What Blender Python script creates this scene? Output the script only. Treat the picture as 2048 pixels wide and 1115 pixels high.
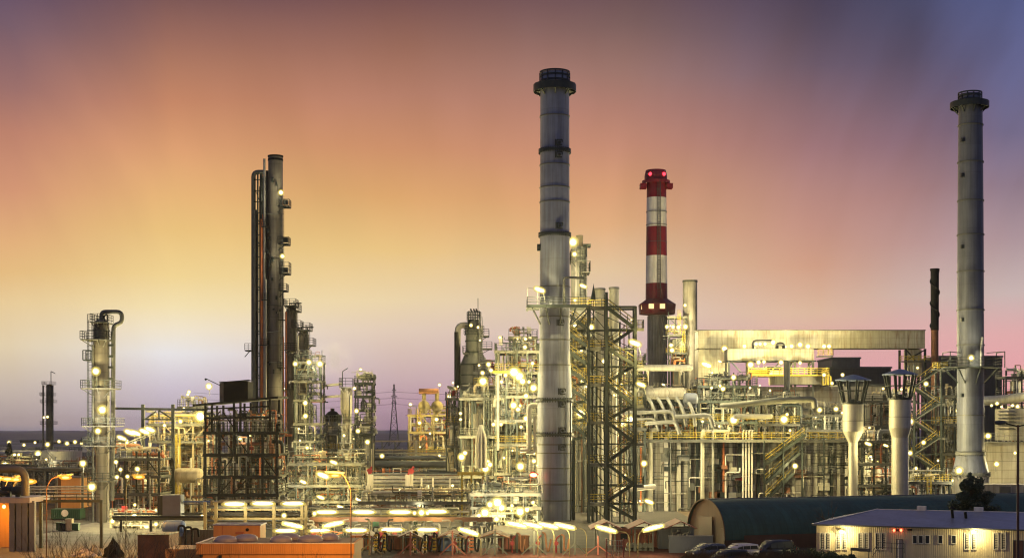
import bpy, math, random
from mathutils import Vector, Matrix
SC = bpy.context.scene
for o in list(bpy.data.objects): bpy.data.objects.remove(o)
COL = SC.collection

# ------------------------------------------------------------------ camera
F, H, HY, CX = 2800.0, 12.75, 860.0, 1024.0      # focal length in photo pixels, eye height, horizon row
cam_data = bpy.data.cameras.new("camera"); cam = bpy.data.objects.new("camera", cam_data); COL.objects.link(cam)
cam.location = (0, 0, H); cam.rotation_euler = (math.radians(90), 0, 0)
cam_data.sensor_width = 36; cam_data.lens = F/2048*36
cam_data.shift_y = (HY-557.5)/2048
cam_data.clip_start = 1; cam_data.clip_end = 30000
SC.camera = cam

# ------------------------------------------------------------------ dusk sky (world)
def lin(c): return tuple(((v/255)/12.92 if v/255 <= .04045 else ((v/255+.055)/1.055)**2.4) for v in c)
SKY = [  # azimuth position, then (elevation row, colour) of the dusk sky
 (30, [(0,(92,75,100)),(100,(120,94,106)),(220,(158,113,108)),(300,(190,131,110)),(400,(208,148,115)),(500,(224,174,123)),(560,(227,186,128)),(620,(232,203,153)),(700,(227,208,174)),(780,(200,184,172)),(850,(170,154,158)),(890,(140,134,150))]),
 (350,[(0,(112,80,83)),(100,(155,107,93)),(150,(174,120,97)),(220,(196,134,102)),(300,(214,155,111)),(400,(228,179,119)),(470,(234,194,126)),(560,(242,213,148)),(620,(245,226,178)),(660,(243,230,204)),(710,(233,229,230)),(780,(204,192,206)),(860,(168,152,172))]),
 (790,[(0,(122,84,82)),(100,(157,109,93)),(200,(186,130,108)),(300,(206,145,107)),(400,(222,168,111)),(500,(233,196,132)),(600,(235,212,170)),(660,(226,203,184)),(760,(200,172,176)),(800,(186,153,168)),(860,(158,128,150))]),
 (1230,[(0,(113,86,90)),(60,(130,100,98)),(150,(161,121,112)),(225,(182,130,115)),(300,(200,142,118)),(380,(214,157,118)),(450,(222,171,126)),(540,(225,194,156)),(620,(221,196,180)),(700,(206,178,180)),(800,(190,152,170))]),
 (1630,[(0,(73,65,87)),(80,(90,78,97)),(150,(108,90,106)),(220,(132,102,110)),(300,(154,114,117)),(380,(176,131,124)),(460,(193,144,130)),(540,(208,158,134)),(630,(221,184,158)),(690,(220,172,165)),(760,(218,160,166))]),
 (1810,[(0,(70,71,100)),(80,(82,78,104)),(150,(94,84,107)),(220,(114,95,113)),(300,(138,107,119)),(400,(166,126,124)),(500,(188,149,143)),(600,(207,178,167)),(680,(222,172,170)),(760,(226,162,168))]),
 (2018,[(0,(82,90,136)),(100,(98,102,146)),(200,(105,104,143)),(300,(114,105,134)),(400,(142,121,136)),(500,(175,150,156)),(600,(202,181,178)),(680,(226,172,172)),(760,(233,165,170))]),
]
wd = bpy.data.worlds.new("World"); SC.world = wd; wd.use_nodes = True
N, L = wd.node_tree.nodes, wd.node_tree.links
N.clear()
def nd(t, **k):
    n = N.new(t)
    for a, b in k.items(): setattr(n, a, b)
    return n
def mth(op, a, b=None, c=None):
    n = N.new('ShaderNodeMath'); n.operation = op
    for i, v in enumerate((a, b, c)):
        if v is None: continue
        if isinstance(v, (int, float)): n.inputs[i].default_value = v
        else: L.new(v, n.inputs[i])
    return n.outputs[0]
def rng01(v, a, b):
    m = nd('ShaderNodeMapRange'); m.interpolation_type = 'SMOOTHSTEP'; L.new(v, m.inputs[0]); m.inputs[1].default_value = a; m.inputs[2].default_value = b; return m.outputs[0]
tc = nd('ShaderNodeTexCoord'); sp = nd('ShaderNodeSeparateXYZ'); L.new(tc.outputs['Generated'], sp.inputs[0])
dx, dy, dz = sp.outputs
az = mth('ARCTAN2', dx, dy)
hor = mth('SQRT', mth('ADD', mth('MULTIPLY', dx, dx), mth('MULTIPLY', dy, dy)))
el = mth('DIVIDE', dz, mth('MAXIMUM', hor, .001))
# long-exposure cloud streaks: noise drawn out upwards, bending with azimuth
cx = nd('ShaderNodeCombineXYZ')
L.new(mth('ADD', mth('MULTIPLY', az, 20.0), mth('MULTIPLY', mth('MULTIPLY', az, el), -22.0)), cx.inputs[0]); L.new(mth('MULTIPLY', el, 5.0), cx.inputs[1])
nz = nd('ShaderNodeTexNoise'); nz.inputs['Scale'].default_value = 1.0; nz.inputs['Detail'].default_value = 3; nz.inputs['Roughness'].default_value = .5
L.new(cx.outputs[0], nz.inputs['Vector'])
streak = mth('SUBTRACT', nz.outputs['Fac'], .5)
cx2 = nd('ShaderNodeCombineXYZ'); L.new(mth('MULTIPLY', az, 9.0), cx2.inputs[0]); L.new(mth('MULTIPLY', el, 9.0), cx2.inputs[1])
nz2 = nd('ShaderNodeTexNoise'); nz2.inputs['Scale'].default_value = 1.0; nz2.inputs['Detail'].default_value = 2
L.new(cx2.outputs[0], nz2.inputs['Vector'])
blot = mth('SUBTRACT', nz2.outputs['Fac'], .5)
high = mth('MULTIPLY', mth('MINIMUM', mth('MAXIMUM', mth('SUBTRACT', el, .06), 0), .12), 8.3)
t = mth('DIVIDE', el, .32)
t = mth('ADD', t, mth('MULTIPLY', mth('ADD', mth('MULTIPLY', streak, .035), mth('MULTIPLY', blot, .07)), high))
prev = None; prevu = 0
for u, stops in SKY:
    rp = nd('ShaderNodeValToRGB'); L.new(t, rp.inputs[0])
    cr = rp.color_ramp
    st = sorted(((HY-y)/F/.32, c) for y, c in stops)
    while len(cr.elements) < len(st): cr.elements.new(.5)
    for e, (p, c) in zip(cr.elements, st):
        e.position = min(max(p, 0), 1); e.color = lin(c)+(1,)
    cr.interpolation = 'LINEAR'
    a1 = math.atan((u-CX)/F)
    if prev is None: prev = rp.outputs[0]
    else:
        mr = nd('ShaderNodeMapRange'); mr.interpolation_type = 'LINEAR'
        L.new(mth('ADD', az, mth('MULTIPLY', streak, .05)), mr.inputs[0]); mr.inputs[1].default_value = prevu; mr.inputs[2].default_value = a1
        mx = nd('ShaderNodeMixRGB'); L.new(mr.outputs[0], mx.inputs[0]); L.new(prev, mx.inputs[1]); L.new(rp.outputs[0], mx.inputs[2])
        prev = mx.outputs[0]
    prevu = a1
# brightness of the streaks
hv = nd('ShaderNodeHueSaturation'); L.new(prev, hv.inputs['Color'])
L.new(mth('ADD', 1.0, mth('MULTIPLY', mth('ADD', mth('MULTIPLY', streak, mth('ADD', .34, mth('MULTIPLY', rng01(az, -.05, .3), .4))), mth('MULTIPLY', blot, .28)), mth('ADD', mth('POWER', high, 1.5), .06))), hv.inputs['Value'])
prev = hv.outputs[0]
# zenith and the blue half of the dusk sky behind the camera
def blend(fac, a, col):
    mx = nd('ShaderNodeMixRGB'); L.new(fac, mx.inputs[0]); L.new(a, mx.inputs[1]); mx.inputs[2].default_value = col+(1,); return mx.outputs[0]
prev = blend(rng01(el, .33, 1.2), prev, (.10, .11, .20))
prev = blend(rng01(mth('ABSOLUTE', az), .55, 1.7), prev, (.125, .14, .235))
bg = nd('ShaderNodeBackground'); L.new(prev, bg.inputs[0]); bg.inputs[1].default_value = 1.0
ow = nd('ShaderNodeOutputWorld'); L.new(bg.outputs[0], ow.inputs[0])
try: wd.cycles.sampling_method = 'MANUAL'; wd.cycles.sample_map_resolution = 512
except Exception: pass

# ------------------------------------------------------------------ exposure, renderer
vs = SC.view_settings; vs.view_transform = 'Standard'; vs.look = 'None'; vs.exposure = 0; vs.gamma = 1; vs.use_curve_mapping = False
cy = SC.cycles
try:
    cy.use_denoising = True; cy.denoiser = 'OPENIMAGEDENOISE'; cy.use_light_tree = True; cy.use_adaptive_sampling = False; cy.sample_clamp_direct = 12; cy.filter_width = 1.2
    cy.max_bounces = 5; cy.diffuse_bounces = 2; cy.glossy_bounces = 3; cy.transmission_bounces = 3; cy.sample_clamp_indirect = 4; cy.caustics_reflective = False; cy.caustics_refractive = False
except Exception as e: print(e)

# ------------------------------------------------------------------ helpers: photo geometry to metres
def X(px, D): return (px-CX)/F*D
def Z(py, D): return H-(py-HY)/F*D
def S(D): return D/F

# ------------------------------------------------------------------ materials
MATS = {}
def mat(name, col, rough=.6, metal=0., var=.18, scale=.7, streak=0., seam=None, seam_dark=.45, rust=0., bump=0., corr=None):
    m = bpy.data.materials.new(name); m.use_nodes = True; nt = m.node_tree; n, l = nt.nodes, nt.links
    b = n['Principled BSDF']; b.inputs['Roughness'].default_value = rough; b.inputs['Metallic'].default_value = metal
    geo = n.new('ShaderNodeNewGeometry')
    def noise(sx, sy, sz, det=4):
        mp = n.new('ShaderNodeMapping'); mp.inputs['Scale'].default_value = (sx, sy, sz); l.new(geo.outputs['Position'], mp.inputs[0])
        t = n.new('ShaderNodeTexNoise'); t.inputs['Scale'].default_value = 1; t.inputs['Detail'].default_value = det; t.inputs['Roughness'].default_value = .62; l.new(mp.outputs[0], t.inputs['Vector']); return t.outputs['Fac']
    def ramp(src, p0, p1, c0, c1):
        r = n.new('ShaderNodeValToRGB'); l.new(src, r.inputs[0]); e = r.color_ramp.elements
        e[0].position = p0; e[1].position = p1; e[0].color = tuple(c0)+(1,); e[1].color = tuple(c1)+(1,); return r.outputs[0]
    def mul(a, c, fac=1.0):
        x = n.new('ShaderNodeMixRGB'); x.blend_type = 'MULTIPLY'; x.inputs[0].default_value = fac; l.new(a, x.inputs[1]); l.new(c, x.inputs[2]); return x.outputs[0]
    nf = noise(scale, scale, scale)
    c = ramp(nf, .3, .7, [v*(1-var) for v in col], [min(1, v*(1+var)) for v in col])
    if streak:
        s = ramp(noise(2.2, 2.2, .10, 3), .42, .68, (1, 1, 1), (1-streak, 1-streak*1.05, 1-streak*1.1)); c = mul(c, s)
    if rust:
        rf = n.new('ShaderNodeValToRGB'); l.new(noise(1.1, 1.1, .16, 5), rf.inputs[0]); e = rf.color_ramp.elements; e[0].position = .60-.08*rust; e[1].position = .74
        x = n.new('ShaderNodeMixRGB'); l.new(rf.outputs[0], x.inputs[0]); l.new(c, x.inputs[1]); x.inputs[2].default_value = (.16, .07, .03, 1); c = x.outputs[0]
    if seam:
        s3 = n.new('ShaderNodeSeparateXYZ'); l.new(geo.outputs['Position'], s3.inputs[0])
        a = n.new('ShaderNodeMath'); a.operation = 'ADD'; l.new(s3.outputs[0], a.inputs[0]); l.new(s3.outputs[1], a.inputs[1])
        cb = n.new('ShaderNodeCombineXYZ'); l.new(a.outputs[0], cb.inputs[0]); l.new(s3.outputs[2], cb.inputs[1])
        br = n.new('ShaderNodeTexBrick'); br.offset = 0; br.squash = 1; l.new(cb.outputs[0], br.inputs['Vector'])
        br.inputs['Scale'].default_value = 1; br.inputs['Brick Width'].default_value = seam[0]; br.inputs['Row Height'].default_value = seam[1]
        br.inputs['Mortar Size'].default_value = .045; br.inputs['Mortar Smooth'].default_value = .2
        br.inputs['Color1'].default_value = (1, 1, 1, 1); br.inputs['Color2'].default_value = (.86, .86, .84, 1); br.inputs['Mortar'].default_value = (seam_dark,)*3+(1,)
        c = mul(c, br.outputs['Color'])
    l.new(c, b.inputs['Base Color'])
    rr = n.new('ShaderNodeMapRange'); l.new(nf, rr.inputs[0]); rr.inputs[3].default_value = max(.05, rough-.12); rr.inputs[4].default_value = min(1, rough+.12); l.new(rr.outputs[0], b.inputs['Roughness'])
    if bump:
        bp = n.new('ShaderNodeBump'); bp.inputs['Strength'].default_value = bump; bp.inputs['Distance'].default_value = .05; l.new(noise(3, 3, 3), bp.inputs['Height']); l.new(bp.outputs[0], b.inputs['Normal'])
    if name in ('apron', 'earth', 'asphalt', 'redground', 'fieldmat', 'hillmat'): b.inputs['Specular IOR Level'].default_value = .08
    if name == 'black': b.inputs['Specular IOR Level'].default_value = .15
    MATS[name] = m; return m
def glow(name, col, power):
    m = bpy.data.materials.new(name); m.use_nodes = True; nt = m.node_tree; nt.nodes.clear()
    e = nt.nodes.new('ShaderNodeEmission'); e.inputs[0].default_value = tuple(col)+(1,); e.inputs[1].default_value = power
    o = nt.nodes.new('ShaderNodeOutputMaterial'); nt.links.new(e.outputs[0], o.inputs[0]); m.cycles.emission_sampling = 'NONE'; MATS[name] = m; return m
mat('pale', (.50, .48, .40), .42, .35, .15, .5, streak=.25)
mat('clad', (.46, .43, .36), .5, .15, .14, .3, streak=.3, seam=(2.4, 1.5), rust=.3)
mat('galv', (.27, .27, .255), .45, .4, .2, .8, streak=.15)
mat('dull', (.10, .102, .094), .55, .3, .25, .8)
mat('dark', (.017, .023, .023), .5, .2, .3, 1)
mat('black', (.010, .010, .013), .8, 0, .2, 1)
mat('rusty', (.20, .085, .045), .8, 0, .35, .9, streak=.3)
mat('orange', (.42, .13, .045), .55, 0, .2, .8)
mat('yellow', (.50, .37, .045), .5, 0, .15, 1)
mat('red', (.20, .007, .016), .5, 0, .15, .6, streak=.2)
mat('white', (.80, .75, .67), .5, 0, .1, .6, streak=.25)
mat('beige', (.48, .40, .26), .6, 0, .18, .5, streak=.3)
mat('brass', (.20, .16, .075), .6, .1, .2, .6, streak=.25)
mat('concrete', (.27, .255, .24), .85, 0, .22, .35, streak=.35, bump=.2)
mat('chimney', (.225, .24, .31), .42, .25, .14, .3, streak=.32, seam=(900, 5.3), seam_dark=.8)
mat('column', (.15, .135, .115), .5, .15, .18, .4, streak=.3, seam=(900, 2.6), seam_dark=.6)
mat('darkchimney', (.13, .14, .175), .45, .2, .16, .3, streak=.32, seam=(900, 4.6), seam_dark=.8)
mat('panel', (.33, .315, .285), .6, 0, .2, .4, streak=.55, seam=(.95, 1.02), seam_dark=.35, rust=.4)
mat('gallery', (.46, .43, .33), .55, .1, .12, .3, streak=.35, seam=(1.25, 1.25), seam_dark=.72, rust=.8)
mat('blue', (.06, .12, .30), .4, 0, .2, .5)
mat('hatblue', (.10, .14, .24), .45, .2, .15, .6)
mat('bluegrey', (.10, .11, .14), .5, 0, .2, .5)
mat('darkbuild', (.075, .07, .065), .7, 0, .15, .2, streak=.25, seam=(2.5, 30), seam_dark=.6)
mat('deck', (.085, .085, .08), .75, .2, .3, 1.2)
mat('brownbeam', (.11, .05, .035), .7, 0, .2, .5, streak=.2)
mat('pink', (.27, .085, .07), .65, 0, .2, .7, streak=.25)
mat('tealroof', (.024, .082, .074), .75, 0, .25, .25, streak=.2, seam=(1.1, 40), seam_dark=.7)
mat('tan', (.12, .062, .034), .8, 0, .15, .4, streak=.2)
mat('doorbrown', (.09, .04, .03), .7, 0, .2, .8)
mat('orangewall', (.60, .29, .085), .7, 0, .08, .4, streak=.12)
mat('roofgrey', (.26, .25, .30), .5, .1, .15, .4, streak=.15)
mat('sheetroof', (.33, .33, .42), .38, .35, .1, .3, streak=.15, seam=(.55, 99), seam_dark=.9)
mat('cream', (.62, .52, .34), .65, 0, .08, .3, streak=.2)
mat('glass', (.03, .035, .045), .08, 0, .1, 1)
mat('blind', (.35, .31, .26), .6, 0, .1, 1)
mat('carwhite', (.55, .50, .50), .25, .1, .05, 1)
mat('cardark', (.02, .024, .04), .2, .3, .05, 1)
mat('carsilver', (.10, .105, .13), .28, .5, .05, 1)
mat('rubber', (.015, .015, .015), .8, 0, .2, 1)
mat('bark', (.06, .045, .035), .9, 0, .3, 2)
mat('needles', (.022, .045, .024), .7, 0, .45, 1.5)
mat('bush', (.07, .085, .022), .7, 0, .45, 1.5)
mat('scrub', (.085, .05, .026), .9, 0, .4, 1)
mat('green', (.012, .055, .028), .6, 0, .2, 1)
mat('redground', (.085, .03, .026), .9, 0, .3, .3)
mat('apron', (.16, .145, .125), .9, 0, .3, .3, streak=.2, bump=.2)
mat('asphalt', (.055, .05, .048), .85, 0, .3, .25, bump=.3)
mat('earth', (.085, .062, .045), .95, 0, .45, .12, bump=.4)
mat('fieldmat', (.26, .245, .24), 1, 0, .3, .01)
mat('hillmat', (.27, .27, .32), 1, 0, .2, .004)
LW = (1.0, .83, .36)
glow('lamp', (1, .88, .58), 14); glow('lamp_soft', (1, .88, .55), 12); glow('lamp_tube', (1, .9, .58), 14); glow('sodium', (1, .62, .16), 6)
glow('beacon', (1, .03, .05), 5); glow('lit_window', (1, .72, .30), 1.6); glow('lamp_red', (1, .10, .04), 25); glow('sign_red', (1, .12, .05), 8)

# ------------------------------------------------------------------ mesh builder
def halo_mat(name, col, power, clear):
    # added halo shell round a lamp: part clear, part glowing, imitates bloom
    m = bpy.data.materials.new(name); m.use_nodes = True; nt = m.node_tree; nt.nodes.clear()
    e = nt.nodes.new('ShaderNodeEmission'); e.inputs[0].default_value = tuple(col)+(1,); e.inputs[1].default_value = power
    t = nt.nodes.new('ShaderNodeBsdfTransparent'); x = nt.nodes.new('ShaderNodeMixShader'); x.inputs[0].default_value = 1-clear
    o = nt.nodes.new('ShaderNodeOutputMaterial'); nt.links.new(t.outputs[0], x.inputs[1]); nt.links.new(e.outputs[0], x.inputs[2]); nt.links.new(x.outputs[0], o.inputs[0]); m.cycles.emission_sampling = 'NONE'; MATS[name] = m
halo_mat('lamp_halo', (1, .82, .24), 2.2, .5); halo_mat('outer_halo', (1, .76, .16), 1.0, .74); halo_mat('sodium_halo', (1, .36, .03), 2.0, .5)
LIGHTS = {}
def light(parent, loc, power, col, radius=.06):
    k = (round(power), col)
    if k not in LIGHTS:
        d = bpy.data.lights.new('lamp_light', 'POINT'); d.energy = power; d.color = col; d.shadow_soft_size = radius; LIGHTS[k] = d
    o = bpy.data.objects.new('lamp_light', LIGHTS[k]); COL.objects.link(o); o.parent = parent; o.location = loc; return o
SODIUM = (1, .42, .05)

class MB:
    def __init__(s): s.v = []; s.f = []; s.sm = []
    def quad(s, *p, smooth=False):
        k = len(s.v); s.v += [tuple(q) for q in p]; s.f.append(tuple(range(k, k+len(p)))); s.sm.append(smooth); return s
    def box(s, c, d, rz=0.):
        x, y, z = d[0]/2, d[1]/2, d[2]/2; k = len(s.v); ca, sa = math.cos(rz), math.sin(rz)
        for i in (-x, x):
            for j in (-y, y):
                for w in (-z, z): s.v.append((c[0]+i*ca-j*sa, c[1]+i*sa+j*ca, c[2]+w))
        for q in ((0, 1, 3, 2), (4, 6, 7, 5), (0, 4, 5, 1), (2, 3, 7, 6), (0, 2, 6, 4), (1, 5, 7, 3)):
            s.f.append(tuple(k+a for a in q)); s.sm.append(False)
        return s
    def span(s, x0, x1, y0, y1, z0, z1): return s.box(((x0+x1)/2, (y0+y1)/2, (z0+z1)/2), (abs(x1-x0), abs(y1-y0), abs(z1-z0)))
    def bar(s, p, q, w, h=None):
        h = h or w; p, q = Vector(p), Vector(q); d = q-p
        if d.length < 1e-5: return s
        d.normalize(); u = Vector((0, 0, 1)) if abs(d.z) < .95 else Vector((0, 1, 0))
        a = d.cross(u).normalized()*(w/2); b = a.cross(d).normalized()*(h/2); k = len(s.v)
        for e in (p, q):
            for i, j in ((-1, -1), (1, -1), (1, 1), (-1, 1)): s.v.append(tuple(e+a*i+b*j))
        for i in range(4): s.f.append((k+i, k+(i+1) % 4, k+4+(i+1) % 4, k+4+i)); s.sm.append(False)
        s.f.append((k+3, k+2, k+1, k)); s.f.append((k+4, k+5, k+6, k+7)); s.sm += [False]*2
        return s
    def tube(s, p, q, r, r2=None, n=10):
        return s.path([p, q], r, n=n, r2=r2)
    def path(s, pts, r, n=8, bend=None, r2=None):
        P0 = [Vector(p) for p in pts]; out = [P0[0]]; bend = bend or 2.6*r
        for i in range(1, len(P0)-1):
            a, b, c = P0[i-1], P0[i], P0[i+1]; u, w = (a-b), (c-b); lim = min(bend, u.length*.49, w.length*.49)
            if lim < 1e-4: out.append(b); continue
            u = u.normalized()*lim; w = w.normalized()*lim
            for t in (0, .25, .5, .75, 1): out.append(b+u*(1-t)**2+w*t**2)
        out.append(P0[-1]); rings = []; d0 = (out[1]-out[0]).normalized()
        ref = Vector((0, 0, 1)) if abs(d0.z) < .9 else Vector((1, 0, 0)); a = d0.cross(ref).normalized()
        m = len(out)
        for i, p in enumerate(out):
            d = (out[min(i+1, m-1)]-out[max(i-1, 0)])
            if d.length < 1e-6: d = d0
            d.normalize(); a = (a-d*a.dot(d))
            a = a.normalized() if a.length > 1e-5 else d.orthogonal().normalized()
            b = d.cross(a); rr = r if r2 is None else r+(r2-r)*i/(m-1)
            k = len(s.v); rings.append(k)
            for j in range(n):
                t = 2*math.pi*j/n; s.v.append(tuple(p+a*(rr*math.cos(t))+b*(rr*math.sin(t))))
        for i in range(m-1):
            k, k2 = rings[i], rings[i+1]
            for j in range(n): s.f.append((k+j, k+(j+1) % n, k2+(j+1) % n, k2+j)); s.sm.append(True)
        for kk, rev in ((rings[0], True), (rings[-1], False)):
            k = len(s.v); s.v += s.v[kk:kk+n]; q = list(range(k, k+n)); s.f.append(tuple(q[::-1] if rev else q)); s.sm.append(False)
        return s
    def lathe(s, prof, c, n=24, axis='z', a0=0., sharp=True):
        # prof: (radius, height); each segment gets its own ring so edges stay crisp unless nearly straight
        def pt(r, h, t):
            x, y = r*math.cos(t), r*math.sin(t)
            if axis == 'z': return (c[0]+x, c[1]+y, c[2]+h)
            if axis == 'x': return (c[0]+h, c[1]+x, c[2]+y)
            return (c[0]+x, c[1]+h, c[2]+y)
        full = True
        for i in range(len(prof)-1):
            (r0, h0), (r1, h1) = prof[i], prof[i+1]; k = len(s.v)
            for r, h in ((r0, h0), (r1, h1)):
                for j in range(n): s.v.append(pt(r, h, a0+2*math.pi*j/n))
            for j in range(n):
                a, b = k+j, k+(j+1) % n
                if r0 < 1e-6: s.f.append((a, n+b, n+a) if axis != 'z' else (a, n+b, n+a))
                elif r1 < 1e-6: s.f.append((a, b, n+a))
                else: s.f.append((a, b, n+b, n+a))
                s.sm.append(n > 9)
        return s
    def sphere(s, c, r, n=8, m=5, sx=1, sy=1, sz=1):
        k = len(s.v)
        for i in range(m+1):
            ph = math.pi*i/m
            for j in range(n):
                t = 2*math.pi*j/n; s.v.append((c[0]+r*sx*math.sin(ph)*math.cos(t), c[1]+r*sy*math.sin(ph)*math.sin(t), c[2]+r*sz*math.cos(ph)))
        for i in range(m):
            for j in range(n):
                a, b = k+i*n+j, k+i*n+(j+1) % n
                s.f.append((a, a+n, b+n, b)); s.sm.append(True)
        return s
    def capsule(s, p, q, r, n=14, m=11):
        p, q = Vector(p), Vector(q); d = q-p; a = d.normalized().orthogonal().normalized(); b = d.normalized().cross(a); k = len(s.v)
        for i in range(m+1):
            t = -math.cos(math.pi*i/m); rr = max(.002, r*math.sqrt(max(0., 1-abs(t)**3))); c = p+d*((t+1)/2)
            for j in range(n): w = 2*math.pi*j/n; s.v.append(tuple(c+a*(rr*math.cos(w))+b*(rr*math.sin(w))))
        for i in range(m):
            for j in range(n): s.f.append((k+i*n+j, k+i*n+(j+1) % n, k+(i+1)*n+(j+1) % n, k+(i+1)*n+j)); s.sm.append(True)
        return s
    def rail(s, pts, h=1.1, w=.055, gap=1.6, nb=3, closed=False, kick=True):
        P0 = [Vector(p) for p in pts]
        if closed: P0.append(P0[0])
        for a, b in zip(P0, P0[1:]):
            ln = (b-a).length
            if ln < .05: continue
            k = max(1, round(ln/gap))
            for i in range(k+1):
                q = a.lerp(b, i/k); s.bar(q, q+Vector((0, 0, h)), w)
            for i in range(nb):
                z = Vector((0, 0, h*(i+1)/nb)); s.bar(a+z, b+z, w)
        return s
    def ladder(s, x, y, z0, z1, wide=.5, cage=True, dirx=0):
        ax = Vector((1, 0, 0)) if not dirx else Vector((0, 1, 0)); o = Vector((x, y, 0))
        for e in (-1, 1): s.bar(o+ax*(e*wide/2)+Vector((0, 0, z0)), o+ax*(e*wide/2)+Vector((0, 0, z1)), .06)
        k = int((z1-z0)/.4)
        for i in range(k): s.bar(o-ax*wide/2+Vector((0, 0, z0+.4*i)), o+ax*wide/2+Vector((0, 0, z0+.4*i)), .04)
        if cage:
            back = Vector((0, -1, 0)) if not dirx else Vector((dirx, 0, 0)); z = z0+2.2
            loop = [ax*(-.38), ax*(-.3)+back*.5, back*.7, ax*.3+back*.5, ax*.38]
            while z < z1+.9:
                for a, b in zip(loop, loop[1:]): s.bar(o+a+Vector((0, 0, z)), o+b+Vector((0, 0, z)), .045)
                z += 1.1
            for a in loop: s.bar(o+a+Vector((0, 0, z0+2.2)), o+a+Vector((0, 0, min(z1+.9, z-1.1))), .04)
        return s
    def build(s, name, m, parent=None):
        off = Vector((0, 0, 0)); q = parent
        while q is not None: off += q.location; q = q.parent
        me = bpy.data.meshes.new(name); me.from_pydata([(a-off.x, b-off.y, c-off.z) for a, b, c in s.v], [], s.f)
        me.polygons.foreach_set('use_smooth', s.sm); me.materials.append(MATS[m]); me.update()
        o = bpy.data.objects.new(name, me); COL.objects.link(o)
        if parent is not None: o.parent = parent
        return o
def tag(o, label, cat, group=None, kind=None):
    if label: o['label'] = label
    if cat: o['category'] = cat
    if group: o['group'] = group
    if kind: o['kind'] = kind
    return o
def thing(name, label, cat, loc, group=None):
    o = bpy.data.objects.new(name, None); COL.objects.link(o); o.location = loc; o.empty_display_size = .5
    return tag(o, label, cat, group)
def solo(mb, name, m, label, cat, group=None):
    """a thing that is one mesh: origin moved to its base centre"""
    xs, ys, zs = zip(*mb.v); b = Vector(((min(xs)+max(xs))/2, (min(ys)+max(ys))/2, min(zs)))
    mb.v = [(x-b.x, y-b.y, z-b.z) for x, y, z in mb.v]
    o = mb.build(name, m); o.location = b; return tag(o, label, cat, group)
def dup(o, loc, rz=0., sc=1., label=None, group=None):
    r = o.copy(); COL.objects.link(r); r.location = loc; r.rotation_euler = (0, 0, rz); r.scale = (sc,)*3
    if label: r['label'] = label
    if group: r['group'] = group
    for ch in list(o.children):
        c = ch.copy(); COL.objects.link(c); c.parent = r
        for g in ch.children:
            d = g.copy(); COL.objects.link(d); d.parent = c
    return r
ORD = ['first', 'second', 'third', 'fourth', 'fifth', 'sixth', 'seventh', 'eighth', 'ninth', 'tenth', 'eleventh', 'twelfth', 'thirteenth', 'fourteenth', 'fifteenth', 'sixteenth', 'seventeenth', 'eighteenth', 'nineteenth', 'twentieth']
def nth(i, n):
    return 'only' if n == 1 else 'leftmost' if i == 0 else 'rightmost' if i == n-1 else ORD[i] + ' from left'

# ------------------------------------------------------------------ the setting: ground, yards, hills
def structure(mb, name, m): o = mb.build(name, m); o['kind'] = 'structure'; return o
structure(MB().quad((-9000, -200, 0), (9000, -200, 0), (9000, 14000, 0), (-9000, 14000, 0)), 'ground', 'earth')
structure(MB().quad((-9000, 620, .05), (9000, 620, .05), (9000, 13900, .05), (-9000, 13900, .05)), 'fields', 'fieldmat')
structure(MB().quad((-70, 128, .004), (26, 128, .004), (26, 330, .004), (-70, 330, .004)), 'yard', 'asphalt')
structure(MB().quad((-12, 136, .008), (20.5, 136, .008), (20.5, 152, .008), (-12, 152, .008)), 'loading_pavement', 'redground')
structure(MB().quad((-58, 140, .008), (-36, 140, .008), (-36, 205, .008), (-58, 205, .008)), 'concrete_apron', 'apron')
structure(MB().quad((17, 131, .012), (30, 131, .012), (30, 142, .012), (17, 142, .012)), 'car_park', 'asphalt')
hm = MB(); R = random.Random(3)
xs = [-4500+150*i for i in range(61)]; hs = [14+5*math.sin(i*.35)+3*math.sin(i*.9+1)+R.uniform(-1, 1) for i in range(61)]
for i in range(60):
    hm.quad((xs[i], 6500, 0), (xs[i+1], 6500, 0), (xs[i+1], 7200, hs[i+1]), (xs[i], 7200, hs[i]), smooth=True)
    hm.quad((xs[i], 7200, hs[i]), (xs[i+1], 7200, hs[i+1]), (xs[i+1], 9000, hs[i+1]*.6), (xs[i], 9000, hs[i]*.6), smooth=True)
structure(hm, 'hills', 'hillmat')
# ------------------------------------------------------------------ chimneys and stacks
def hatch(root, px, py, D, rpx, cxpx, size=.75):
    """square inspection frame with a round lid on the side of a shell facing the camera"""
    x = X(px, D); r = rpx*S(D); ox = x-X(cxpx, D); y = D-math.sqrt(max(.01, r*r-ox*ox))-.10; z = Z(py, D); s = size/2
    m = MB()
    for a, b in (((-s, -s), (s, -s)), ((-s, s), (s, s)), ((-s, -s), (-s, s)), ((s, -s*.1), (s, s)), ((-s*1.5, -s*1.2), (-s*1.5, s*1.2))):
        m.bar((x+a[0], y-.05, z+a[1]), (x+b[0], y-.05, z+b[1]), .14)
    m.lathe([(0, -.12), (s*.55, -.12), (s*.55, .2)], (x, y, z), n=10, axis='y')
    m.build('inspection_hatch', 'dark', root)
def flange(root, cx, D, py, rpx, teeth=True, h=.30, out=.22, m='dark'):
    x = X(cx, D); z = Z(py, D); r = rpx*S(D); b = MB()
    b.lathe([(r-.02, -h/2), (r+out, -h/2), (r+out, h/2), (r-.02, h/2)], (x, D, z), n=40)
    if teeth:
        for k in range(44):
            t = 2*math.pi*k/44; b.box((x+(r+out*.7)*math.cos(t), D+(r+out*.7)*math.sin(t), z), (.13, .13, h+.34), t)
    b.build('flange_ring' if teeth else 'band_ring', m, root)
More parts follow.
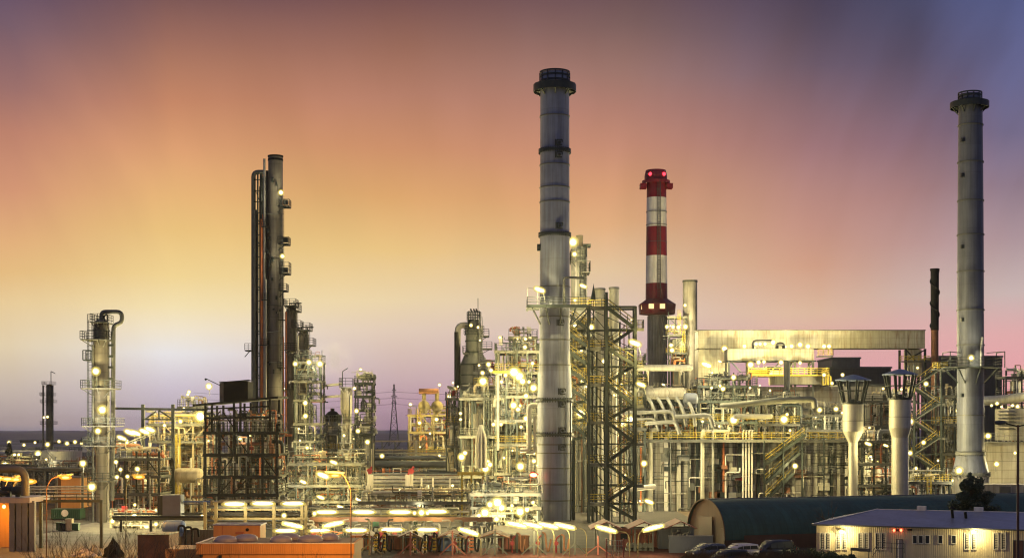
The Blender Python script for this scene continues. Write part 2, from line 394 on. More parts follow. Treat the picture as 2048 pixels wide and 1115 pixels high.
def ringwalk(root, cx, D, py, r_in, r_out, n=24, skirt=0., rail=True, brackets=True, mdeck='deck', mrail='dark', h=1.1, name='walkway'):
    x, z = X(cx, D), Z(py, D); b = MB(); ri, ro = r_in*S(D), r_out*S(D)
    b.lathe([(ri, 0), (ro, 0), (ro, .18), (ri, .18)], (x, D, z), n=n)
    if skirt: b.lathe([(ro+.01, -skirt*.4), (ro+.06, -skirt*.4), (ro+.06, skirt), (ro+.01, skirt)], (x, D, z), n=n)
    if brackets:
        for k in range(n//2):
            t = 4*math.pi*k/n; c, s_ = math.cos(t), math.sin(t)
            b.bar((x+ri*c, D+ri*s_, z-(ro-ri)*.95), (x+ro*c*.97, D+ro*s_*.97, z), .16); b.bar((x+ri*c, D+ri*s_, z-.08), (x+ro*c, D+ro*s_, z-.08), .14)
    w = b.build(name, mdeck, root)
    if rail:
        pts = [(x+ro*math.cos(2*math.pi*k/n), D+ro*math.sin(2*math.pi*k/n), z+.18) for k in range(n)]
        MB().rail(pts, h=h, gap=9, closed=True, w=.07).build('railing', mrail, w)
    return w
def shell(root, cx, D, prof, m, n=48, name='shell', open_top=True):
    b = MB(); x = X(cx, D); p = [(r*S(D), Z(y, D)) for y, r in prof]
    if open_top: p = [(p[0][0]*.86, p[0][1]-3), (p[0][0]*.86, p[0][1])]+p
    else: p = [(0, p[0][1])]+p
    b.lathe(p, (x, D, 0), n=n); return b.build(name, m, root)

# the tallest grey chimney
D1 = 200.
big = thing('steel_chimney', 'tallest grey steel chimney with dark flange rings and a service platform halfway', 'chimney', (X(1110, D1), D1, 0))
shell(big, 1109.5, D1, [(147, 28.6), (185, 29), (300, 29.3), (470, 29.6), (570, 30), (690, 30.5), (722, 31.3), (760, 33.3), (792, 34.6), (868, 34.8), (960, 35.2), (1041, 35.5)], 'chimney')
for py, r in ((303, 29.4), (470, 29.7), (800, 34.7), (868, 34.9)): flange(big, 1109.5, D1, py, r, h=.3)
for py, r in ((234, 29.2), (331, 29.3), (376, 29.5), (405, 29.5), (574, 30.1), (634, 30.3), (680, 30.5), (730, 31.8), (888, 35), (905, 35), (935, 35.1), (967, 35.2), (999, 35.3)): flange(big, 1109.5, D1, py, r, False, h=.16, out=.09, m='dull')
for px, py in ((1118, 291), (1118, 315), (1119, 455), (1121, 647), (1124, 783), (1124, 808), (1124, 860), (1124, 893)): hatch(big, px, py, D1, 31 if py < 700 else 34.8, 1109.5)
ringwalk(big, 1109.5, D1, 180, 29, 42, n=16, skirt=.75, rail=False, mdeck='dark')
capm = MB(); x, z0 = X(1109.5, D1), Z(172, D1)
capm.lathe([(29.5*S(D1), z0), (29.5*S(D1), z0+.3)], (x, D1, 0), n=40)
for py in (147, 155, 165): capm.lathe([(29*S(D1), Z(py, D1)), (30.4*S(D1), Z(py, D1)), (30.4*S(D1), Z(py, D1)+.22), (29*S(D1), Z(py, D1)+.22)], (x, D1, 0), n=40)
for k in range(12):
    t = 2*math.pi*k/12; capm.bar((x+30*S(D1)*math.cos(t), D1+30*S(D1)*math.sin(t), Z(172, D1)), (x+30*S(D1)*math.cos(t), D1+30*S(D1)*math.sin(t), Z(147, D1)), .14)
capm.build('top_guard', 'dark', big)
bx = MB(); bx.box((X(1079, D1), D1-.2, Z(495, D1)), (.7, .8, .9)); bx.build('junction_box', 'dark', big)
# its service platform at y=610
pw = MB(); zz = Z(614, D1); px0, px1 = X(1054, D1), X(1180, D1)
pw.span(px0, px1, D1-4.2, D1-2.35, zz-.14, zz); pw.span(px0, X(1079, D1), D1-2.35, D1+3.5, zz-.14, zz); pw.span(X(1141, D1), px1, D1-2.35, D1+3.5, zz-.14, zz)
for a in (1054, 1079, 1110, 1141, 1180): pw.bar((X(a, D1), D1-4.2, zz-.25), (X(a, D1), D1+3, zz-.25) if a in (1054, 1180) else (X(a, D1), D1-2.3, zz-.25), .22)
pw.bar((px0, D1-4.2, zz-.25), (px1, D1-4.2, zz-.25), .3)
for a, b in ((1062, 1080), (1090, 1098), (1120, 1120), (1150, 1139), (1176, 1142)): pw.bar((X(a, D1), D1-4.0, zz-.2), (X(b, D1), D1-2.2, zz-2.6), .17)
pf = pw.build('service_platform', 'dark', big)
MB().rail([(px0, D1+3.4, zz), (px0, D1-4.15, zz), (px1, D1-4.15, zz), (px1, D1+3.4, zz)], gap=1.7, w=.075).build('railing', 'dark', pf)
MB().rail([(X(1142, D1), D1-2.2, zz), (X(1180, D1), D1-2.2, zz)], gap=1.2, w=.07).build('inner_railing', 'yellow', pf)
fr = MB()
for a in (1054, 1074): fr.bar((X(a, D1), D1-4.1, zz), (X(a, D1), D1-4.1, zz+2.3), .07)
fr.bar((X(1054, D1), D1-4.1, zz+2.3), (X(1086, D1), D1-3, zz+2.3), .07); fr.build('davit_frame', 'galv', pf)
MB().path([(X(1127, D1), D1-2.5, Z(612, D1)), (X(1127, D1), D1-2.5, Z(558, D1)), (X(1165, D1), D1-1.5, Z(558, D1))], .17).build('vent_pipe', 'dull', big)
dp = MB(); dp.span(X(1145, D1), X(1150, D1), D1-.8, D1+.6, 0, Z(880, D1)); dp.build('riser_duct', 'dark', big)
dp = MB(); dp.tube((X(1140, D1), D1-2, 0), (X(1140, D1), D1-2, Z(800, D1)), .1); dp.build('conduit', 'dark', big)

# right-hand grey chimney
D2 = 232.
rc = thing('steel_chimney', 'grey steel chimney at the far right with flared foot and round gantry platform', 'chimney', (X(1943, D2), D2, 0))
shell(rc, 1941, D2, [(189, 22), (218, 23), (340, 24.2), (480, 25.2), (620, 25.6), (690, 25.8), (850, 26), (904, 26.5), (946, 35.5)], 'darkchimney', name='shell')
shell(rc, 1941, D2, [(948, 36), (951, 36), (956, 35.8), (960, 35.8), (1016, 35.8)], 'concrete', name='foundation')
for py, r in ((251, 23.4), (325, 24.2), (402, 24.6), (470, 25.2), (543, 25.3), (620, 25.7), (690, 25.8), (830, 26)): flange(rc, 1941, D2, py, r, False, h=.2, out=.12, m='dull')
for py, r in ((906, 27), (947, 36)): flange(rc, 1941, D2, py, r, True, h=.4, out=.2, m='dull')
ringwalk(rc, 1939, D2, 213, 23, 37, n=16, skirt=.7, rail=False, mdeck='dark')
cp = MB()
for py in (188, 194, 202): cp.lathe([(22*S(D2), Z(py, D2)), (23.6*S(D2), Z(py, D2)), (23.6*S(D2), Z(py, D2)+.22), (22*S(D2), Z(py, D2)+.22)], (X(1940, D2), D2, 0), n=32)
for k in range(12):
    t = 2*math.pi*k/12; cp.bar((X(1940, D2)+23*S(D2)*math.cos(t), D2+23*S(D2)*math.sin(t), Z(208, D2)), (X(1940, D2)+23*S(D2)*math.cos(t), D2+23*S(D2)*math.sin(t), Z(188, D2)), .14)
cp.build('top_guard', 'dark', rc)
w = ringwalk(rc, 1943, D2, 736, 26, 58, n=16, mdeck='dark', h=1.5)
for a in (1893, 2001):
    g = MB()
    for dy in (-2, 2): g.bar((X(a, D2), D2+dy, Z(736, D2)), (X(a, D2), D2+dy, Z(704, D2)), .13)
    g.bar((X(a, D2), D2-2, Z(704, D2)), (X(a, D2), D2+2, Z(704, D2)), .13); g.bar((X(a, D2), D2-2, Z(704, D2)), (X(1943+(26 if a > 1943 else -26), D2), D2-1, Z(706, D2)), .12)
    g.build('davit_frame', 'dark', w)
for py in (283, 353, 495, 640, 790): b = MB(); b.box((X(1920, D2), D2-1.2, Z(py, D2)), (.5, .6, .6)); b.build('junction_box', 'dark', rc)
MB().path([(X(1953, D2), D2-2.3, Z(733, D2)), (X(1953, D2), D2-2.3, Z(700, D2)), (X(1957, D2), D2-2.0, Z(676, D2))], .22).build('vent_pipe', 'galv', rc)

# red and white chimney with a crow's-nest cabin
D3 = 330.
rw = thing('striped_chimney', 'red and white striped chimney with red beacons and a red windowed cabin', 'chimney', (X(1313, D3), D3, 0))
shell(rw, 1311.5, D3, [(341, 20), (352, 22.5), (362, 22.5)], 'red', name='cap')
bands = [(362, 396, 'red'), (396, 454, 'white'), (454, 512, 'red'), (512, 567, 'white'), (567, 598, 'red')]
for a, b, m in bands:
    hw = lambda y: 19.3+2.6*(y-362)/240
    bm = MB(); c = 1311.5+2.5*((a+b)/2-362)/240; c = 1313
    bm.lathe([(hw(a)*S(D3), Z(a, D3)), (hw(b)*S(D3), Z(b, D3))], (X(c, D3), D3, 0), n=40); bm.build('painted_band', m, rw)
for py in (424, 450, 484, 530): flange(rw, 1313, D3, py, 20.6, False, h=.12, out=.06, m='dull')
ringwalk(rw, 1312, D3, 366, 22, 27.5, n=16, skirt=.5, rail=False, mdeck='red', brackets=False)
for sx in (-1, 1):
    b = MB(); b.box((X(1312+sx*26, D3), D3-.4, Z(373, D3)), (1.5, 2.6, 1.1)); b.build('gallery_box', 'red', rw)
b = MB(); b.ladder(X(1316, D3), D3-2.6, Z(597, D3), Z(362, D3), wide=.6); b.build('ladder', 'dull', rw)
for a in (1299, 1326):
    b = MB(); b.sphere((X(a, D3), D3-2.1, Z(351, D3)), .42); b.build('beacon', 'beacon', rw)
cab = MB(); k = S(D3); cab.lathe([(21*k, Z(597, D3)), (37.5*k, Z(608, D3)), (39*k, Z(609, D3)), (37*k, Z(628, D3)), (20*k, Z(630, D3))], (X(1314, D3), D3, 0), n=8, a0=math.pi/8, )
cabo = cab.build('cabin', 'red', rw)
for a, wd_ in ((1283, 4.5), (1299, 10), (1321, 10)):
    b = MB(); z = Z(615, D3); dep = D3-36.2*k*math.cos(math.pi/8)+(2.2 if a < 1290 else 0)
    b.box((X(a, D3), dep-.28, z), (wd_*k, .12, 1.1)); b.build('window', 'lit_window', cabo)
shell(rw, 1314.5, D3, [(630, 18), (1010, 18.5)], 'concrete', name='concrete_shaft', open_top=False)
b = MB()
for j in range(18):
    t = 2*math.pi*j/18; b.box((X(1314.5, D3)+18.5*k*math.cos(t), D3+18.5*k*math.sin(t), Z(720, D3)), (.3, .3, Z(632, D3)-Z(808, D3)), t)
b.build('shaft_ribs', 'concrete', rw)

# pale short chimney, thin dark stack, stub stack
D4 = 320.
c = thing('concrete_chimney', 'short pale round chimney right of the red and white one', 'chimney', (X(1380, D4), D4, 0))
shell(c, 1380, D4, [(560, 15), (563, 14.2), (640, 14.4), (1010, 16)], 'concrete', name='shaft'); flange(c, 1380, D4, 563, 14.3, False, h=.3, out=.1, m='dull')
D5 = 300.
c = thing('thin_stack', 'thin dark stack with a spiral fin left of the rightmost chimney', 'chimney', (X(1869, D5), D5, 0))
shell(c, 1869.5, D5, [(537, 8.2), (660, 7.8)], 'black', n=20, name='upper_shaft'); shell(c, 1869.5, D5, [(660, 7.2), (1000, 7.2)], 'rusty', n=20, name='lower_shaft', open_top=False)
flange(c, 1869.5, D5, 539, 8.2, False, h=.4, out=.12, m='black')
sp_ = MB(); pp = []
for j in range(90):
    t = j/89*2*math.pi*2.6; rr = 8.0*S(D5); pp.append((X(1869.5, D5)+rr*math.cos(t), D5+rr*math.sin(t), Z(542+115*j/89, D5)))
sp_.path(pp, .22, n=5, bend=.01); sp_.build('spiral_fin', 'black', c)
D6 = 226.
c = thing('vent_stack', 'plain grey vent stack standing in front of the yellow railed deck', 'chimney', (X(1574, D6+4), D6+4, 0))
shell(c, 1574, D6+4, [(722, 6.2), (1010, 6.2)], 'dull', n=20)
for i, (a, top, bot, hw_) in enumerate(((1200, 576, 724, 10.5), (1228, 574, 730, 10))):
    c = thing('exhaust_stack', ['shiny exhaust stack behind stair tower, left of a pair', 'shiny exhaust stack behind stair tower, right of a pair'][i], 'exhaust stack', (X(a, 212), 212, 0), 'exhaust stacks by the stair tower')
    shell(c, a, 212, [(top, hw_), (bot, hw_), (bot+30, 6), (1030, 6)], 'pale', n=24); flange(c, a, 212, top+3, hw_, False, h=.25, out=.06, m='galv')
b = MB(); b.lathe([(.42, 0), (.42, .3), (.05, 2.2), (0, 2.6)], (X(1187, 212), 212, Z(600, 212)), n=12); b.tube((X(1187, 212), 212, Z(640, 212)), (X(1187, 212), 212, Z(599, 212)), .12); solo(b, 'vent_cone', 'dark', 'small dark pointed vent cone left of the shiny exhaust stacks', 'vent')

# hatted vent stacks
def hat_stack(cx, D, y_apex, y_eave, y_cyl, y_cone, y_pipe, y_bot, hw, hwp, hwhat, label):
    c = thing('hatted_vent', label, 'vent stack', (X(cx, D), D, 0), 'vent stacks with conical hats'); k = S(D); x = X(cx, D)
    shell(c, cx, D, [(y_cyl, hw), (y_cone, hw), (y_pipe, hwp)], 'pale', n=36, name='drum')
    b = MB(); b.lathe([(hwp*k, Z(y_pipe, D)), (hwp*k, 0)], (x, D, 0), n=28); b.build('pipe', 'pale', c)
    b = MB(); b.lathe([(0, Z(y_apex, D)), (hwhat*k*.3, Z(y_apex+2.4, D)), (hwhat*k, Z(y_eave, D)), (hwhat*k, Z(y_eave, D)-.14), (0, Z(y_eave, D)-.05)], (x, D, 0), n=12); b.build('hat', 'hatblue', c)
    for j in range(10):
        t = 2*math.pi*(j+.5)/10; b = MB(); b.bar((x+hw*k*math.cos(t), D+hw*k*math.sin(t), Z(y_cyl+2, D)), (x+hwhat*.86*k*math.cos(t), D+hwhat*.86*k*math.sin(t), Z(y_eave, D)), .24); b.build('strut', 'dark', c)
    b = MB(); b.lathe([((hw+.5)*k, Z(y_cyl, D)-.3), ((hw+1.4)*k, Z(y_cyl, D)-.3), ((hw+1.4)*k, Z(y_cyl, D)), ((hw+.5)*k, Z(y_cyl, D))], (x, D, 0), n=32)
    zz = (Z(y_eave, D)+Z(y_cyl, D))/2; b.lathe([(hw*1.32*k, zz), (hw*1.32*k+.12, zz), (hw*1.32*k+.12, zz+.1), (hw*1.32*k, zz+.1)], (x, D, 0), n=32); b.build('collar', 'dark', c)
    b = MB(); b.lathe([(0, Z(y_cyl, D)-.4), (hw*.9*k, Z(y_cyl, D)-.4), (hw*.25*k, Z(y_cyl, D)+.5)], (x, D, 0), n=20); b.build('inner_cone', 'dark', c)
    flange(c, cx, D, (y_cyl+y_cone)/2+8, hw, False, h=.08, out=.03, m='dull')
hat_stack(1706, 214., 748, 759, 804, 862, 884, 1030, 20.3, 9, 36, 'silver vent stack with blue conical hat, shorter left one')
hat_stack(1800, 206., 737, 748, 795, 855, 874, 1030, 21.5, 16.5, 36, 'silver vent stack with blue conical hat, wider right one')

# ------------------------------------------------------------------ distillation columns
def cage_platform(root, cx, D, py, rin, xl, xr, hw, rail=True, mrail='dark', h=1.1):
    """platform round a column, reaching from photo column xl to xr"""
    z = Z(py, D); b = MB(); x0, x1 = X(xl, D), X(xr, D); yy = max(hw*S(D)+1.0, 1.4)
    b.span(x0, x1, D-yy, D+yy, z-.14, z)
    for a in (x0+.1, x1-.1, X(cx, D)): b.bar((a, D-yy+.1, z-.1), (X(cx, D)+(a-X(cx, D))*.3, D-hw*S(D)*.8, z-1.2), .1)
    o = b.build('platform', 'deck', root)
    if rail: MB().rail([(x0, D+yy, z), (x0, D-yy, z), (x1, D-yy, z), (x1, D+yy, z)], gap=1.1, w=.07, h=h).build('railing', mrail, o)
    return o
# left column with looped overhead pipe
D = 195.
c = thing('distillation_column', 'leftmost nearby distillation column with a looped pipe over its top', 'column', (X(203, D), D, 0))
b = MB(); k = S(D); b.lathe([(0, Z(637, D)), (7*k, Z(638, D)), (12.5*k, Z(642, D)), (15.3*k, Z(650, D)), (15.5*k, Z(660, D)), (16*k, Z(890, D)), (11*k, Z(910, D)), (10*k, 0)], (X(203, D), D, 0), n=32); b.build('shell', 'column', c)
for y in (660, 672, 800, 830, 905): flange(c, 203, D, y, 16 if y < 890 else 11.5, False, h=.14, out=.06, m='dull')
MB().path([(X(203, D), D, Z(640, D)), (X(203, D), D, Z(623, D)), (X(244, D), D, Z(623, D)), (X(244, D), D, Z(645, D)), (X(227, D), D, Z(650, D)), (X(226, D), D, Z(830, D)), (X(226, D), D-.5, Z(1000, D))], .30, bend=.8, n=10).build('overhead_pipe', 'dull', c)
MB().path([(X(207, D), D, Z(640, D)), (X(207, D), D, Z(631, D)), (X(215, D), D, Z(628, D)), (X(215, D), D, Z(642, D))], .12).build('relief_pipe', 'dark', c)
for y in (690, 712, 734, 757): b = MB(); b.box((X(221, D), D-.2, Z(y, D)), (.9, .25, .3)); b.build('pipe_clamp', 'dark', c)
for y, a, e in ((645, 189, 218), (679, 169, 222), (776, 170, 234), (851, 172, 240), (890, 172, 240), (960, 184, 228)): cage_platform(c, 203, D, y, 0, a, e, 15)
b = MB(); x0, x1, z0, z1 = X(171, D), X(187, D), Z(720, D), Z(701, D)
for yy in (D-1.2, D+.2):
    for q in (((x0, z0), (x1, z0)), ((x0, z1), (x1, z1)), ((x0, z0), (x0, z1)), ((x1, z0), (x1, z1))): b.bar((q[0][0], yy, q[0][1]), (q[1][0], yy, q[1][1]), .13)
b.span(x0, x1, D-1.2, D+.2, z0-.1, z0); b.rail([(x0, D-1.2, z0), (x1, D-1.2, z0)], h=.9, gap=.5, w=.05); b.build('cage_balcony', 'dark', c)
b = MB(); b.ladder(X(184, D), D-.7, Z(1040, D), Z(640, D), cage=True); b.build('ladder', 'dark', c)
b = MB(); b.tube((X(190, D), D-.9, 0), (X(190, D), D-.9, Z(690, D)), .12); b.build('pipe', 'dull', c)
b = MB(); b.tube((X(219, D), D-.6, 0), (X(219, D), D-.6, Z(790, D)), .16); b.build('pipe', 'pale', c)

# far small column and tanks on the left
D = 560.
c = thing('distillation_column', 'small distant distillation column beyond the storage tank at far left', 'column', (X(98, D), D, 0)); k = S(D)
b = MB(); b.lathe([(0, Z(767, D)), (6.5*k, Z(770, D)), (7*k, 0)], (X(99, D), D, 0), n=20); b.build('shell', 'column', c)
for a in (88, 107): b = MB(); b.tube((X(a, D), D-1, 0), (X(a, D), D-1, Z(770, D)), .35); b.build('pipe', 'dull', c)
for y, a, e in ((768, 87, 108), (790, 83, 108), (804, 84, 110), (847, 84, 111)): cage_platform(c, 98, D, y, 0, a, e, 7)
b = MB(); b.bar((X(102, D), D, Z(768, D)), (X(102, D), D, Z(742, D)), .25); b.bar((X(102, D), D, Z(742, D)), (X(110, D), D, Z(746, D)), .25); b.build('davit', 'dull', c)
def tank(px, py0, hw, D, m, label, py1=None):
    c = thing('storage_tank', label, 'tank', (X(px, D), D, 0)); k = S(D); x = X(px, D); zt = Z(py0, D)
    b = MB(); b.lathe([(0, zt+hw*k*.07), (hw*k*.6, zt+hw*k*.04), (hw*k, zt), (hw*k, 0)], (x, D, 0), n=40); b.build('shell', m, c)
    b = MB(); b.rail([(x+hw*k*math.cos(t*math.pi/12), D+hw*k*math.sin(t*math.pi/12), zt) for t in range(24)], h=1.3, gap=4, closed=True, w=.12, nb=2); b.build('railing', 'dull', c)
    b = MB(); r = hw*k+.3; n = 10; pts = [(x+r*math.cos(-1.2-.06*j), D+r*math.sin(-1.2-.06*j), zt*j/n) for j in range(n+1)]
    for p, q in zip(pts, pts[1:]): b.bar(p, q, .5, .25); b.bar((p[0], p[1], p[2]+1.2), (q[0], q[1], q[2]+1.2), .14)
    b.build('spiral_stair', 'galv', c)
    return c
tank(118, 901, 44, 480, 'pale', 'large pale storage tank behind the leftmost column')
tank(30, 915, 30, 470, 'rusty', 'rust brown storage tank at the left edge')
tank(185, 912, 25, 520, 'rusty', 'far rust brown storage tank partly hidden by the leftmost column')
tank(665, 842, 18, 300, 'dull', 'grey upright tank between the tall columns and slim column')
b = MB(); k = S(300); b.lathe([(18.5*k, Z(842, 300)), (17*k, Z(832, 300)), (9*k, Z(823, 300)), (4*k, Z(821, 300)), (4*k, Z(816, 300)), (0, Z(816, 300))], (X(665, 300), 300, 0), n=28)
b.build('dome_roof', 'black', [o for o in bpy.data.objects if o.get('label', '').startswith('grey upright tank')][0]).location = (0, 0, 0)

# tall column with its bundle of pipes
D = 262.
tall = thing('distillation_column', 'tallest dark distillation column with a bundle of vertical pipes on its left', 'column', (X(551, D), D, 0)); k = S(D)
b = MB(); b.lathe([(0, Z(314, D)), (14.5*k, Z(315, D)), (14.7*k, Z(600, D)), (15.5*k, Z(700, D)), (15.8*k, 0)], (X(551, D), D, 0), n=36); b.build('shell', 'column', tall)
b = MB(); b.lathe([(14.6*k, Z(322, D)), (15.2*k, Z(322, D)), (15.2*k, Z(318, D)), (13*k, Z(317, D)), (13*k, Z(315, D)), (15.5*k, Z(314, D)), (15.5*k, Z(311.5, D)), (0, Z(311, D))], (X(551, D), D, 0), n=28); b.build('top_cap', 'black', tall)
def vpipe(root, px, D, y0, y1, r, m, off=-1.0, name='pipe'):
    b = MB(); b.tube((X(px, D), D+off, Z(y1, D)), (X(px, D), D+off, Z(y0, D)), r); b.build(name, m, root)
MB().path([(X(507, D), D, Z(1000, D)), (X(507, D), D, Z(344, D)), (X(530, D), D, Z(344, D))], .42, bend=.9, n=10).build('overhead_pipe', 'dull', tall)
vpipe(tall, 510, D, 420, 1000, .44, 'dull', -.3)
vpipe(tall, 517.5, D, 350, 1000, .16, 'dark'); vpipe(tall, 520, D, 372, 1000, .26, 'dull', .5); vpipe(tall, 528, D, 352, 1000, .34, 'dark', .7); vpipe(tall, 533, D, 340, 1000, .26, 'dull', .6); vpipe(tall, 514.5, D, 470, 1000, .2, 'dark', .4); vpipe(tall, 522, D, 348, 1000, .30, 'dark', .3); vpipe(tall, 525, D, 440, 1000, .18, 'orange', -1.2)
vpipe(tall, 528, D, 430, 800, .16, 'orange', -1.0); vpipe(tall, 531, D, 320, 850, .22, 'galv', -1.2); vpipe(tall, 535, D, 560, 1000, .16, 'pale', -1.6)
b = MB()
for y in range(360, 800, 22):
    b.bar((X(509, D), D-.4, Z(y, D)), (X(532, D), D-.4, Z(y, D)), .16)
    if (y//22) % 2: b.bar((X(512, D), D-.4, Z(y, D)), (X(520, D), D-.4, Z(y+20, D)), .1)
b.build('pipe_brackets', 'dark', tall)
for y, a, e in ((413, 556, 580), (488, 558, 579), (547, 561, 580), (581, 561, 575), (700, 492, 506)):
    z = Z(y, D); b = MB(); b.span(X(a, D), X(e, D), D-1.3, D+1.3, z-.2, z); b.bar((X(e, D)-.2, D-1.2, z), (X(a, D), D-1.2, z-1.3), .14); o = b.build('platform', 'dark', tall)
    MB().rail([(X(a, D), D-1.3, z), (X(e, D), D-1.3, z), (X(e, D), D+1.3, z)], gap=.8, w=.08, h=1.2 if y != 547 else 2.0).build('railing', 'dark', o)
for y, yb in ((395, 413), (470, 488), (530, 547)): b = MB(); b.box((X(572, D), D-.3, Z(y+10, D)), (.8, .7, .9)); b.build('manhole', 'dark', tall)
b = MB(); b.ladder(X(567, D), D-1.7, Z(760, D), Z(400, D), cage=True); b.build('ladder', 'dark', tall)
vpipe(tall, 568.5, D, 500, 900, .12, 'dull', -1.5)
R = random.Random(12)
for j in range(22):
    a = R.uniform(538, 564); y = R.uniform(350, 760); b = MB(); b.box((X(a, D), D-1.5, Z(y, D)), (R.uniform(.2, .5), .5, R.uniform(.2, .9))); b.build('nozzle', 'dark', tall)
for y in (430, 520, 610, 665, 725):
    b = MB(); b.path([(X(534, D), D-1.6, Z(y, D)), (X(566, D), D-1.6, Z(y+R.uniform(-3, 3), D)), (X(566, D), D-1.6, Z(y+30, D))], .07, n=6); b.build('line_pipe', R.choice(('galv', 'dark', 'dull')), tall)
for y, a, e in ((640, 560, 578), (735, 558, 578), (455, 526, 538), (600, 526, 538), (690, 524, 538)):
    z = Z(y, D); b = MB(); b.span(X(a, D), X(e, D), D-1.9, D-.4, z-.15, z); b.rail([(X(a, D), D-1.9, z), (X(e, D), D-1.9, z)], gap=.7, w=.07); b.build('side_platform', 'dark', tall)

for cx, yt, hw, m, D, lab, plats in ((583, 614, 11, 'column', 256., 'second tallest column beside the tallest one, with a caged top', ((612, 571, 594), (622, 585, 600), (655, 586, 604), (700, 572, 597), (778, 568, 600))),
                          (607, 662, 11, 'column', 250., 'third column in the stepped row, dark railed platform on top', ((660, 594, 622), (690, 612, 629), (728, 588, 640)))):
    c = thing('distillation_column', lab, 'column', (X(cx, D), D, 0)); k = S(D)
    b = MB(); b.lathe([(0, Z(yt, D)), (hw*.7*k, Z(yt+1, D)), (hw*k, Z(yt+7, D)), (hw*k, Z(770, D)), (hw*1.05*k, 0)], (X(cx, D), D, 0), n=28); b.build('shell', m, c)
    for y, a, e in plats: cage_platform(c, cx, D, y, 0, a, e, hw, h=1.2)
    b = MB(); b.ladder(X(cx+hw, D), D-1.4, Z(900, D), Z(yt, D)); b.build('ladder', 'dark', c)
    vpipe(c, cx+hw*.9, D, yt-8, 980, .14, 'dull', -1.2); vpipe(c, cx-hw*.8, D, yt+10, 980, .18, 'orange' if cx < 600 else 'pale', -1.2); vpipe(c, cx-hw*1.25, D, yt+60, 960, .12, 'orange' if cx < 600 else 'dull', -1.2)
    b = MB(); b.bar((X(cx-4, D), D, Z(yt, D)), (X(cx-4, D), D, Z(yt-9, D)), .15); b.bar((X(cx+5, D), D, Z(yt, D)), (X(cx+5, D), D, Z(yt-13, D)), .15); b.bar((X(cx-4, D), D, Z(yt-8, D)), (X(cx+20, D), D, Z(yt-8, D)), .22); b.build('davit', 'dark', c)
D = 240.
c = thing('distillation_column', 'slim column with a railed top left of the small pylon', 'column', (X(693, D), D, 0)); k = S(D)
b = MB(); b.lathe([(0, Z(774, D)), (9*k, Z(775, D)), (12*k, Z(781, D)), (12*k, Z(818, D)), (8.5*k, Z(835, D)), (8.5*k, 0)], (X(693, D), D, 0), n=28); b.build('shell', 'column', c)
for y, a, e in ((774, 681, 707), (846, 678, 712), (884, 680, 706)): cage_platform(c, 693, D, y, 0, a, e, 10, h=1.5)
vpipe(c, 703, D, 790, 1000, .14, 'pale', -1); vpipe(c, 685, D, 850, 1000, .1, 'dull', -1)
b = MB(); b.path([(X(685, D), D, Z(774, D)), (X(685, D), D, Z(742, D)), (X(696, D), D-.5, Z(736, D))], .08); b.build('lamp_arm', 'dark', c)
b = MB(); b.path([(X(645, D+6), D+6, Z(769, D)), (X(684, D), D, Z(767, D))], .22); b.path([(X(645, D+6), D+6, Z(792, D)), (X(684, D), D, Z(791, D))], .2); b.build('feed_pipes', 'pale', c)
# column behind the tall chimney
D = 224.
c = thing('reactor_column', 'pale column with brightly lit head just right behind the tallest chimney', 'column', (X(1158, D), D, 0)); k = S(D)
b = MB(); b.lathe([(0, Z(493, D)), (14*k, Z(494, D)), (16.5*k, Z(498, D)), (16.5*k, 0)], (X(1158, D), D, 0), n=32); b.build('shell', 'pale', c)
b = MB(); b.lathe([(0, Z(470, D)), (7*k, Z(471, D)), (7*k, Z(494, D))], (X(1159, D), D-.3, 0), n=20); b.build('top_drum', 'beige', c)
for y, a, e in ((524, 1141, 1163), (546, 1163, 1179)): cage_platform(c, 1158, D, y, 0, a, e, 16, h=1.7)
b = MB(); b.ladder(X(1163, D), D-1.5, Z(620, D), Z(495, D)); b.build('ladder', 'dark', c)
b = MB(); b.span(X(1166, D), X(1181, D), D-1, D+1, Z(494, D), Z(489, D)); b.bar((X(1172, D), D-.9, Z(494, D)), (X(1172, D), D-.9, Z(515, D)), .22); b.build('lifting_beam', 'dark', c)
vpipe(c, 1151, D, 480, 620, .14, 'white', -1.3); vpipe(c, 1170, D, 500, 640, .12, 'dull', -1)

# furnace with black elbow duct
D = 262.
c = thing('process_furnace', 'grey furnace with lattice top and black elbow duct curving down its left side', 'furnace', (X(948, D), D, 0)); k = S(D); x = X(948, D)
b = MB(); b.lathe([(0, Z(640, D)), (13*k, Z(642, D)), (16.5*k, Z(662, D)), (16.5*k, Z(672, D)), (17*k, Z(704, D)), (28*k, Z(729, D)), (28*k, 0)], (x, D, 0), n=16); b.build('casing', 'dull', c)
for y, r in ((704, 17.5), (729, 28.5), (750, 28), (768, 28), (786, 28), (803, 28), (682, 17)): flange(c, 948, D, y, r, False, h=.3, out=.1, m='dark')
b = MB()
for y, hw in ((668, 20), (640, 14)):
    b.lathe([(10*k, Z(y, D)-.15), (hw*k, Z(y, D)-.15), (hw*k, Z(y, D)), (10*k, Z(y, D))], (x, D, 0), n=12)
    b.rail([(x+hw*k*math.cos(t*math.pi/6), D+hw*k*math.sin(t*math.pi/6), Z(y, D)) for t in range(12)], h=1.5, gap=5, closed=True, w=.1)
b.build('top_gallery', 'dark', c)
b = MB()
for a in (936, 944, 952, 961): b.bar((X(a, D), D-1, Z(665, D)), (X(a+(948-a)*.2, D), D-1, Z(622, D)), .2)
for y in (652, 640, 630): b.bar((X(937, D), D-1, Z(y, D)), (X(960, D), D-1, Z(y, D)), .16)
for y in (660, 645): b.bar((X(937, D), D-1, Z(y, D)), (X(960, D), D-1, Z(y-14, D)), .14)
for a in (944, 950, 955): b.bar((X(a, D), D, Z(625, D)), (X(a-3, D), D, Z(617, D)), .3)
b.bar((X(956, D), D, Z(625, D)), (X(956, D), D, Z(596, D)), .12); b.build('lattice_head', 'dark', c)
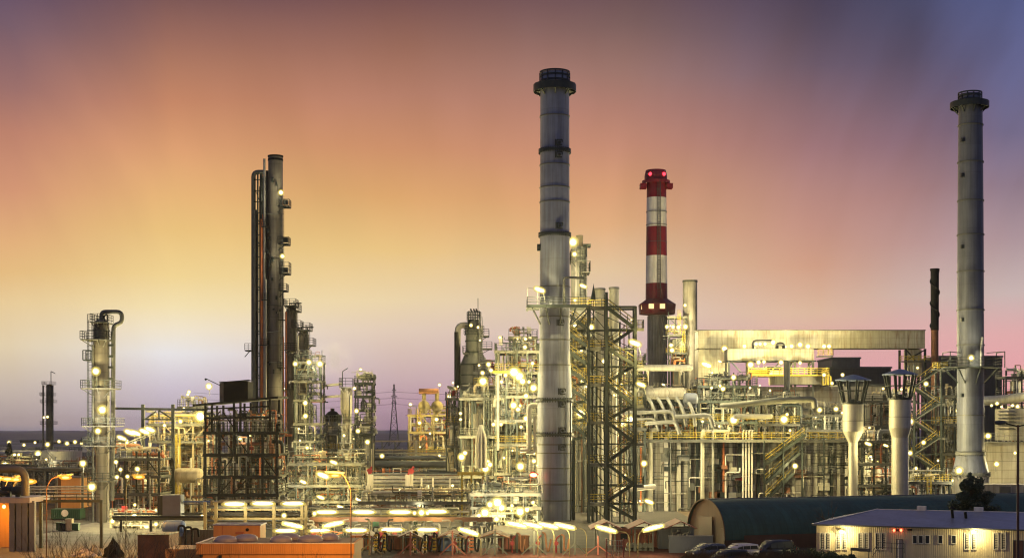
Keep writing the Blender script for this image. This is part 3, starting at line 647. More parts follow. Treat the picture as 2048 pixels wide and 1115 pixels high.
for y, a, e in ((672, 962, 978), (697, 964, 984), (706, 926, 936)): cage_platform(c, 948, D, y, 0, a, e, 12, h=1.2)
MB().path([(X(940, D), D, Z(650, D)), (X(916, D), D-.5, Z(650, D)), (X(915, D), D-.5, Z(700, D))], .58, bend=2.0, n=14).build('upper_elbow', 'concrete', c)
MB().path([(X(915, D), D-.5, Z(664, D)), (X(915, D), D-.5, Z(776, D)), (X(902, D), D-.5, Z(781, D))], .60, bend=1.8, n=14).build('downcomer', 'black', c)
b = MB(); b.ladder(X(962, D), D-2.2, Z(730, D), Z(640, D)); b.build('ladder', 'galv', c)

# lattice pylon with wires
D = 1150.
c = thing('power_pylon', 'lattice power pylon far away on the horizon between the columns', 'pylon', (X(788, D), D, 0)); k = S(D); x = X(788, D); b = MB()
zt, zb = Z(768, D), 0
def wid(z): t = (z-zb)/(zt-zb); return (9*(1-t)**1.3+1.0)*k
lv = [zb+(zt-zb)*t for t in (0, .14, .27, .39, .5, .6, .69, .77, .84, .9, .96, 1)]
for a, e in zip(lv, lv[1:]):
    for sx in (-1, 1):
        for sy in (-1, 1): b.bar((x+sx*wid(a), D+sy*wid(a), a), (x+sx*wid(e), D+sy*wid(e), e), .42)
        b.bar((x+sx*wid(a), D-wid(a), a), (x-sx*wid(e), D-wid(e), e), .28)
    b.bar((x-wid(e), D-wid(e), e), (x+wid(e), D-wid(e), e), .25)
for f, hw in ((.70, 5.5), (.80, 6.5), (.90, 4.5)):
    z = zt*f; b.bar((x-hw*k, D, z), (x+hw*k, D, z), .4); b.bar((x-hw*k, D, z), (x, D, z+1.6), .3); b.bar((x+hw*k, D, z), (x, D, z+1.6), .3)
b.build('lattice_mast', 'dull', c)
b = MB()
for f, hw in ((.70, 5.5), (.80, 6.5), (.90, 4.5)):
    for sx in (-1, 1):
        p0 = Vector((x+sx*hw*k, D, zt*f-1)); p1 = Vector((x+sx*hw*k-180, D+60, zt*f)); pts = [p0.lerp(p1, t/10)+Vector((0, 0, -14*(t/10)*(1-t/10))) for t in range(11)]
        for p, q in zip(pts, pts[1:]): b.bar(p, q, .10)
        p1 = Vector((x+sx*hw*k+170, D-40, zt*f)); pts = [p0.lerp(p1, t/10)+Vector((0, 0, -14*(t/10)*(1-t/10))) for t in range(11)]
        for p, q in zip(pts, pts[1:]): b.bar(p, q, .10)
b.build('wires', 'dull', c)
# ------------------------------------------------------------------ process units: steel decks with pipes, drums and railings
PD = 3.3
UNITS = []
PAL = ['pale']*4+['galv']*5+['dull']*5+['dark']*5+['beige']*2+['white', 'rusty', 'orange']
def unit(name, label, cat, x0, x1, D, dep, levels, seed, bays=4, nh=7, nv=8, ndrum=2, nbox=3, pal=PAL, post='dark', deck='deck', railm='dull', brace=True, back=None, toprail=True, floor0=0., rmax=.26, wpost=.26, group=None, tall=2.2, vessel=0):
    R = random.Random(seed); xa, xb = X(x0, D), X(x1, D); W = xb-xa; zs = [Z(p, D) for p in levels]
    root = thing(name, label, cat, ((xa+xb)/2, D+dep/2, 0), group); zt = zs[0]; cnt = [0]; rest = {}
    def put(b, m):   # the first hundred pipes are parts of their own, the thin remainder one part
        cnt[0] += 1
        if cnt[0] <= 92: b.build('pipe', m, root)
        else: rest.setdefault('x', []).append((b, m))
    UNITS.append((label, xa, xb, D, dep, zs, floor0, seed))
    for i in range(bays+1):
        for y in (D, D+dep):
            b = MB(); a = xa+W*i/bays; b.bar((a, y, floor0), (a, y, zt+(1.0 if R.random() < .3 else 0)), wpost); b.build('post', post, root)
    for i, z in enumerate(zs):
        b = MB(); b.span(xa-.25, xb+.25, D-.25, D+dep+.25, z-.10, z)
        for y in (D-.12, D+dep+.12): b.bar((xa-.3, y, z-.27), (xb+.3, y, z-.27), .2, .32)
        for j in range(bays+1): a = xa+W*j/bays; b.bar((a, D-.1, z-.24), (a, D+dep+.1, z-.24), .16, .24)
        dk = b.build('deck', deck, root)
        if i or toprail:
            f = MB(); f.rail([(xa-.2, D+dep, z), (xa-.2, D-.22, z), (xb+.2, D-.22, z), (xb+.2, D+dep, z)], gap=1.5); f.build('railing', railm if not isinstance(railm, list) else railm[i % len(railm)], dk)
    lv = [zt+tall]+zs+[floor0]
    for i in range(len(lv)-1):
        hi, lo = lv[i], lv[i+1]; h = hi-lo
        if h < .8: continue
        top = i == 0
        if brace and not top:
            for j in range(bays):
                if R.random() < .34:
                    a, e = xa+W*j/bays, xa+W*(j+1)/bays; b = MB(); p, q = ((a, D, lo), (e, D, hi-.3)) if R.random() < .5 else ((e, D, lo), (a, D, hi-.3)); b.bar(p, q, .15); b.build('brace', post, root)
        dens = max(.35, min(1.6, h*W/40.))*(0.7 if top else 1)
        for j in range(int(nh*PD*dens+.5)):
            r = R.choice((.04, .05, .06, .08, .1, .12, .16, rmax)); z = lo+.3+R.random()*(h-.6); y = D-.1+R.random()**1.4*(dep*.8)
            a = xa+R.uniform(-.05, .65)*W; e = min(xb+.5, a+R.uniform(.2, .9)*W); pts = [(a, y, z), (e, y, z)]; m = R.choice(pal)
            if R.random() < .75: pts = [(a, y, max(lo, z-R.uniform(.4, 2.2)) if R.random() < .6 else min(hi, z+R.uniform(.4, 1.6)))]+pts
            if R.random() < .75: pts = pts+[(e, y+R.choice((0, 0, .8)), max(lo, z-R.uniform(.4, 2.5)) if R.random() < .6 else min(hi, z+R.uniform(.4, 1.6)))]
            b = MB(); b.path(pts, r, n=7)
            for q in range(R.randint(0, 2)):
                u = a+R.random()*(e-a); b.tube((u-.07, y, z), (u+.07, y, z), r*1.7, n=8)
                if R.random() < .5: b.tube((u, y, z), (u, y-.05, z+r+.3), .035, n=5); b.lathe([(.0, 0), (.16, 0), (.16, .04), (0, .05)], (u, y-.05, z+r+.3), n=8)
            put(b, m)
        for j in range(int(nv*PD*dens+.5)):
            r = R.choice((.04, .05, .06, .08, .1, .13, .17)); a = xa+R.random()*W; y = D-.15+R.random()**1.5*dep*.8; z1 = hi-R.random()*h*.25 if not top else lo+R.uniform(.5, 1)*h; z0 = lo
            pts = [(a, y, z0), (a, y, z1)]
            if R.random() < .55: s = R.choice((-1, 1))*R.uniform(.3, 1.8); pts.append((a+s, y, z1)); pts += [(a+s, y, z1-R.uniform(.2, 1.2))] if R.random() < .5 else []
            b = MB(); b.path(pts, r, n=7)
            if R.random() < .6: u = z0+R.uniform(.2, .8)*(z1-z0); b.tube((a, y, u-.08), (a, y, u+.08), r*1.8, n=8)
            put(b, R.choice(pal))
        for j in range(int(ndrum*dens+R.random())):
            rr = min(R.uniform(.4, .85), h*.33); ln = R.uniform(1.6, 3.6); a = xa+rr+R.random()*max(.1, W-ln-2*rr); y = D+dep*R.uniform(.3, .6); m = R.choice(('pale', 'beige', 'galv', 'pale', 'dull')); b = MB()
            if R.random() < .55:
                z = lo+rr+.35; b.lathe([(0, 0), (rr*.6, .06), (rr*.92, .22), (rr, .42), (rr, ln-.42), (rr*.92, ln-.22), (rr*.6, ln-.06), (0, ln)], (a, y, z), n=18, axis='x')
                for u in (.5, ln-.5): b.box((a+u, y, lo+.2), (.25, rr*1.5, .5))
                b.tube((a+ln*.5, y, z), (a+ln*.5, y, z+rr+.4), .12)
            else:
                hh = min(h*.85, R.uniform(1.6, 3.4)); b.lathe([(0, hh), (rr*.6, hh-.06), (rr*.92, hh-.2), (rr, hh-.4), (rr, .5), (rr*.8, .3), (0, .2)], (a+rr, y, lo), n=18)
                for u in range(3): t = u*2.1; b.bar((a+rr+rr*.8*math.cos(t), y+rr*.8*math.sin(t), lo), (a+rr+rr*.8*math.cos(t), y+rr*.8*math.sin(t), lo+.6), .1)
                b.tube((a+rr, y, lo+hh-.1), (a+rr, y, lo+hh+.4), .1)
            b.build('drum', m, root)
        for j in range(int(nbox*dens+R.random())):
            w = R.uniform(.3, .8); hh = R.uniform(.4, 1.1); a = xa+R.random()*W; b = MB(); b.box((a, D+R.random()*.4, lo+hh*.5+R.uniform(0, .8)), (w, .35, hh)); b.build('cabinet', R.choice(('galv', 'pale', 'dull', 'white', 'red' if R.random() < .35 else 'pale')), root)
        if h > 1.8 and R.random() < .6 and not top:
            b = MB(); b.ladder(xa+R.uniform(.1, .9)*W, D-.5, lo, hi+.8, cage=h > 3); b.build('ladder', railm if not isinstance(railm, list) else railm[0], root)
    if rest:
        big_ = MB(); mats_ = []; fi = []
        for b, m in rest['x']:
            k = len(big_.v); big_.v += b.v; big_.f += [tuple(q+k for q in f) for f in b.f]; big_.sm += b.sm
            if m not in mats_: mats_.append(m)
            fi += [mats_.index(m)]*len(b.f)
        o = big_.build('small_piping', mats_[0], root); o['kind'] = 'stuff'
        for m in mats_[1:]: o.data.materials.append(MATS[m])
        o.data.polygons.foreach_set('material_index', fi)
    if back:
        b = MB(); b.span(xa, xb, D+dep+.3, D+dep+.5, 0, zt-.4 if back != 'clad2' else zt-3); b.build('back_wall', back, root)
    for j in range(vessel):
        rr = R.uniform(.8, 1.3); a = xa+W*(j+.5)/vessel+R.uniform(-.5, .5); b = MB(); hh = zt*R.uniform(.6, .95)
        b.lathe([(0, hh), (rr*.6, hh-.1), (rr*.92, hh-.3), (rr, hh-.6), (rr, 0)], (a, D+dep*.55, 0), n=22); b.build('vertical_vessel', R.choice(('pale', 'beige', 'column')), root)
    return root
def extra_ribs(root, D, x0, x1, y0, y1, n, seed):
    R = random.Random(seed)
    for j in range(n):
        a = R.uniform(x0, x1); yy = R.uniform(y0, y1); b = MB(); b.span(X(a, D)-R.uniform(.3, 1.1), X(a, D)+R.uniform(.3, 1.1), D-.75, D-.05, Z(yy+R.uniform(6, 16), D), Z(yy, D)); b.build('wall_cabinet', R.choice(('dull', 'dark', 'galv', 'pale', 'rusty', 'dull')), root)
def flight(root, p, q, wid=.9, stringer='dark', railm='yellow', y_face=-1, name='stair_flight'):
    p, q = Vector(p), Vector(q); b = MB(); d = q-p; n = max(3, int(abs(d.z)/.21)); wy = Vector((0, wid/2, 0))
    for s in (-1, 1): b.bar(p+wy*s, q+wy*s, .10, .42)
    for i in range(n): t = (i+.5)/n; b.box(tuple(p+d*t), (abs(d.x)/n*1.1, wid, .05))
    o = b.build(name, stringer, root)
    for k, s in enumerate((-1, 1)):
        r = MB()
        for f in (.52, 1.05): r.bar(p+wy*s+Vector((0, 0, f+.15)), q+wy*s+Vector((0, 0, f+.15)), .075)
        for i in range(5): u = p+d*(i/4)+wy*s; r.bar(u, u+Vector((0, 0, 1.1)), .065)
        r.build('handrail', railm if k else stringer, o)
    return o
def landing(root, x0, x1, y0, y1, z, front='dark', yellow='yellow', sides=(1, 1)):
    b = MB(); b.span(x0, x1, y0, y1, z-.12, z); b.bar((x0, y0, z-.22), (x1, y0, z-.22), .16, .42); o = b.build('landing', 'deck', root)
    MB().rail([(x0, y0, z), (x1, y0, z)], gap=.9, w=.065).build('railing', front, o)
    MB().rail([(x0, y1, z), (x1, y1, z)], gap=.9, w=.07, nb=3).build('railing', yellow, o)
    if sides[0]: MB().rail([(x0, y0, z), (x0, y1, z)], gap=.9, w=.065).build('railing', front, o)
    if sides[1]: MB().rail([(x1, y0, z), (x1, y1, z)], gap=.9, w=.065).build('railing', front, o)
    return o

# big stair tower right of the tallest chimney
D = 193.
st = thing('stair_tower', 'tall dark steel stair tower with yellow handrails right of the tallest chimney', 'stair tower', (X(1235, D), D, 0))
xl, xr = X(1213, D), X(1271, D)
for a, y, top, w in ((1178, 0, 612, .24), (1213, 0, 584, .36), (1271, 0, 612, .36), (1178, 3, 612, .24), (1213, 3, 584, .3), (1271, 3, 612, .3), (1196, 3, 700, .24), (1243, 3, 640, .24)):
    b = MB(); b.bar((X(a, D), D+y, 0), (X(a, D), D+y, Z(top, D)), w); b.build('post', 'dark', st)
b = MB(); b.bar((X(1213, D), D, Z(613, D)), (X(1271, D), D, Z(613, D)), .24); b.build('beam', 'dark', st)
LY = [612, 655, 694, 729, 766, 809, 841, 885, 926, 968, 1005, 1038]
for i, y in enumerate(LY[:-1]):
    z = Z(y, D); right = i % 2 == 1
    if right: landing(st, X(1268, D), X(1288, D), D+.2, D+2.8, z)
    elif i == 0: landing(st, X(1178, D), X(1216, D), D+.2, D+2.8, z, sides=(0, 0))
    else: landing(st, X(1177, D), X(1216, D), D+.2, D+2.8, z, sides=(1, 0))
    z2 = Z(LY[i+1], D); yy = D+.8 if i % 2 == 0 else D+2.1
    flight(st, (X(1270, D) if right else xl, yy, z), (xl if right else X(1270, D), yy, z2), railm='yellow')
    b = MB(); b.bar((xl, D, z-.2), (xr, D, z-.2), .14); b.build('beam', 'dark', st)
for a0, y0_, a1, y1_ in ((1178, 620, 1150, 655), (1178, 900, 1213, 945)):
    b = MB(); b.bar((X(a0, D), D+.0, Z(y0_, D)), (X(a1, D), D+.0, Z(y1_, D)), .17); b.build('brace', 'dark', st)
for i, y in enumerate(LY[:-1]):
    b = MB(); b.bar((X(1178, D), D+3.05, Z(y, D)), (X(1271, D), D+3.05, Z(LY[i+1], D)), .1); b.bar((X(1213, D), D+3.05, Z(LY[i+1], D)), (X(1178, D), D+3.05, Z(y, D)), .1); b.build('rear_brace', 'dark', st)
    b = MB(); b.span(X(1179, D), X(1270, D), D+2.9, D+3.1, Z(y, D)-.3, Z(y, D)-.05); b.build('rear_beam', 'dark', st)
for px, r, m in ((1221, .16, 'dull'), (1227, .1, 'galv'), (1262, .12, 'dull'), (1204, .14, 'pale'), (1188, .2, 'dark'), (1252, .08, 'red')):
    b = MB(); b.tube((X(px, D), D+3.4, 0), (X(px, D), D+3.4, Z(640+(px*7) % 60, D)), r); b.build('riser_pipe', m, st)
# second stair tower behind the chimney
D = 209.
s2 = thing('stair_tower', 'second stair tower half hidden behind the tallest chimney, all its visible flights descending right', 'stair tower', (X(1145, D), D, 0))
for a in (1112, 1180):
    for y in (0, 3): b = MB(); b.bar((X(a, D), D+y, 0), (X(a, D), D+y, Z(618, D)), .26); b.build('post', 'dark', s2)
ys = [630, 655, 668, 692, 705, 730, 738, 765, 772, 800, 808, 836]
yy = 622
for i in range(7):
    y0_ = 628+i*36; y1_ = y0_+29
    flight(s2, (X(1136, D), D+.6, Z(y0_, D)), (X(1176, D), D+.6, Z(y1_, D)))
    landing(s2, X(1172, D), X(1186, D), D, D+3, Z(y1_, D)); landing(s2, X(1108, D), X(1138, D), D, D+3, Z(y0_, D))
    flight(s2, (X(1176, D), D+2.2, Z(y1_, D)), (X(1136, D), D+2.2, Z(y0_+36, D)))
# long cladded furnace building with walkway and stairs
D = 222.
fb = thing('furnace_building', 'long panelled furnace building with vertical ribs behind the barrel roofed hall', 'building', (X(1410, D), D+6, 0))
x0, x1, zt = X(1142, D), X(1690, D), Z(880, D)
b = MB(); b.span(x0, x1, D, D+13, 0, zt); b.build('wall', 'panel', fb)
R = random.Random(5)
for a, w, m in ((1150, .5, 'rusty'), (1160, .35, 'dull'), (1178, .3, 'dull'), (1190, .4, 'dark'), (1206, .25, 'dull'), (1226, .4, 'dark'), (1246, .35, 'dull'), (1283, .4, 'dull'), (1302, .7, 'pale'), (1332, .6, 'white'), (1357, .6, 'pale'), (1378, .5, 'dull'), (1394, .4, 'dark'), (1420, .6, 'pale'), (1437, .5, 'dark'), (1446, .3, 'orange'), (1461, .5, 'pale'), (1478, .45, 'dark'), (1500, .35, 'dull'), (1516, .5, 'dark'), (1540, .4, 'dull'), (1562, .35, 'dark'), (1586, .4, 'pale'), (1608, .35, 'dull'), (1630, .6, 'pale'), (1650, .6, 'clad'), (1662, .4, 'dark'), (1676, .5, 'pale')):
    b = MB(); b.span(X(a, D)-w/2, X(a, D)+w/2, D-.35-R.random()*.25, D+.002, 0, zt-.25*R.random()); b.build('rib', m, fb)
b = MB(); b.span(x0, x1, D-1.5, D+.3, zt, zt+.16); b.bar((x0, D-1.45, zt-.14), (x1, D-1.45, zt-.14), .2, .34); wk = b.build('walkway', 'deck', fb)
MB().rail([(X(1278, D), D-1.4, zt+.16), (x1, D-1.4, zt+.16)], gap=1.5, w=.06).build('railing', 'yellow', wk)
for a, r, m in ((1300, .35, 'pale'), (1403, .32, 'pale'), (1484, .12, 'white'), (1490, .12, 'white'), (1496, .12, 'white'), (1502, .12, 'white'), (1424, .2, 'galv'), (1340, .12, 'dull')):
    MB().path([(X(a, D), D-1.0, 0), (X(a, D), D-1.0, zt+1.6), (X(a, D)+.9, D+.3, zt+1.6)], r, n=10).build('riser_pipe', m, fb)
MB().path([(X(1450, D), D-.8, 0), (X(1450, D), D-.8, Z(944, D)), (X(1478, D), D-.8, Z(944, D)), (X(1478, D), D-.8, Z(934, D))], .16).build('riser_pipe', 'white', fb)
b = MB(); b.box((X(1476, D), D-.7, Z(957, D)), (1.2, .1, .5)); b.build('red_sign', 'red', fb)
for y in (905, 945):
    b = MB(); b.span(X(1500, D), X(1680, D), D-1.3, D-.001, Z(y, D)-.12, Z(y, D)); o = b.build('gallery', 'deck', fb); MB().rail([(X(1590, D), D-1.25, Z(y, D)), (X(1680, D), D-1.25, Z(y, D))], gap=1.3).build('railing', 'galv', o)
for i, (y0_, y1_) in enumerate(((868, 928), (905, 965), (945, 1000))):
    flight(fb, (X(1604-12*i, D), D-2.2, Z(y0_, D)), (X(1524, D), D-2.2, Z(y1_, D)), wid=1.0)
for a in (1522, 1560, 1597, 1640): b = MB(); b.bar((X(a, D), D-2.8, 0), (X(a, D), D-2.8, Z(880, D)), .2); b.build('stair_post', 'dark', fb)
for i in range(80):
    a = R.uniform(1150, 1680); w = R.uniform(1, 4); y = R.uniform(890, 1020); b = MB(); b.path([(X(a, D), D-.7, Z(y+R.uniform(8, 30), D)), (X(a, D), D-.7, Z(y, D)), (X(a, D)+w, D-.7, Z(y, D))], R.choice((.05, .07, .09)), n=6); b.build('conduit', R.choice(('dull', 'pale', 'dark', 'white')), fb)
extra_ribs(fb, D, 1300, 1680, 890, 985, 26, 91)
for y, a, e in ((893, 1400, 1500), (912, 1330, 1440), (925, 1620, 1685), (899, 1560, 1690), (958, 1405, 1480)):
    b = MB(); b.span(X(a, D), X(e, D), D-1.1, D-.6, Z(y, D)-.08, Z(y, D)); b.rail([(X(a, D), D-1.1, Z(y, D)), (X(e, D), D-1.1, Z(y, D))], gap=1.2, nb=2); b.build('cable_gallery', 'dark', fb)
b = MB(); b.path([(X(1232, D-14), D-14, 0), (X(1232, D-14), D-14, Z(980, D-14)), (X(1255, D-14), D-14, Z(977, D-14)), (X(1308, D-8), D-8, Z(972, D-8))], .40, n=12, bend=1.2); solo(b, 'bent_pipe', 'white', 'thick white pipe bending from the ground past the foot of the stair tower', 'pipe')

# decks of piping on top of and behind the furnace building
unit('piping_deck', 'crowded piping deck with silver drums right behind the stair tower', 'process unit', 1278, 1395, 224, 9, [792, 836], 11, bays=4, nh=11, nv=9, ndrum=2, nbox=3, railm=['yellow', 'dull'], post='dark', floor0=Z(880, 224), back=None)
unit('piping_deck', 'dark piping deck with white pipes in the middle of the right half', 'process unit', 1398, 1512, 221.5, 9, [770, 800, 842], 12, bays=5, nh=11, nv=12, ndrum=2, nbox=4, railm=['dark', 'dull', 'yellow'], post='dark', deck='dark', floor0=Z(880, 221))
unit('piping_deck', 'piping deck behind the plain grey vent stack', 'process unit', 1516, 1596, 223, 9, [800, 846], 13, bays=3, nh=9, nv=10, ndrum=2, nbox=3, railm=['dull', 'yellow'], post='dark', floor0=Z(880, 222))
unit('piping_deck', 'rightmost piping deck beside the left hatted vent stack', 'process unit', 1600, 1690, 224, 9, [828, 858], 14, bays=4, nh=9, nv=11, ndrum=2, nbox=3, railm=['dull', 'dark'], post='dark', floor0=Z(880, 224))
unit('stairside_rig', 'brightly lit pipe rig seen through the upper stair tower', 'process unit', 1142, 1216, 218, 5, [652, 700, 745, 800, 850], 15, bays=3, nh=7, nv=9, ndrum=2, nbox=2, railm=['yellow', 'dull'], post='dark', back='clad', vessel=2)
unit('stairside_rig', 'lower lit pipe rig behind the right posts of the stair tower', 'process unit', 1218, 1290, 219, 5, [720, 770, 815, 855], 16, bays=3, nh=8, nv=9, ndrum=2, nbox=2, railm=['dull', 'yellow'], post='dark', back='clad', vessel=2)
def hvessel(px0, px1, py, hw, D, m, label, n=24):
    k = S(D); r = hw*k; a, e = X(px0, D), X(px1, D); ln = e-a; b = MB(); cap = min(r*.7, ln*.2)
    b.lathe([(0, 0), (r*.55, cap*.12), (r*.9, cap*.5), (r, cap), (r, ln-cap), (r*.9, ln-cap*.5), (r*.55, ln-cap*.12), (0, ln)], (a, D, Z(py, D)), n=n, axis='x')
    for u in (.2, .8): b.box((a+u*ln, D, Z(py, D)-r*1.02), (.4, r*1.4, r*.5))
    return solo(b, 'pressure_vessel', m, label, 'vessel', 'horizontal pressure vessels')
hvessel(1272, 1386, 735, 6.5, 219, 'pale', 'long pale horizontal vessel with tapered end beside the stair tower')
hvessel(1276, 1372, 786, 12, 221, 'clad', 'fat pale horizontal drum below the long pale vessel')
hvessel(1366, 1396, 798, 13, 219, 'bluegrey', 'dark blue grey short drum beside the fat pale drum')
hvessel(300, 344, 948, 17, 212, 'dull', 'left of two dim horizontal drums under the left pipe bridge')
hvessel(346, 408, 950, 15, 213, 'beige', 'right of two dim horizontal drums under the left pipe bridge')
hvessel(324, 372, 1053, 14, 150, 'blue', 'small blue tank in front of the grey sheet wall at left')
hvessel(1466, 1545, 832, 5, 219, 'pale', 'slim silver horizontal vessel above the yellow railed walkway')
b = MB(); b.path([(X(1440, 219), 219, Z(812, 219)), (X(1560, 219), 219, Z(800, 219)), (X(1628, 219), 219, Z(798, 219)), (X(1630, 219), 219, Z(815, 219))], .5, n=14); solo(b, 'duct_pipe', 'dull', 'thick grey duct running over the right piping decks', 'pipe')
for j in range(5):
    a = 1296+j*19; b = MB(); b.path([(X(a, 219), 219, Z(795, 219)), (X(a+8, 218), 218, Z(808, 218)), (X(a+16, 217.5), 217.5, Z(830, 218)), (X(a+18, 217.5), 217.5, Z(852, 218))], .27, n=10); solo(b, 'bent_duct', 'galv', 'pale bent duct, %s of five below the fat pale drum' % nth(j, 5), 'pipe', 'bent ducts below the pale drum')
for j, (a, e, y, r) in enumerate(((1240, 1345, 822, .4), (1290, 1352, 842, .45), (1350, 1420, 829, .5), (1240, 1310, 836, .3))):
    b = MB(); b.path([(X(a, 217), 217, Z(y+4, 217)), (X(e, 217), 217, Z(y, 217)), (X(e+7, 217), 217, Z(y+25, 217))], r*.7, n=10, bend=.8); solo(b, 'header_pipe', 'galv', ['long silver header pipe crossing behind the stair tower, highest of four', 'third lowest silver header pipe with elbow below the bent ducts', 'thick silver header pipe ending above the white risers', 'short silver header pipe close to the stair tower post'][j], 'pipe')

# galleries, yellow platform, buildings at the back
D = 300.
g = thing('conveyor_gallery', 'long pale rust streaked gallery bridging above the right plant', 'gallery', (X(1620, D), D, 0)); k = S(D)
b = MB(); b.span(X(1396, D), X(1850, D), D, D+5, Z(696, D), Z(661, D)); b.build('body', 'gallery', g)
b = MB(); b.span(X(1395, D), X(1851, D), D-.15, D+5.1, Z(661, D)+.002, Z(659, D)); b.build('roof', 'dull', g)
b = MB(); b.span(X(1396, D), X(1460, D), D-.1, D+5, 0, Z(698, D)); b.build('end_tower', 'gallery', g)
for a in (1812, 1850):
    for y in (0, 5): b = MB(); b.bar((X(a, D), D+y, 0), (X(a, D), D+y, Z(697, D)), .45); b.build('leg', 'dark', g)
b = MB(); b.span(X(1818, D), X(1846, D), D+1, D+4, Z(752, D), Z(698, D)); b.build('lift_shaft', 'gallery', g)
b = MB(); b.bar((X(1812, D), D-.1, Z(720, D)), (X(1850, D), D-.1, Z(699, D)), .25); b.bar((X(1812, D), D-.1, Z(699, D)), (X(1830, D), D-.1, Z(720, D)), .25); b.build('brace', 'dark', g)
b = MB(); b.span(X(1800, D), X(1856, D), D-1.5, D, Z(724, D), Z(722, D)); o = b.build('platform', 'deck', g); MB().rail([(X(1800, D), D, Z(722, D)), (X(1800, D), D-1.4, Z(722, D)), (X(1856, D), D-1.4, Z(722, D)), (X(1856, D), D, Z(722, D))], gap=1.2, w=.1).build('railing', 'yellow', o)
D = 286.
g = thing('duct_gallery', 'shorter pale gallery on struts in front of the long one', 'gallery', (X(1545, D), D, 0))
b = MB(); b.span(X(1455, D), X(1628, D), D, D+4.5, Z(720, D), Z(697, D)); b.build('body', 'gallery', g)
b = MB(); b.span(X(1452, D), X(1632, D), D-.2, D+4.6, Z(722.5, D), Z(720, D)-.004); b.build('floor_beam', 'dark', g)
for a in (1458, 1500, 1590, 1626):
    for y in (0, 4): b = MB(); b.bar((X(a, D), D+y, 0), (X(a, D), D+y, Z(722, D)), .4); b.build('leg', 'dull', g)
for a, e in ((1462, 1482), (1498, 1516), (1560, 1540), (1590, 1570), (1626, 1606)): b = MB(); b.bar((X(a, D), D-.1, Z(723, D)), (X(e, D), D-.1, Z(744, D)), .25); b.build('brace', 'dull', g)
b = MB(); b.span(X(1493, D), X(1655, D), D-2, D+5, Z(752, D), Z(749, D)); o = b.build('deck', 'yellow', g)
MB().rail([(X(1493, D), D-1.9, Z(749, D)), (X(1655, D), D-1.9, Z(749, D)), (X(1655, D), D+5, Z(749, D))], gap=1.3, w=.12, h=1.3).build('railing', 'yellow', o)
b = MB(); b.span(X(1496, D), X(1536, D), D-1.85, D-1.7, Z(749, D), Z(739, D)); b.build('screen', 'yellow', o)
b = MB(); b.span(X(1535, D), X(1570, D), D+2, D+4, Z(748, D), Z(731, D)); b.build('control_cabin', 'white', o)
b = MB(); b.span(X(1537, D), X(1566, D), D+1.85, D+1.99, Z(740, D), Z(732, D)); b.build('cabin_window', 'glass', o)
b = MB(); b.span(X(1548, D), X(1655, D), D-1, D+6, Z(768, D), Z(752, D)-.004); b.build('lower_casing', 'gallery', g)
b = MB(); b.span(X(1400, D), X(1700, D), D+2, D+8, 0, Z(772, D)); b.build('base_building', 'clad', g)
b = MB(); b.span(X(1632, D), X(1662, D), D-2, D, Z(714, D), Z(712, D)); o = b.build('side_platform', 'deck', g); MB().rail([(X(1632, D), D-1.9, Z(712, D)), (X(1662, D), D-1.9, Z(712, D)), (X(1662, D), D, Z(712, D))], gap=1., w=.12, h=1.3).build('railing', 'yellow', o)
b = MB(); b.path([(X(1508, D), D+1, Z(697, D)), (X(1508, D), D+1, Z(681, D)), (X(1545, D), D+1, Z(681, D))], .3); b.path([(X(1556, D), D+1, Z(697, D)), (X(1556, D), D+1, Z(687, D)), (X(1569, D), D+1, Z(687, D)), (X(1569, D), D+1, Z(697, D))], .4); b.build('roof_pipes', 'dull', g)
for j in range(4): b = MB(); b.span(X(1640+5*j, D), X(1643+5*j, D), D-2.2, D-2, Z(770, D), Z(752, D)); b.build('stair_stringer', 'yellow', g)
# small steel frame right of the striped chimney
D = 318.
unit('lamp_tower', 'small dark steel frame with glowing lamps between the striped and the pale chimney', 'process unit', 1337, 1372, D, 4, [632, 668, 704], 21, bays=1, nh=2, nv=2, ndrum=0, nbox=3, railm='yellow', post='dark', tall=.5, toprail=False)
b = MB(); b.span(X(1347, D), X(1396, D), D+1, D+6, 0, Z(676, D)); solo(b, 'plant_room', 'dull', 'plain grey plant room below the pale chimney', 'building')
for j, (a, e, yt, yb, dd, m, lab) in enumerate(((1655, 1782, 736, 860, 420, 'darkbuild', 'dark windowless hall behind the left hatted vent stack'), (1664, 1720, 717, 860, 430, 'dull', 'grey block rising behind the dark windowless hall'), (1880, 2004, 714, 900, 430, 'darkbuild', 'dark windowless hall behind the right-hand chimney'), (1690, 1765, 772, 1010, 290, 'clad', 'tan clad building behind the left hatted vent stack'), (1740, 1785, 790, 1010, 330, 'darkbuild', 'dim building between the two hatted vent stacks'))):
    c = thing('process_hall', lab, 'building', (X((a+e)/2, dd), dd, 0)); b = MB(); b.span(X(a, dd), X(e, dd), dd, dd+20, 0, Z(yt, dd)); b.build('wall', m, c)
    b = MB(); b.span(X(a, dd)-.3, X(e, dd)+.3, dd-.3, dd+20.3, Z(yt, dd)+.003, Z(yt, dd)+.5); b.build('roof_edge', 'dull', c)

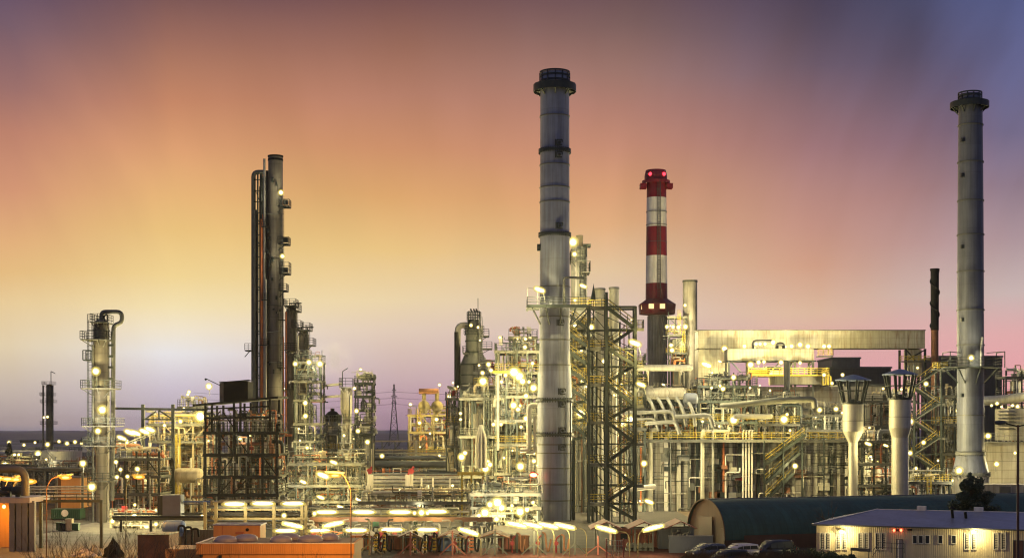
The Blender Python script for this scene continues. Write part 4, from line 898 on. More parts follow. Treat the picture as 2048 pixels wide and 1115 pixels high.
# right stair tower beside the thin stack, and what stands around it
D = 236.
s3 = thing('stair_tower', 'yellow railed stair tower left of the rightmost chimney', 'stair tower', (X(1855, D), D, 0))
xa, xb = X(1832, D), X(1878, D)
for a in (1828, 1882):
    for y in (0, 3): b = MB(); b.bar((X(a, D), D+y, 0), (X(a, D), D+y, Z(728, D)), .28); b.build('post', 'dark', s3)
for i in range(7):
    y0_ = 738+i*34; right = i % 2 == 0
    landing(s3, X(1876, D) if i % 2 == 0 else X(1822, D), X(1890, D) if i % 2 == 0 else X(1834, D), D, D+3, Z(y0_, D))
    flight(s3, (xb if right else xa, D+.7 if right else D+2.2, Z(y0_, D)), (xa if right else xb, D+.7 if right else D+2.2, Z(y0_+34, D)))
    b = MB(); b.bar((X(1828, D), D-.1, Z(y0_+34, D)), (X(1882, D), D-.1, Z(y0_+34, D)), .16); b.build('beam', 'dark', s3)
    b = MB(); b.bar((X(1828, D), D-.1, Z(y0_+(34 if right else 0), D)), (X(1882, D), D-.1, Z(y0_+(0 if right else 34), D)), .12); b.build('brace', 'dull', s3)
br = MB(); br.span(X(1862, D), X(1890, D), D-1, D+1, Z(738, D)-.15, Z(738, D)); o = br.build('bridge', 'deck', s3); MB().rail([(X(1862, D), D-1, Z(738, D)), (X(1892, D), D-1, Z(738, D))], gap=.9, w=.07).build('railing', 'yellow', o)
unit('piping_rack', 'pipe rack between the right stair tower and the rightmost chimney', 'process unit', 1886, 1932, 243, 6, [790, 846, 905], 22, bays=2, nh=7, nv=8, ndrum=1, nbox=2, railm=['dull', 'yellow'], post='dark', vessel=1)
unit('piping_rack', 'low lit pipe rack between the two hatted vent stacks', 'process unit', 1700, 1795, 219, 6, [880, 925, 968], 23, bays=4, nh=7, nv=8, ndrum=2, nbox=3, railm=['dark', 'dull', 'dark'], post='dark', vessel=2)
unit('piping_rack', 'low lit pipe rack under the right stair tower', 'process unit', 1815, 1900, 226, 5, [962], 24, bays=3, nh=12, nv=12, ndrum=2, nbox=4, railm='yellow', post='dark')
unit('piping_rack', 'upper pipe rack behind the right hatted vent stack', 'process unit', 1728, 1830, 250, 6, [800, 850, 900], 25, bays=3, nh=7, nv=8, ndrum=2, nbox=2, railm=['dark', 'dull'], post='dark', vessel=2)
D = 232.
c = thing('lean_to_canopy', 'floodlit pale lean-to roof between the hatted vent stacks', 'canopy', (X(1735, D), D, 0))
b = MB(); b.quad((X(1720, D), D-2, Z(890, D)), (X(1752, D), D-2, Z(948, D)), (X(1752, D), D+1, Z(948, D)), (X(1720, D), D+1, Z(890, D))); b.span(X(1690, D), X(1722, D), D+.5, D+1, 0, Z(905, D)); b.quad((X(1720, D), D-2, Z(890, D)), (X(1752, D), D-2, Z(948, D)), (X(1720, D), D-2, Z(948, D))); b.build('sheeting', 'white', c)
b = MB(); b.span(X(1720, D), X(1752, D), D-1.9, D+1, 0, Z(949, D)); b.build('base', 'clad', c)
# cladded block at the right edge
D = 240.
c = thing('clad_building', 'pale sheet clad building at the right edge with louvred block on top', 'building', (X(2030, D), D, 0))
b = MB(); b.span(X(1974, D), X(2110, D), D, D+15, 0, Z(884, D)); b.build('wall', 'clad', c)
b = MB(); b.span(X(1960, D), X(2110, D), D-2, D+.3, Z(884, D)+.003, Z(882, D)); o = b.build('walkway', 'deck', c); MB().rail([(X(1974, D), D-1.9, Z(882, D)), (X(2110, D), D-1.9, Z(882, D))], gap=1.2, w=.07, h=1.4).build('railing', 'galv', o)
b = MB(); b.span(X(2022, D), X(2110, D), D+1, D+8, Z(880, D), Z(816, D)); b.build('penthouse', 'clad', c)
for j in range(6): b = MB(); z = Z(820+j*7, D); b.quad((X(1996, D), D-.8, z-.3), (X(2030, D), D-.8, z-.3), (X(2030, D), D+.6, z), (X(1996, D), D+.6, z)); b.span(X(1996, D), X(2030, D), D-.8, D-.7, z-.36, z-.28); b.build('louvre', 'dull', c)
c = thing('low_block', 'low concrete block at the foot of the rightmost chimney', 'building', (X(2000, 222), 222, 0)); b = MB(); b.span(X(1962, 222), X(2060, 222), 222, 227, 0, Z(968, 222)); b.build('wall', 'concrete', c); b = MB(); b.span(X(1999, 222), X(2020, 222), 221.7, 222, 0, Z(972, 222)); b.build('shutter', 'dull', c)
unit('frame_tower', 'dark open frame with lamps at the far right behind the big pipe', 'process unit', 2012, 2075, 262, 5, [752, 790, 840], 26, bays=2, nh=6, nv=8, ndrum=1, nbox=2, railm=['dull'], post='dark')
b = MB(); b.path([(X(1880, 255), 255, Z(803, 255)), (X(2000, 252), 252, Z(800, 252)), (X(2090, 250), 250, Z(787, 250))], .85, n=16); solo(b, 'large_pipe', 'pale', 'very thick pale pipe passing behind the rightmost chimney', 'pipe')

# ------------------------------------------------------------------ left half process units
unit('process_block', 'brightly lit multi-storey process block left of the tallest chimney', 'process unit', 992, 1076, 207, 7, [700, 742, 790, 838, 886, 944], 31, bays=4, nh=8, nv=10, ndrum=2, nbox=3, railm=['dark', 'yellow', 'dull'], post='dark', vessel=3)
unit('process_block', 'lit process block with red cabinets between the grey furnace and the main block', 'process unit', 922, 990, 208, 7, [794, 870, 950], 32, bays=3, nh=7, nv=9, ndrum=2, nbox=4, railm=['dark', 'dull'], post='dark', vessel=3, back='clad')
unit('process_block', 'upper lit shed level with yellow beam above the red cabinets', 'process unit', 950, 1000, 214, 6, [742, 770], 33, bays=2, nh=5, nv=5, ndrum=2, nbox=2, railm=['dark', 'yellow'], post='dark', vessel=1)
unit('process_block', 'small twin frame tower on the skyline left of the tallest chimney', 'process unit', 1020, 1072, 222, 5, [672, 700], 34, bays=3, nh=4, nv=6, ndrum=3, nbox=2, railm=['dark', 'dull'], post='dark', tall=1.6)
b = MB(); b.bar((X(985, 205), 205, Z(743, 205)), (X(1040, 205), 205, Z(743, 205)), .35); solo(b, 'crane_beam', 'yellow', 'upper yellow crane beam in the lit block', 'crane beam')
b = MB(); b.bar((X(915, 200), 200, Z(946, 200)), (X(968, 200), 200, Z(946, 200)), .45); 
for a in (924, 943, 966): b.bar((X(a, 200), 200, 0), (X(a, 200), 200, Z(947, 200)), .25)
solo(b, 'crane_beam', 'yellow', 'lower yellow crane beam on dark posts beside the white rack', 'crane beam')
b = MB(); b.path([(X(996, 205), 205, Z(900, 205)), (X(996, 205), 205, Z(748, 205)), (X(1004, 205), 205, Z(748, 205))], .2, n=10); solo(b, 'riser_pipe', 'white', 'tall shiny riser pipe under the upper yellow crane beam', 'pipe')
for a, e, y0_, y1_, r, lab in ((1058, 1075, 810, 900, .4, 'thick pale looped pipe hugging the left of the tallest chimney'), (1070, 1080, 832, 905, .25, 'thinner pale looped pipe beside the thick one near the tallest chimney')):
    b = MB(); b.path([(X(a-18, 203), 203, Z(y1_, 203)), (X(a, 203), 203, Z(y1_, 203)), (X(a, 203), 203, Z(y0_, 203)), (X(e, 203), 203, Z(y0_, 203))], r, n=10); solo(b, 'looped_pipe', 'pale', lab, 'pipe')
b = MB()
for dx_ in (-7, 0, 8): b.path([(X(962, 205), 205, Z(850, 205)), (X(962+dx_*.4, 204.6), 204.6, Z(862, 205)), (X(962+dx_, 204.6), 204.6, Z(876, 205)), (X(962+dx_, 204.6), 204.6, Z(935, 205))], .3, n=10)
solo(b, 'forked_duct', 'pale', 'pale three-legged forked duct in front of the red cabinets block', 'pipe')
unit('reactor_structure', 'yellowish reactor frame with two drums and a thick rusty pipe on top', 'process unit', 818, 918, 272, 10, [828, 862, 905], 35, bays=4, nh=8, nv=9, ndrum=3, nbox=3, railm=['yellow', 'dull'], post='brass', deck='brass', pal=['beige']*4+['brass']*4+['pale']*2+['rusty', 'dull', 'orange'], vessel=2)
unit('reactor_structure', 'narrow lit frame under the black elbow duct', 'process unit', 893, 925, 255, 6, [795, 845, 890], 36, bays=2, nh=6, nv=8, ndrum=1, nbox=2, railm=['dark', 'yellow'], post='dark', vessel=1)
D = 270.
c = thing('overhead_header', 'thick rusty header pipe on two round drums atop the reactor frame', 'pipe', (X(858, D), D, Z(828, D)))
b = MB(); b.tube((X(838, D), D, Z(782, D)), (X(877, D), D, Z(782, D)), .55, n=14); b.build('header', 'rusty', c)
for a in (848, 874): b = MB(); b.tube((X(a, D), D, Z(782, D)), (X(a, D), D, Z(800, D)), .4); b.sphere((X(a, D), D, Z(812, D)), 1.15, n=16, m=10); b.tube((X(a, D), D, Z(826, D)), (X(a, D), D, Z(818, D)), .7); b.build('round_drum', 'brass', c)
# white rack with hose reels
D = 226.
c = thing('pipe_rack', 'long low pipe rack with white beams and red hose reels', 'pipe rack', (X(815, D), D, 0))
for a, w in ((737, 1.0), (744, .5), (816, 1.0), (824, .5), (843, .35), (866, .35), (900, .35), (712, .4)):
    b = MB(); b.bar((X(a, D), D, 0), (X(a, D), D, Z(948 if w > .4 else 955, D)), w*.8); b.build('post', 'white', c)
for y, m, r in ((956, 'white', .16), (963, 'white', .2), (970, 'pale', .25), (977, 'white', .14), (948, 'galv', .14), (952, 'pale', .1), (968, 'galv', .12)):
    b = MB(); dy = random.Random(y).uniform(.2, 3); b.tube((X(690, D), D+dy, Z(y, D)), (X(925, D), D+dy, Z(y, D)), r); b.build('pipe', m, c)
for a in (737, 820):
    b = MB(); b.lathe([(0, -.3), (.45, -.3), (.45, -.2), (.2, -.2), (.2, .2), (.45, .2), (.45, .3), (0, .3)], (X(a+3, D), D-.6, Z(941, D)), n=14, axis='y'); b.bar((X(a-4, D), D-.6, Z(948, D)), (X(a+8, D), D-.6, Z(932, D)), .3); b.build('hose_reel', 'red', c)
c = thing('storage_shed', 'rust brown sheet wall behind the white beamed rack', 'shed', (X(783, 236), 236, 0)); b = MB(); b.span(X(752, 236), X(812, 236), 236, 240, 0, Z(976, 236)); b.build('wall', 'rusty', c); b = MB(); b.span(X(751, 236), X(813, 236), 235.8, 240.2, Z(976, 236)+.003, Z(975, 236)+.1); b.build('roof', 'dull', c)
D = 268.
c = thing('pipe_bridge', 'upper pale pipe bridge with bracing left of the reactor frame', 'pipe rack', (X(790, D), D, 0))
for y, m in ((880, 'beige'), (898, 'beige'), (904, 'pale')): b = MB(); b.span(X(700, D), X(922, D), D, D+.5, Z(y, D)-.3, Z(y, D)); b.build('beam', m, c)
for a in range(712, 922, 26): b = MB(); b.bar((X(a, D), D+.2, Z(898, D)), (X(a, D), D+.2, Z(880, D)), .2); b.bar((X(a, D), D+.2, Z(898, D)), (X(a+13, D), D+.2, Z(880, D)), .15); b.build('strut', 'dull', c)
for a in (735, 832, 893): b = MB(); b.bar((X(a, D), D-.1, 0), (X(a, D), D-.1, Z(880, D)), .45); b.build('post', 'pale', c)
for j, (a, e, y, hw) in enumerate(((735, 915, 914, 4), (735, 915, 927, 7), (760, 915, 941, 5))):
    b = MB(); b.tube((X(a, 262+j), 262+j, Z(y, 262+j)), (X(e, 262+j), 262+j, Z(y, 262+j)), hw*S(262), n=18); solo(b, 'transfer_pipe', 'bluegrey', '%s of three thick blue grey pipes under the pale pipe bridge' % ('highest', 'middle', 'lowest')[j], 'pipe', 'thick blue grey pipes')
# scaffold column frames
unit('column_scaffold', 'lit scaffold frame around the third column', 'process unit', 590, 642, 243, 4, [722, 760, 798, 845, 880, 930], 37, bays=2, nh=6, nv=8, ndrum=1, nbox=2, railm=['dark', 'dull'], post='dark')
unit('column_scaffold', 'dark narrow frame tower right of the slim column', 'process unit', 711, 744, 246, 4, [764, 790, 818, 846, 866], 38, bays=1, nh=5, nv=7, ndrum=1, nbox=2, railm=['dark'], post='dark', deck='dark', pal=['dull', 'dark', 'pale', 'galv'])
unit('pump_bay', 'lit pump bay with tangled pipes at the foot of the tall columns', 'process unit', 560, 720, 214, 7, [925, 968, 1000], 39, bays=5, nh=8, nv=10, ndrum=2, nbox=4, railm=['dark', 'dull'], post='dark')
unit('pump_bay', 'brilliantly lit pump bay left of the tallest chimney base', 'process unit', 945, 1078, 188, 8, [985, 1012], 40, bays=5, nh=9, nv=11, ndrum=3, nbox=5, railm=['dark'], post='dark', pal=['white']*2+['pale']*5+['galv']*3+['dull']*4+['rusty'])
unit('pump_bay', 'white pipes of the middle pump bay behind the fluorescent rack', 'process unit', 720, 940, 200, 6, [1002], 41, bays=7, nh=9, nv=10, ndrum=3, nbox=4, railm=['dark'], post='pale')
# dark frame with sloping roof and black box
D = 190.
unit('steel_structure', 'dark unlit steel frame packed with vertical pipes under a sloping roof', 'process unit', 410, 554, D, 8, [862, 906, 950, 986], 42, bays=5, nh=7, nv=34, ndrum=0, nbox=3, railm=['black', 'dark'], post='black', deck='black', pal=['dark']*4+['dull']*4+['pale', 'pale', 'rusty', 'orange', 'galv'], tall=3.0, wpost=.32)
c = thing('sloping_canopy', 'dark sloping canopy on posts over the dark steel frame', 'canopy', (X(475, D), D, Z(862, D)))
b = MB(); a, e = X(388, D), X(558, D); za, ze = Z(808, D), Z(792, D)
for q in (((a, D-.8, za), (e, D-.8, ze), (e, D+8, ze+.2), (a, D+8, za+.2)),): b.quad(*q); b.quad(*[(p[0], p[1], p[2]-.3) for p in q]); b.quad(q[0], q[1], (e, D-.8, ze-.3), (a, D-.8, za-.3)); b.quad(q[0], q[3], (a, D+8, za-.1), (a, D-.8, za-.3)); b.quad(q[1], q[2], (e, D+8, ze-.1), (e, D-.8, ze-.3))
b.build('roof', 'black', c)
for px in (411, 424, 468, 481, 540):
    for y in (0, 7.5): b = MB(); b.bar((X(px, D), D+y, Z(862, D)), (X(px, D), D+y, za+(ze-za)*(px-388)/170-.2), .28); b.build('post', 'black', c)
b = MB(); b.bar((X(411, D), D, Z(858, D)), (X(440, D), D, Z(822, D)), .16); b.bar((X(468, D), D, Z(855, D)), (X(445, D), D, Z(822, D)), .16); b.bar((X(411, D), D, Z(835, D)), (X(540, D), D, Z(834, D)), .3); b.bar((X(411, D), D, Z(817, D)), (X(540, D), D, Z(812, D)), .2); b.build('bracing', 'black', c)
c = thing('black_cabin', 'black box cabin standing on the sloping canopy', 'cabin', (X(467, D), D, Z(800, D)))
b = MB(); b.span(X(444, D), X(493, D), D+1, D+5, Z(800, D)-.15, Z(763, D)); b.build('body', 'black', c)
b = MB(); b.span(X(436, D), X(444, D)-.003, D+1, D+5, Z(802, D), Z(764, D)); b.build('louvre_side', 'dull', c)
b = MB(); b.quad((X(435, D), D+.8, Z(763, D)), (X(495, D), D+.8, Z(758, D)), (X(495, D), D+5.2, Z(758, D)), (X(435, D), D+5.2, Z(763, D))); b.span(X(435, D), X(495, D), D+.8, D+5.2, Z(763, D)+.002, Z(762, D)+.02); b.build('roof', 'black', c)
b = MB(); b.bar((X(440, D), D, Z(770, D)), (X(413, D), D, Z(757, D)), .1); b.bar((X(413, D), D, Z(757, D)), (X(410, D), D, Z(759, D)), .25); b.build('lamp_arm', 'dark', c)
# bridge unit at the left
unit('bridge_unit', 'yellow lit upper deck with pipes left of the dark frame', 'process unit', 300, 415, 218, 8, [846, 880], 43, bays=4, nh=9, nv=9, ndrum=3, nbox=3, railm=['yellow', 'dull'], post='beige', pal=['beige']*5+['pale']*4+['dull', 'rusty'])
unit('bridge_unit', 'low lit pipe tangle between the leftmost column and the pipe bridge', 'process unit', 228, 318, 205, 7, [915, 950, 985], 44, bays=4, nh=9, nv=10, ndrum=2, nbox=4, railm=['dark', 'dull'], post='dark', pal=['beige']*4+['pale']*4+['white', 'orange', 'galv', 'dull', 'rusty'])
unit('bridge_unit', 'dim drum bay with wide columns under the left pipe bridge', 'process unit', 305, 420, 222, 8, [930, 985], 45, bays=3, nh=9, nv=6, ndrum=1, nbox=2, railm=['dull'], post='brownbeam', wpost=.9, pal=['beige', 'dull', 'dull', 'galv', 'rusty'], back='darkbuild')
unit('bridge_unit', 'small frame with red valves on the skyline left of the black cabin', 'process unit', 358, 402, 226, 4, [812], 46, bays=3, nh=6, nv=9, ndrum=2, nbox=3, railm=['dull'], post='pale', tall=1.8)
D = 212.
c = thing('pipe_bridge', 'thin dark truss bridge spanning right from the leftmost column', 'pipe rack', (X(320, D), D, 0))
b = MB(); b.bar((X(228, D), D, Z(816, D)), (X(415, D), D, Z(819, D)), .35); b.build('beam', 'dark', c)
for px in (286, 346): b = MB(); b.bar((X(px, D), D, 0), (X(px, D), D, Z(808, D)), .45); b.build('post', 'dark', c)
for p, q in (((346, 838), (318, 820)), ((290, 838), (312, 822)), ((318, 820), (318, 838)), ((290, 838), (346, 838))): b = MB(); b.bar((X(p[0], D), D, Z(p[1], D)), (X(q[0], D), D, Z(q[1], D)), .22); b.build('brace', 'dark', c)
unit('piping_rack', 'dim far pipe rack at the left edge before the rust brown tank', 'process unit', -20, 74, 262, 6, [928, 950], 61, bays=4, nh=7, nv=7, ndrum=2, nbox=3, railm=['dull'], post='dark', pal=['dull']*4+['rusty', 'galv', 'pale', 'dark'])
unit('piping_rack', 'dim far pipe rack between the bent pipe and leftmost column', 'process unit', 74, 178, 250, 6, [938, 962], 62, bays=5, nh=7, nv=7, ndrum=2, nbox=3, railm=['dull'], post='dark', pal=['dull']*4+['rusty', 'galv', 'pale', 'dark'])
unit('piping_rack', 'dim low pipe rack seen under the upper pale pipe bridge', 'process unit', 700, 925, 305, 8, [915, 940], 63, bays=9, nh=6, nv=6, ndrum=2, nbox=3, railm=['dull', 'yellow'], post='dark', pal=['dull']*4+['bluegrey']*3+['galv', 'pale', 'rusty'])
unit('piping_rack', 'dim pipe rack below the grey domed upright tank', 'process unit', 638, 716, 288, 7, [866, 898, 930], 64, bays=4, nh=7, nv=8, ndrum=2, nbox=3, railm=['dull', 'yellow'], post='dark', pal=['dull']*3+['galv', 'galv', 'pale', 'beige', 'rusty'])
unit('piping_rack', 'white lit pipe rack behind the red hose reels', 'process unit', 700, 920, 240, 6, [962, 990], 65, bays=8, nh=7, nv=8, ndrum=2, nbox=3, railm=['dull', 'galv'], post='dark')
# lean rows of roof lamps frame (x 240-305)
b = MB(); b.bar((X(232, 208), 208, Z(893, 208)), (X(312, 208), 208, Z(862, 208)), .18); b.bar((X(232, 208), 208, Z(897, 208)), (X(312, 208), 208, Z(866, 208)), .12); solo(b, 'lamp_rail', 'dull', 'slanting lamp rail above the low lit pipe tangle', 'lamp rail')
# ------------------------------------------------------------------ foreground racks and loading yard
D = 168.
c = thing('pipe_rack', 'olive front pipe rack carrying a row of bright fluorescent lamps', 'pipe rack', (X(530, D), D, 0))
for px in (410, 432, 491, 548, 604, 612):
    for y in (0, 4): b = MB(); b.bar((X(px, D), D+y, 0), (X(px, D), D+y, Z(1003, D)), .34); b.build('post', 'brass', c)
for y, dy, r, m in ((1003, 0, .2, 'dull'), (1018, 0, .2, 'brass'), (1036, -.1, .24, 'brass'), (1036, 4, .24, 'brass'), (1003, 4, .2, 'dull')): b = MB(); b.bar((X(425, D), D+dy, Z(y, D)), (X(614, D), D+dy, Z(y, D)), r); b.build('beam', m, c)
for j, (y, r, m) in enumerate(((1012, .12, 'dull'), (1015, .1, 'galv'), (1026, .12, 'dull'), (1030, .1, 'dull'), (1042, .1, 'dull'), (1046, .14, 'brass'), (1052, .1, 'dull'), (1060, .16, 'dull'))): b = MB(); b.tube((X(405, D), D+.6+.35*j, Z(y, D)), (X(640, D), D+.6+.35*j, Z(y, D)), r); b.build('pipe', m, c)
D = 163.
c = thing('brown_gantry', 'long brown painted gantry beam above the loading bays', 'gantry', (X(800, D), D, 0))
b = MB(); b.span(X(620, D), X(985, D), D-.3, D+.3, Z(1042, D), Z(1033, D)); b.build('beam', 'brownbeam', c)
b = MB(); b.span(X(615, D), X(915, D), D+1, D+3.5, Z(1020, D), Z(1017, D)); b.build('roof_strip', 'dark', c)
for px, m in ((633, 'brownbeam'), (748, 'dull'), (820, 'dull'), (925, 'brownbeam'), (950, 'brownbeam')): b = MB(); b.bar((X(px, D), D+.5, 0), (X(px, D), D+.5, Z(1034, D)), .36); b.build('post', m, c)
for px in (640, 700, 760, 830, 900): b = MB(); b.bar((X(px, D), D+1.2, Z(1030, D)), (X(px, D), D+1.2, Z(1018, D)), .15); b.build('hanger', 'dull', c)
R = random.Random(77)
for j in range(9): y = 1021+j*1.6; b = MB(); b.tube((X(620+R.uniform(0, 60), D), D+1.4+.2*j, Z(y, D)), (X(900+R.uniform(0, 60), D), D+1.4+.2*j, Z(y, D)), R.choice((.06, .1, .13))); b.build('pipe', R.choice(('pale', 'galv', 'dull', 'brass')), c)
for px, m in ((749, 'green'), (755, 'green'), (831, 'green'), (832, 'green')): b = MB(); b.box((X(px, D-1), D-1, Z(1046, D)), (.35, .25, .6)); b.build('sign_plate', m, c)
# low wall of pumps/valves behind the gantry: manifolds
for j, px in enumerate(range(628, 985, 27)):
    D = 159.; R = random.Random(900+j); c = thing('valve_manifold', 'yard valve manifold of short upright pipes, %s under the gantry' % nth(j, 14), 'valve manifold', (X(px, D), D, 0), 'valve manifolds under the gantry')
    for q in range(6): b = MB(); a = X(px, D)+R.uniform(-.8, .8); h = R.uniform(.8, 2.6); b.path([(a, D+R.random()*2, 0), (a, D+R.random()*2, h), (a+R.choice((-1, 1))*R.uniform(.3, 1), D+R.random()*2, h)], R.choice((.05, .07, .1, .14)), n=7); b.build('pipe', R.choice(('pale', 'dull', 'galv', 'brass', 'dark', 'dull')), c)
    b = MB(); b.tube((X(px, D)-.9, D, .7), (X(px, D)+.9, D, .7), .13); b.lathe([(0, -.1), (.28, -.1), (.28, .1), (0, .1)], (X(px, D), D-.3, 1.1), n=12, axis='y'); b.build('valve_body', R.choice(('galv', 'red', 'dull')), c)
# gabled canopies over the loading arms
def canopy(px, py, hw, D, m, label, pm='dull', deep=2.2, rise=.55, group='gabled canopies over loading arms'):
    c = thing('loading_canopy', label, 'canopy', (X(px, D), D, 0), group); k = S(D); x = X(px, D); z = Z(py, D); w = hw*k; b = MB()
    for s in (-1, 1):
        b.quad((x, D-deep, z), (x+s*w, D-deep, z-rise), (x+s*w, D+deep, z-rise), (x, D+deep, z)); b.quad((x, D-deep, z-.1), (x+s*w, D-deep, z-rise-.1), (x+s*w, D+deep, z-rise-.1), (x, D+deep, z-.1))
        b.quad((x, D-deep, z), (x+s*w, D-deep, z-rise), (x+s*w, D-deep, z-rise-.1), (x, D-deep, z-.1)); b.quad((x+s*w, D-deep, z-rise), (x+s*w, D+deep, z-rise), (x+s*w, D+deep, z-rise-.1), (x+s*w, D-deep, z-rise-.1))
    b.build('roof', m, c)
    for s in (-1, 1):
        for y in (-deep+.4, deep-.4): b = MB(); b.bar((x+s*w*.55, D+y, 0), (x+s*w*.55, D+y, z-rise*.6), .14); b.build('post', pm, c)
    b = MB(); b.bar((x-w*.9, D-deep+.2, z-rise), (x+w*.9, D-deep+.2, z-rise), .1); b.build('tie_beam', pm, c)
for px, py, hw, lab in ((738, 1062, 17, 'small brown gabled canopy nearest the orange building'), (822, 1060, 25, 'brown gabled canopy between the two yellow banded valve groups'), (905, 1060, 29, 'dark brown gabled canopy with a blue tarpaulin beneath'), (990, 1060, 29, 'red brown gabled canopy left of the tilted lamp row')): canopy(px, py, hw, 147, 'brownbeam' if px < 850 else 'rusty', lab)
for px, py, hw, lab in ((1210, 1039, 31, 'pink roofed canopy at the foot of the stair tower'), (1284, 1039, 32, 'pink roofed canopy before the pink kiosk'), (1356, 1038, 32, 'pink roofed canopy over dark machinery beside the arched hall')): canopy(px, py, hw, 150, 'pink', lab, rise=.75, deep=2.6, group='pink roofed canopies')
def tripod(px, py, D, m, label, arm=False):
    c = thing('braced_post', label, 'post', (X(px, D), D, 0), 'braced posts in the loading yard'); x, z = X(px, D), Z(py, D)
    b = MB(); b.bar((x, D, 0), (x, D, z), .16); b.build('mast', m, c)
    for s in (-1, 1): b = MB(); b.bar((x, D, z*.5), (x+s*1.3, D+.3, 0), .11); b.build('strut', m, c)
    if arm: b = MB(); b.bar((x, D, z-.5), (x-1.5, D, z), .09); b.bar((x, D, z-.5), (x+1.5, D, z), .09); b.bar((x-1.5, D, z), (x, D, z+.15), .08); b.bar((x+1.5, D, z), (x, D, z+.15), .08); b.build('arm', m, c)
for px, py, m, lab, ar in ((656, 1064, 'orange', 'orange T shaped post left of the curved lamp post', True), (739, 1062, 'brass', 'brownish braced post below the smallest brown canopy', False), (821, 1062, 'pink', 'pinkish braced post below the second brown canopy', False), (905, 1060, 'pink', 'pinkish braced post below the canopy with blue tarpaulin', False), (990, 1060, 'dull', 'grey braced post below the red brown canopy', False), (1068, 1060, 'dull', 'grey braced post standing alone under the tilted lamps', False), (1150, 1062, 'dull', 'grey braced post left of the pink canopies', False), (1196, 1070, 'pink', 'leaning pinkish braced post under the first pink canopy', False)): tripod(px, py, 143.5, m, lab, ar)
# loading arms with hoses and yellow bands
for j, (px, m, n) in enumerate(((752, 'yellow', 5), (769, 'yellow', 6), (830, 'yellow', 6), (850, 'yellow', 3), (868, 'yellow', 4), (919, 'yellow', 5), (943, 'orange', 6), (1034, 'red', 0), (1085, 'red', 0), (1122, 'red', 0))):
    D = 146.; R = random.Random(40+j); x = X(px, D)
    c = thing('loading_station', 'loading arm post, %s in the row of %s ones' % ((nth(j, 7), 'yellow and orange banded') if n else (nth(j-7, 3), 'rusty hose')), 'loading arm', (x, D, 0), 'loading arms'); ht = R.uniform(1.9, 2.4)
    b = MB(); b.bar((x, D, 0), (x, D, ht), .2); b.build('mast', 'dark', c)
    for q in range(n): b = MB(); b.box((x, D, .4+q*.36), (.46, .3, .22)); b.build('band', m, c)
    b = MB(); pts = [(x, D-.2, ht), (x+R.uniform(.25, .4), D-.4, ht*.95), (x+R.uniform(.25, .5), D-.5, .4), (x+R.uniform(.55, .7), D-.6, .15), (x+R.uniform(.7, .9), D-.5, 1.5)]; b.path(pts, .10, n=7, bend=.5); b.build('hose', 'rusty' if not n else R.choice(('black', 'rusty', 'black')), c)
    b = MB(); b.path([(x-.5, D+.3, 0), (x-.5, D+.3, 1.5), (x-.1, D+.3, 1.8)], .09, n=7); b.lathe([(0, -.06), (.25, -.06), (.25, .06), (0, .06)], (x-.5, D+.05, 1.0), n=10, axis='y'); b.build('valve', 'red' if not n or R.random() < .4 else 'rusty', c)
for j, (px, hw, m, lab) in enumerate(((800, 26, 'rusty', 'rust brown hose drum cabinet left of the second canopy post'), (720, 18, 'orange', 'orange equipment box beside the orange building'), (890, 16, 'blue', 'blue tarpaulin covered crate under the dark brown canopy'), (870, 14, 'rusty', 'brown cabinet behind the yellow banded posts'), (1010, 14, 'pink', 'pink crate in the red yard'), (1040, 18, 'rusty', 'brown steel skid in the red yard'), (1230, 17, 'dull', 'grey wire gate panel in front of the pink kiosk'))):
    D = 149. if px != 1230 else 141.; x, w = X(px, D), hw*S(D); c = thing('equipment_box', lab, 'box', (x, D, 0)); h = 1.5 if j != 2 else 1.7
    if j == 6:
        b = MB(); b.rail([(x-w, D, .1), (x+w, D, .1)], h=1.6, gap=.25, nb=3, w=.05); b.build('mesh_panel', 'galv', c); [MB().bar((x+s*w, D, 0), (x+s*w, D, 1.9), .14).build('gate_post', 'pink', c) for s in (-1, 1)]; continue
    b = MB()
    if j == 2: b.lathe([(w, 0), (w*.8, h*.6), (w*.4, h*.9), (0, h)], (x, D, 0), n=14)
    else: b.span(x-w, x+w, D, D+1.4, .12, h); b.span(x-w-.08, x+w+.08, D-.08, D+1.48, h+.002, h+.1)
    b.build('body', m, c)
    if j != 2:
        b = MB(); [b.bar((x-w+w*2*t/4, D-.03, .15), (x-w+w*2*t/4, D-.03, h), .07) for t in range(5)]; b.build('ribs', 'dark', c)
        b = MB(); b.span(x-w, x+w, D+.2, D+.5, 0, .119); b.span(x-w, x+w, D+.9, D+1.2, 0, .119); b.build('skid', 'dark', c)
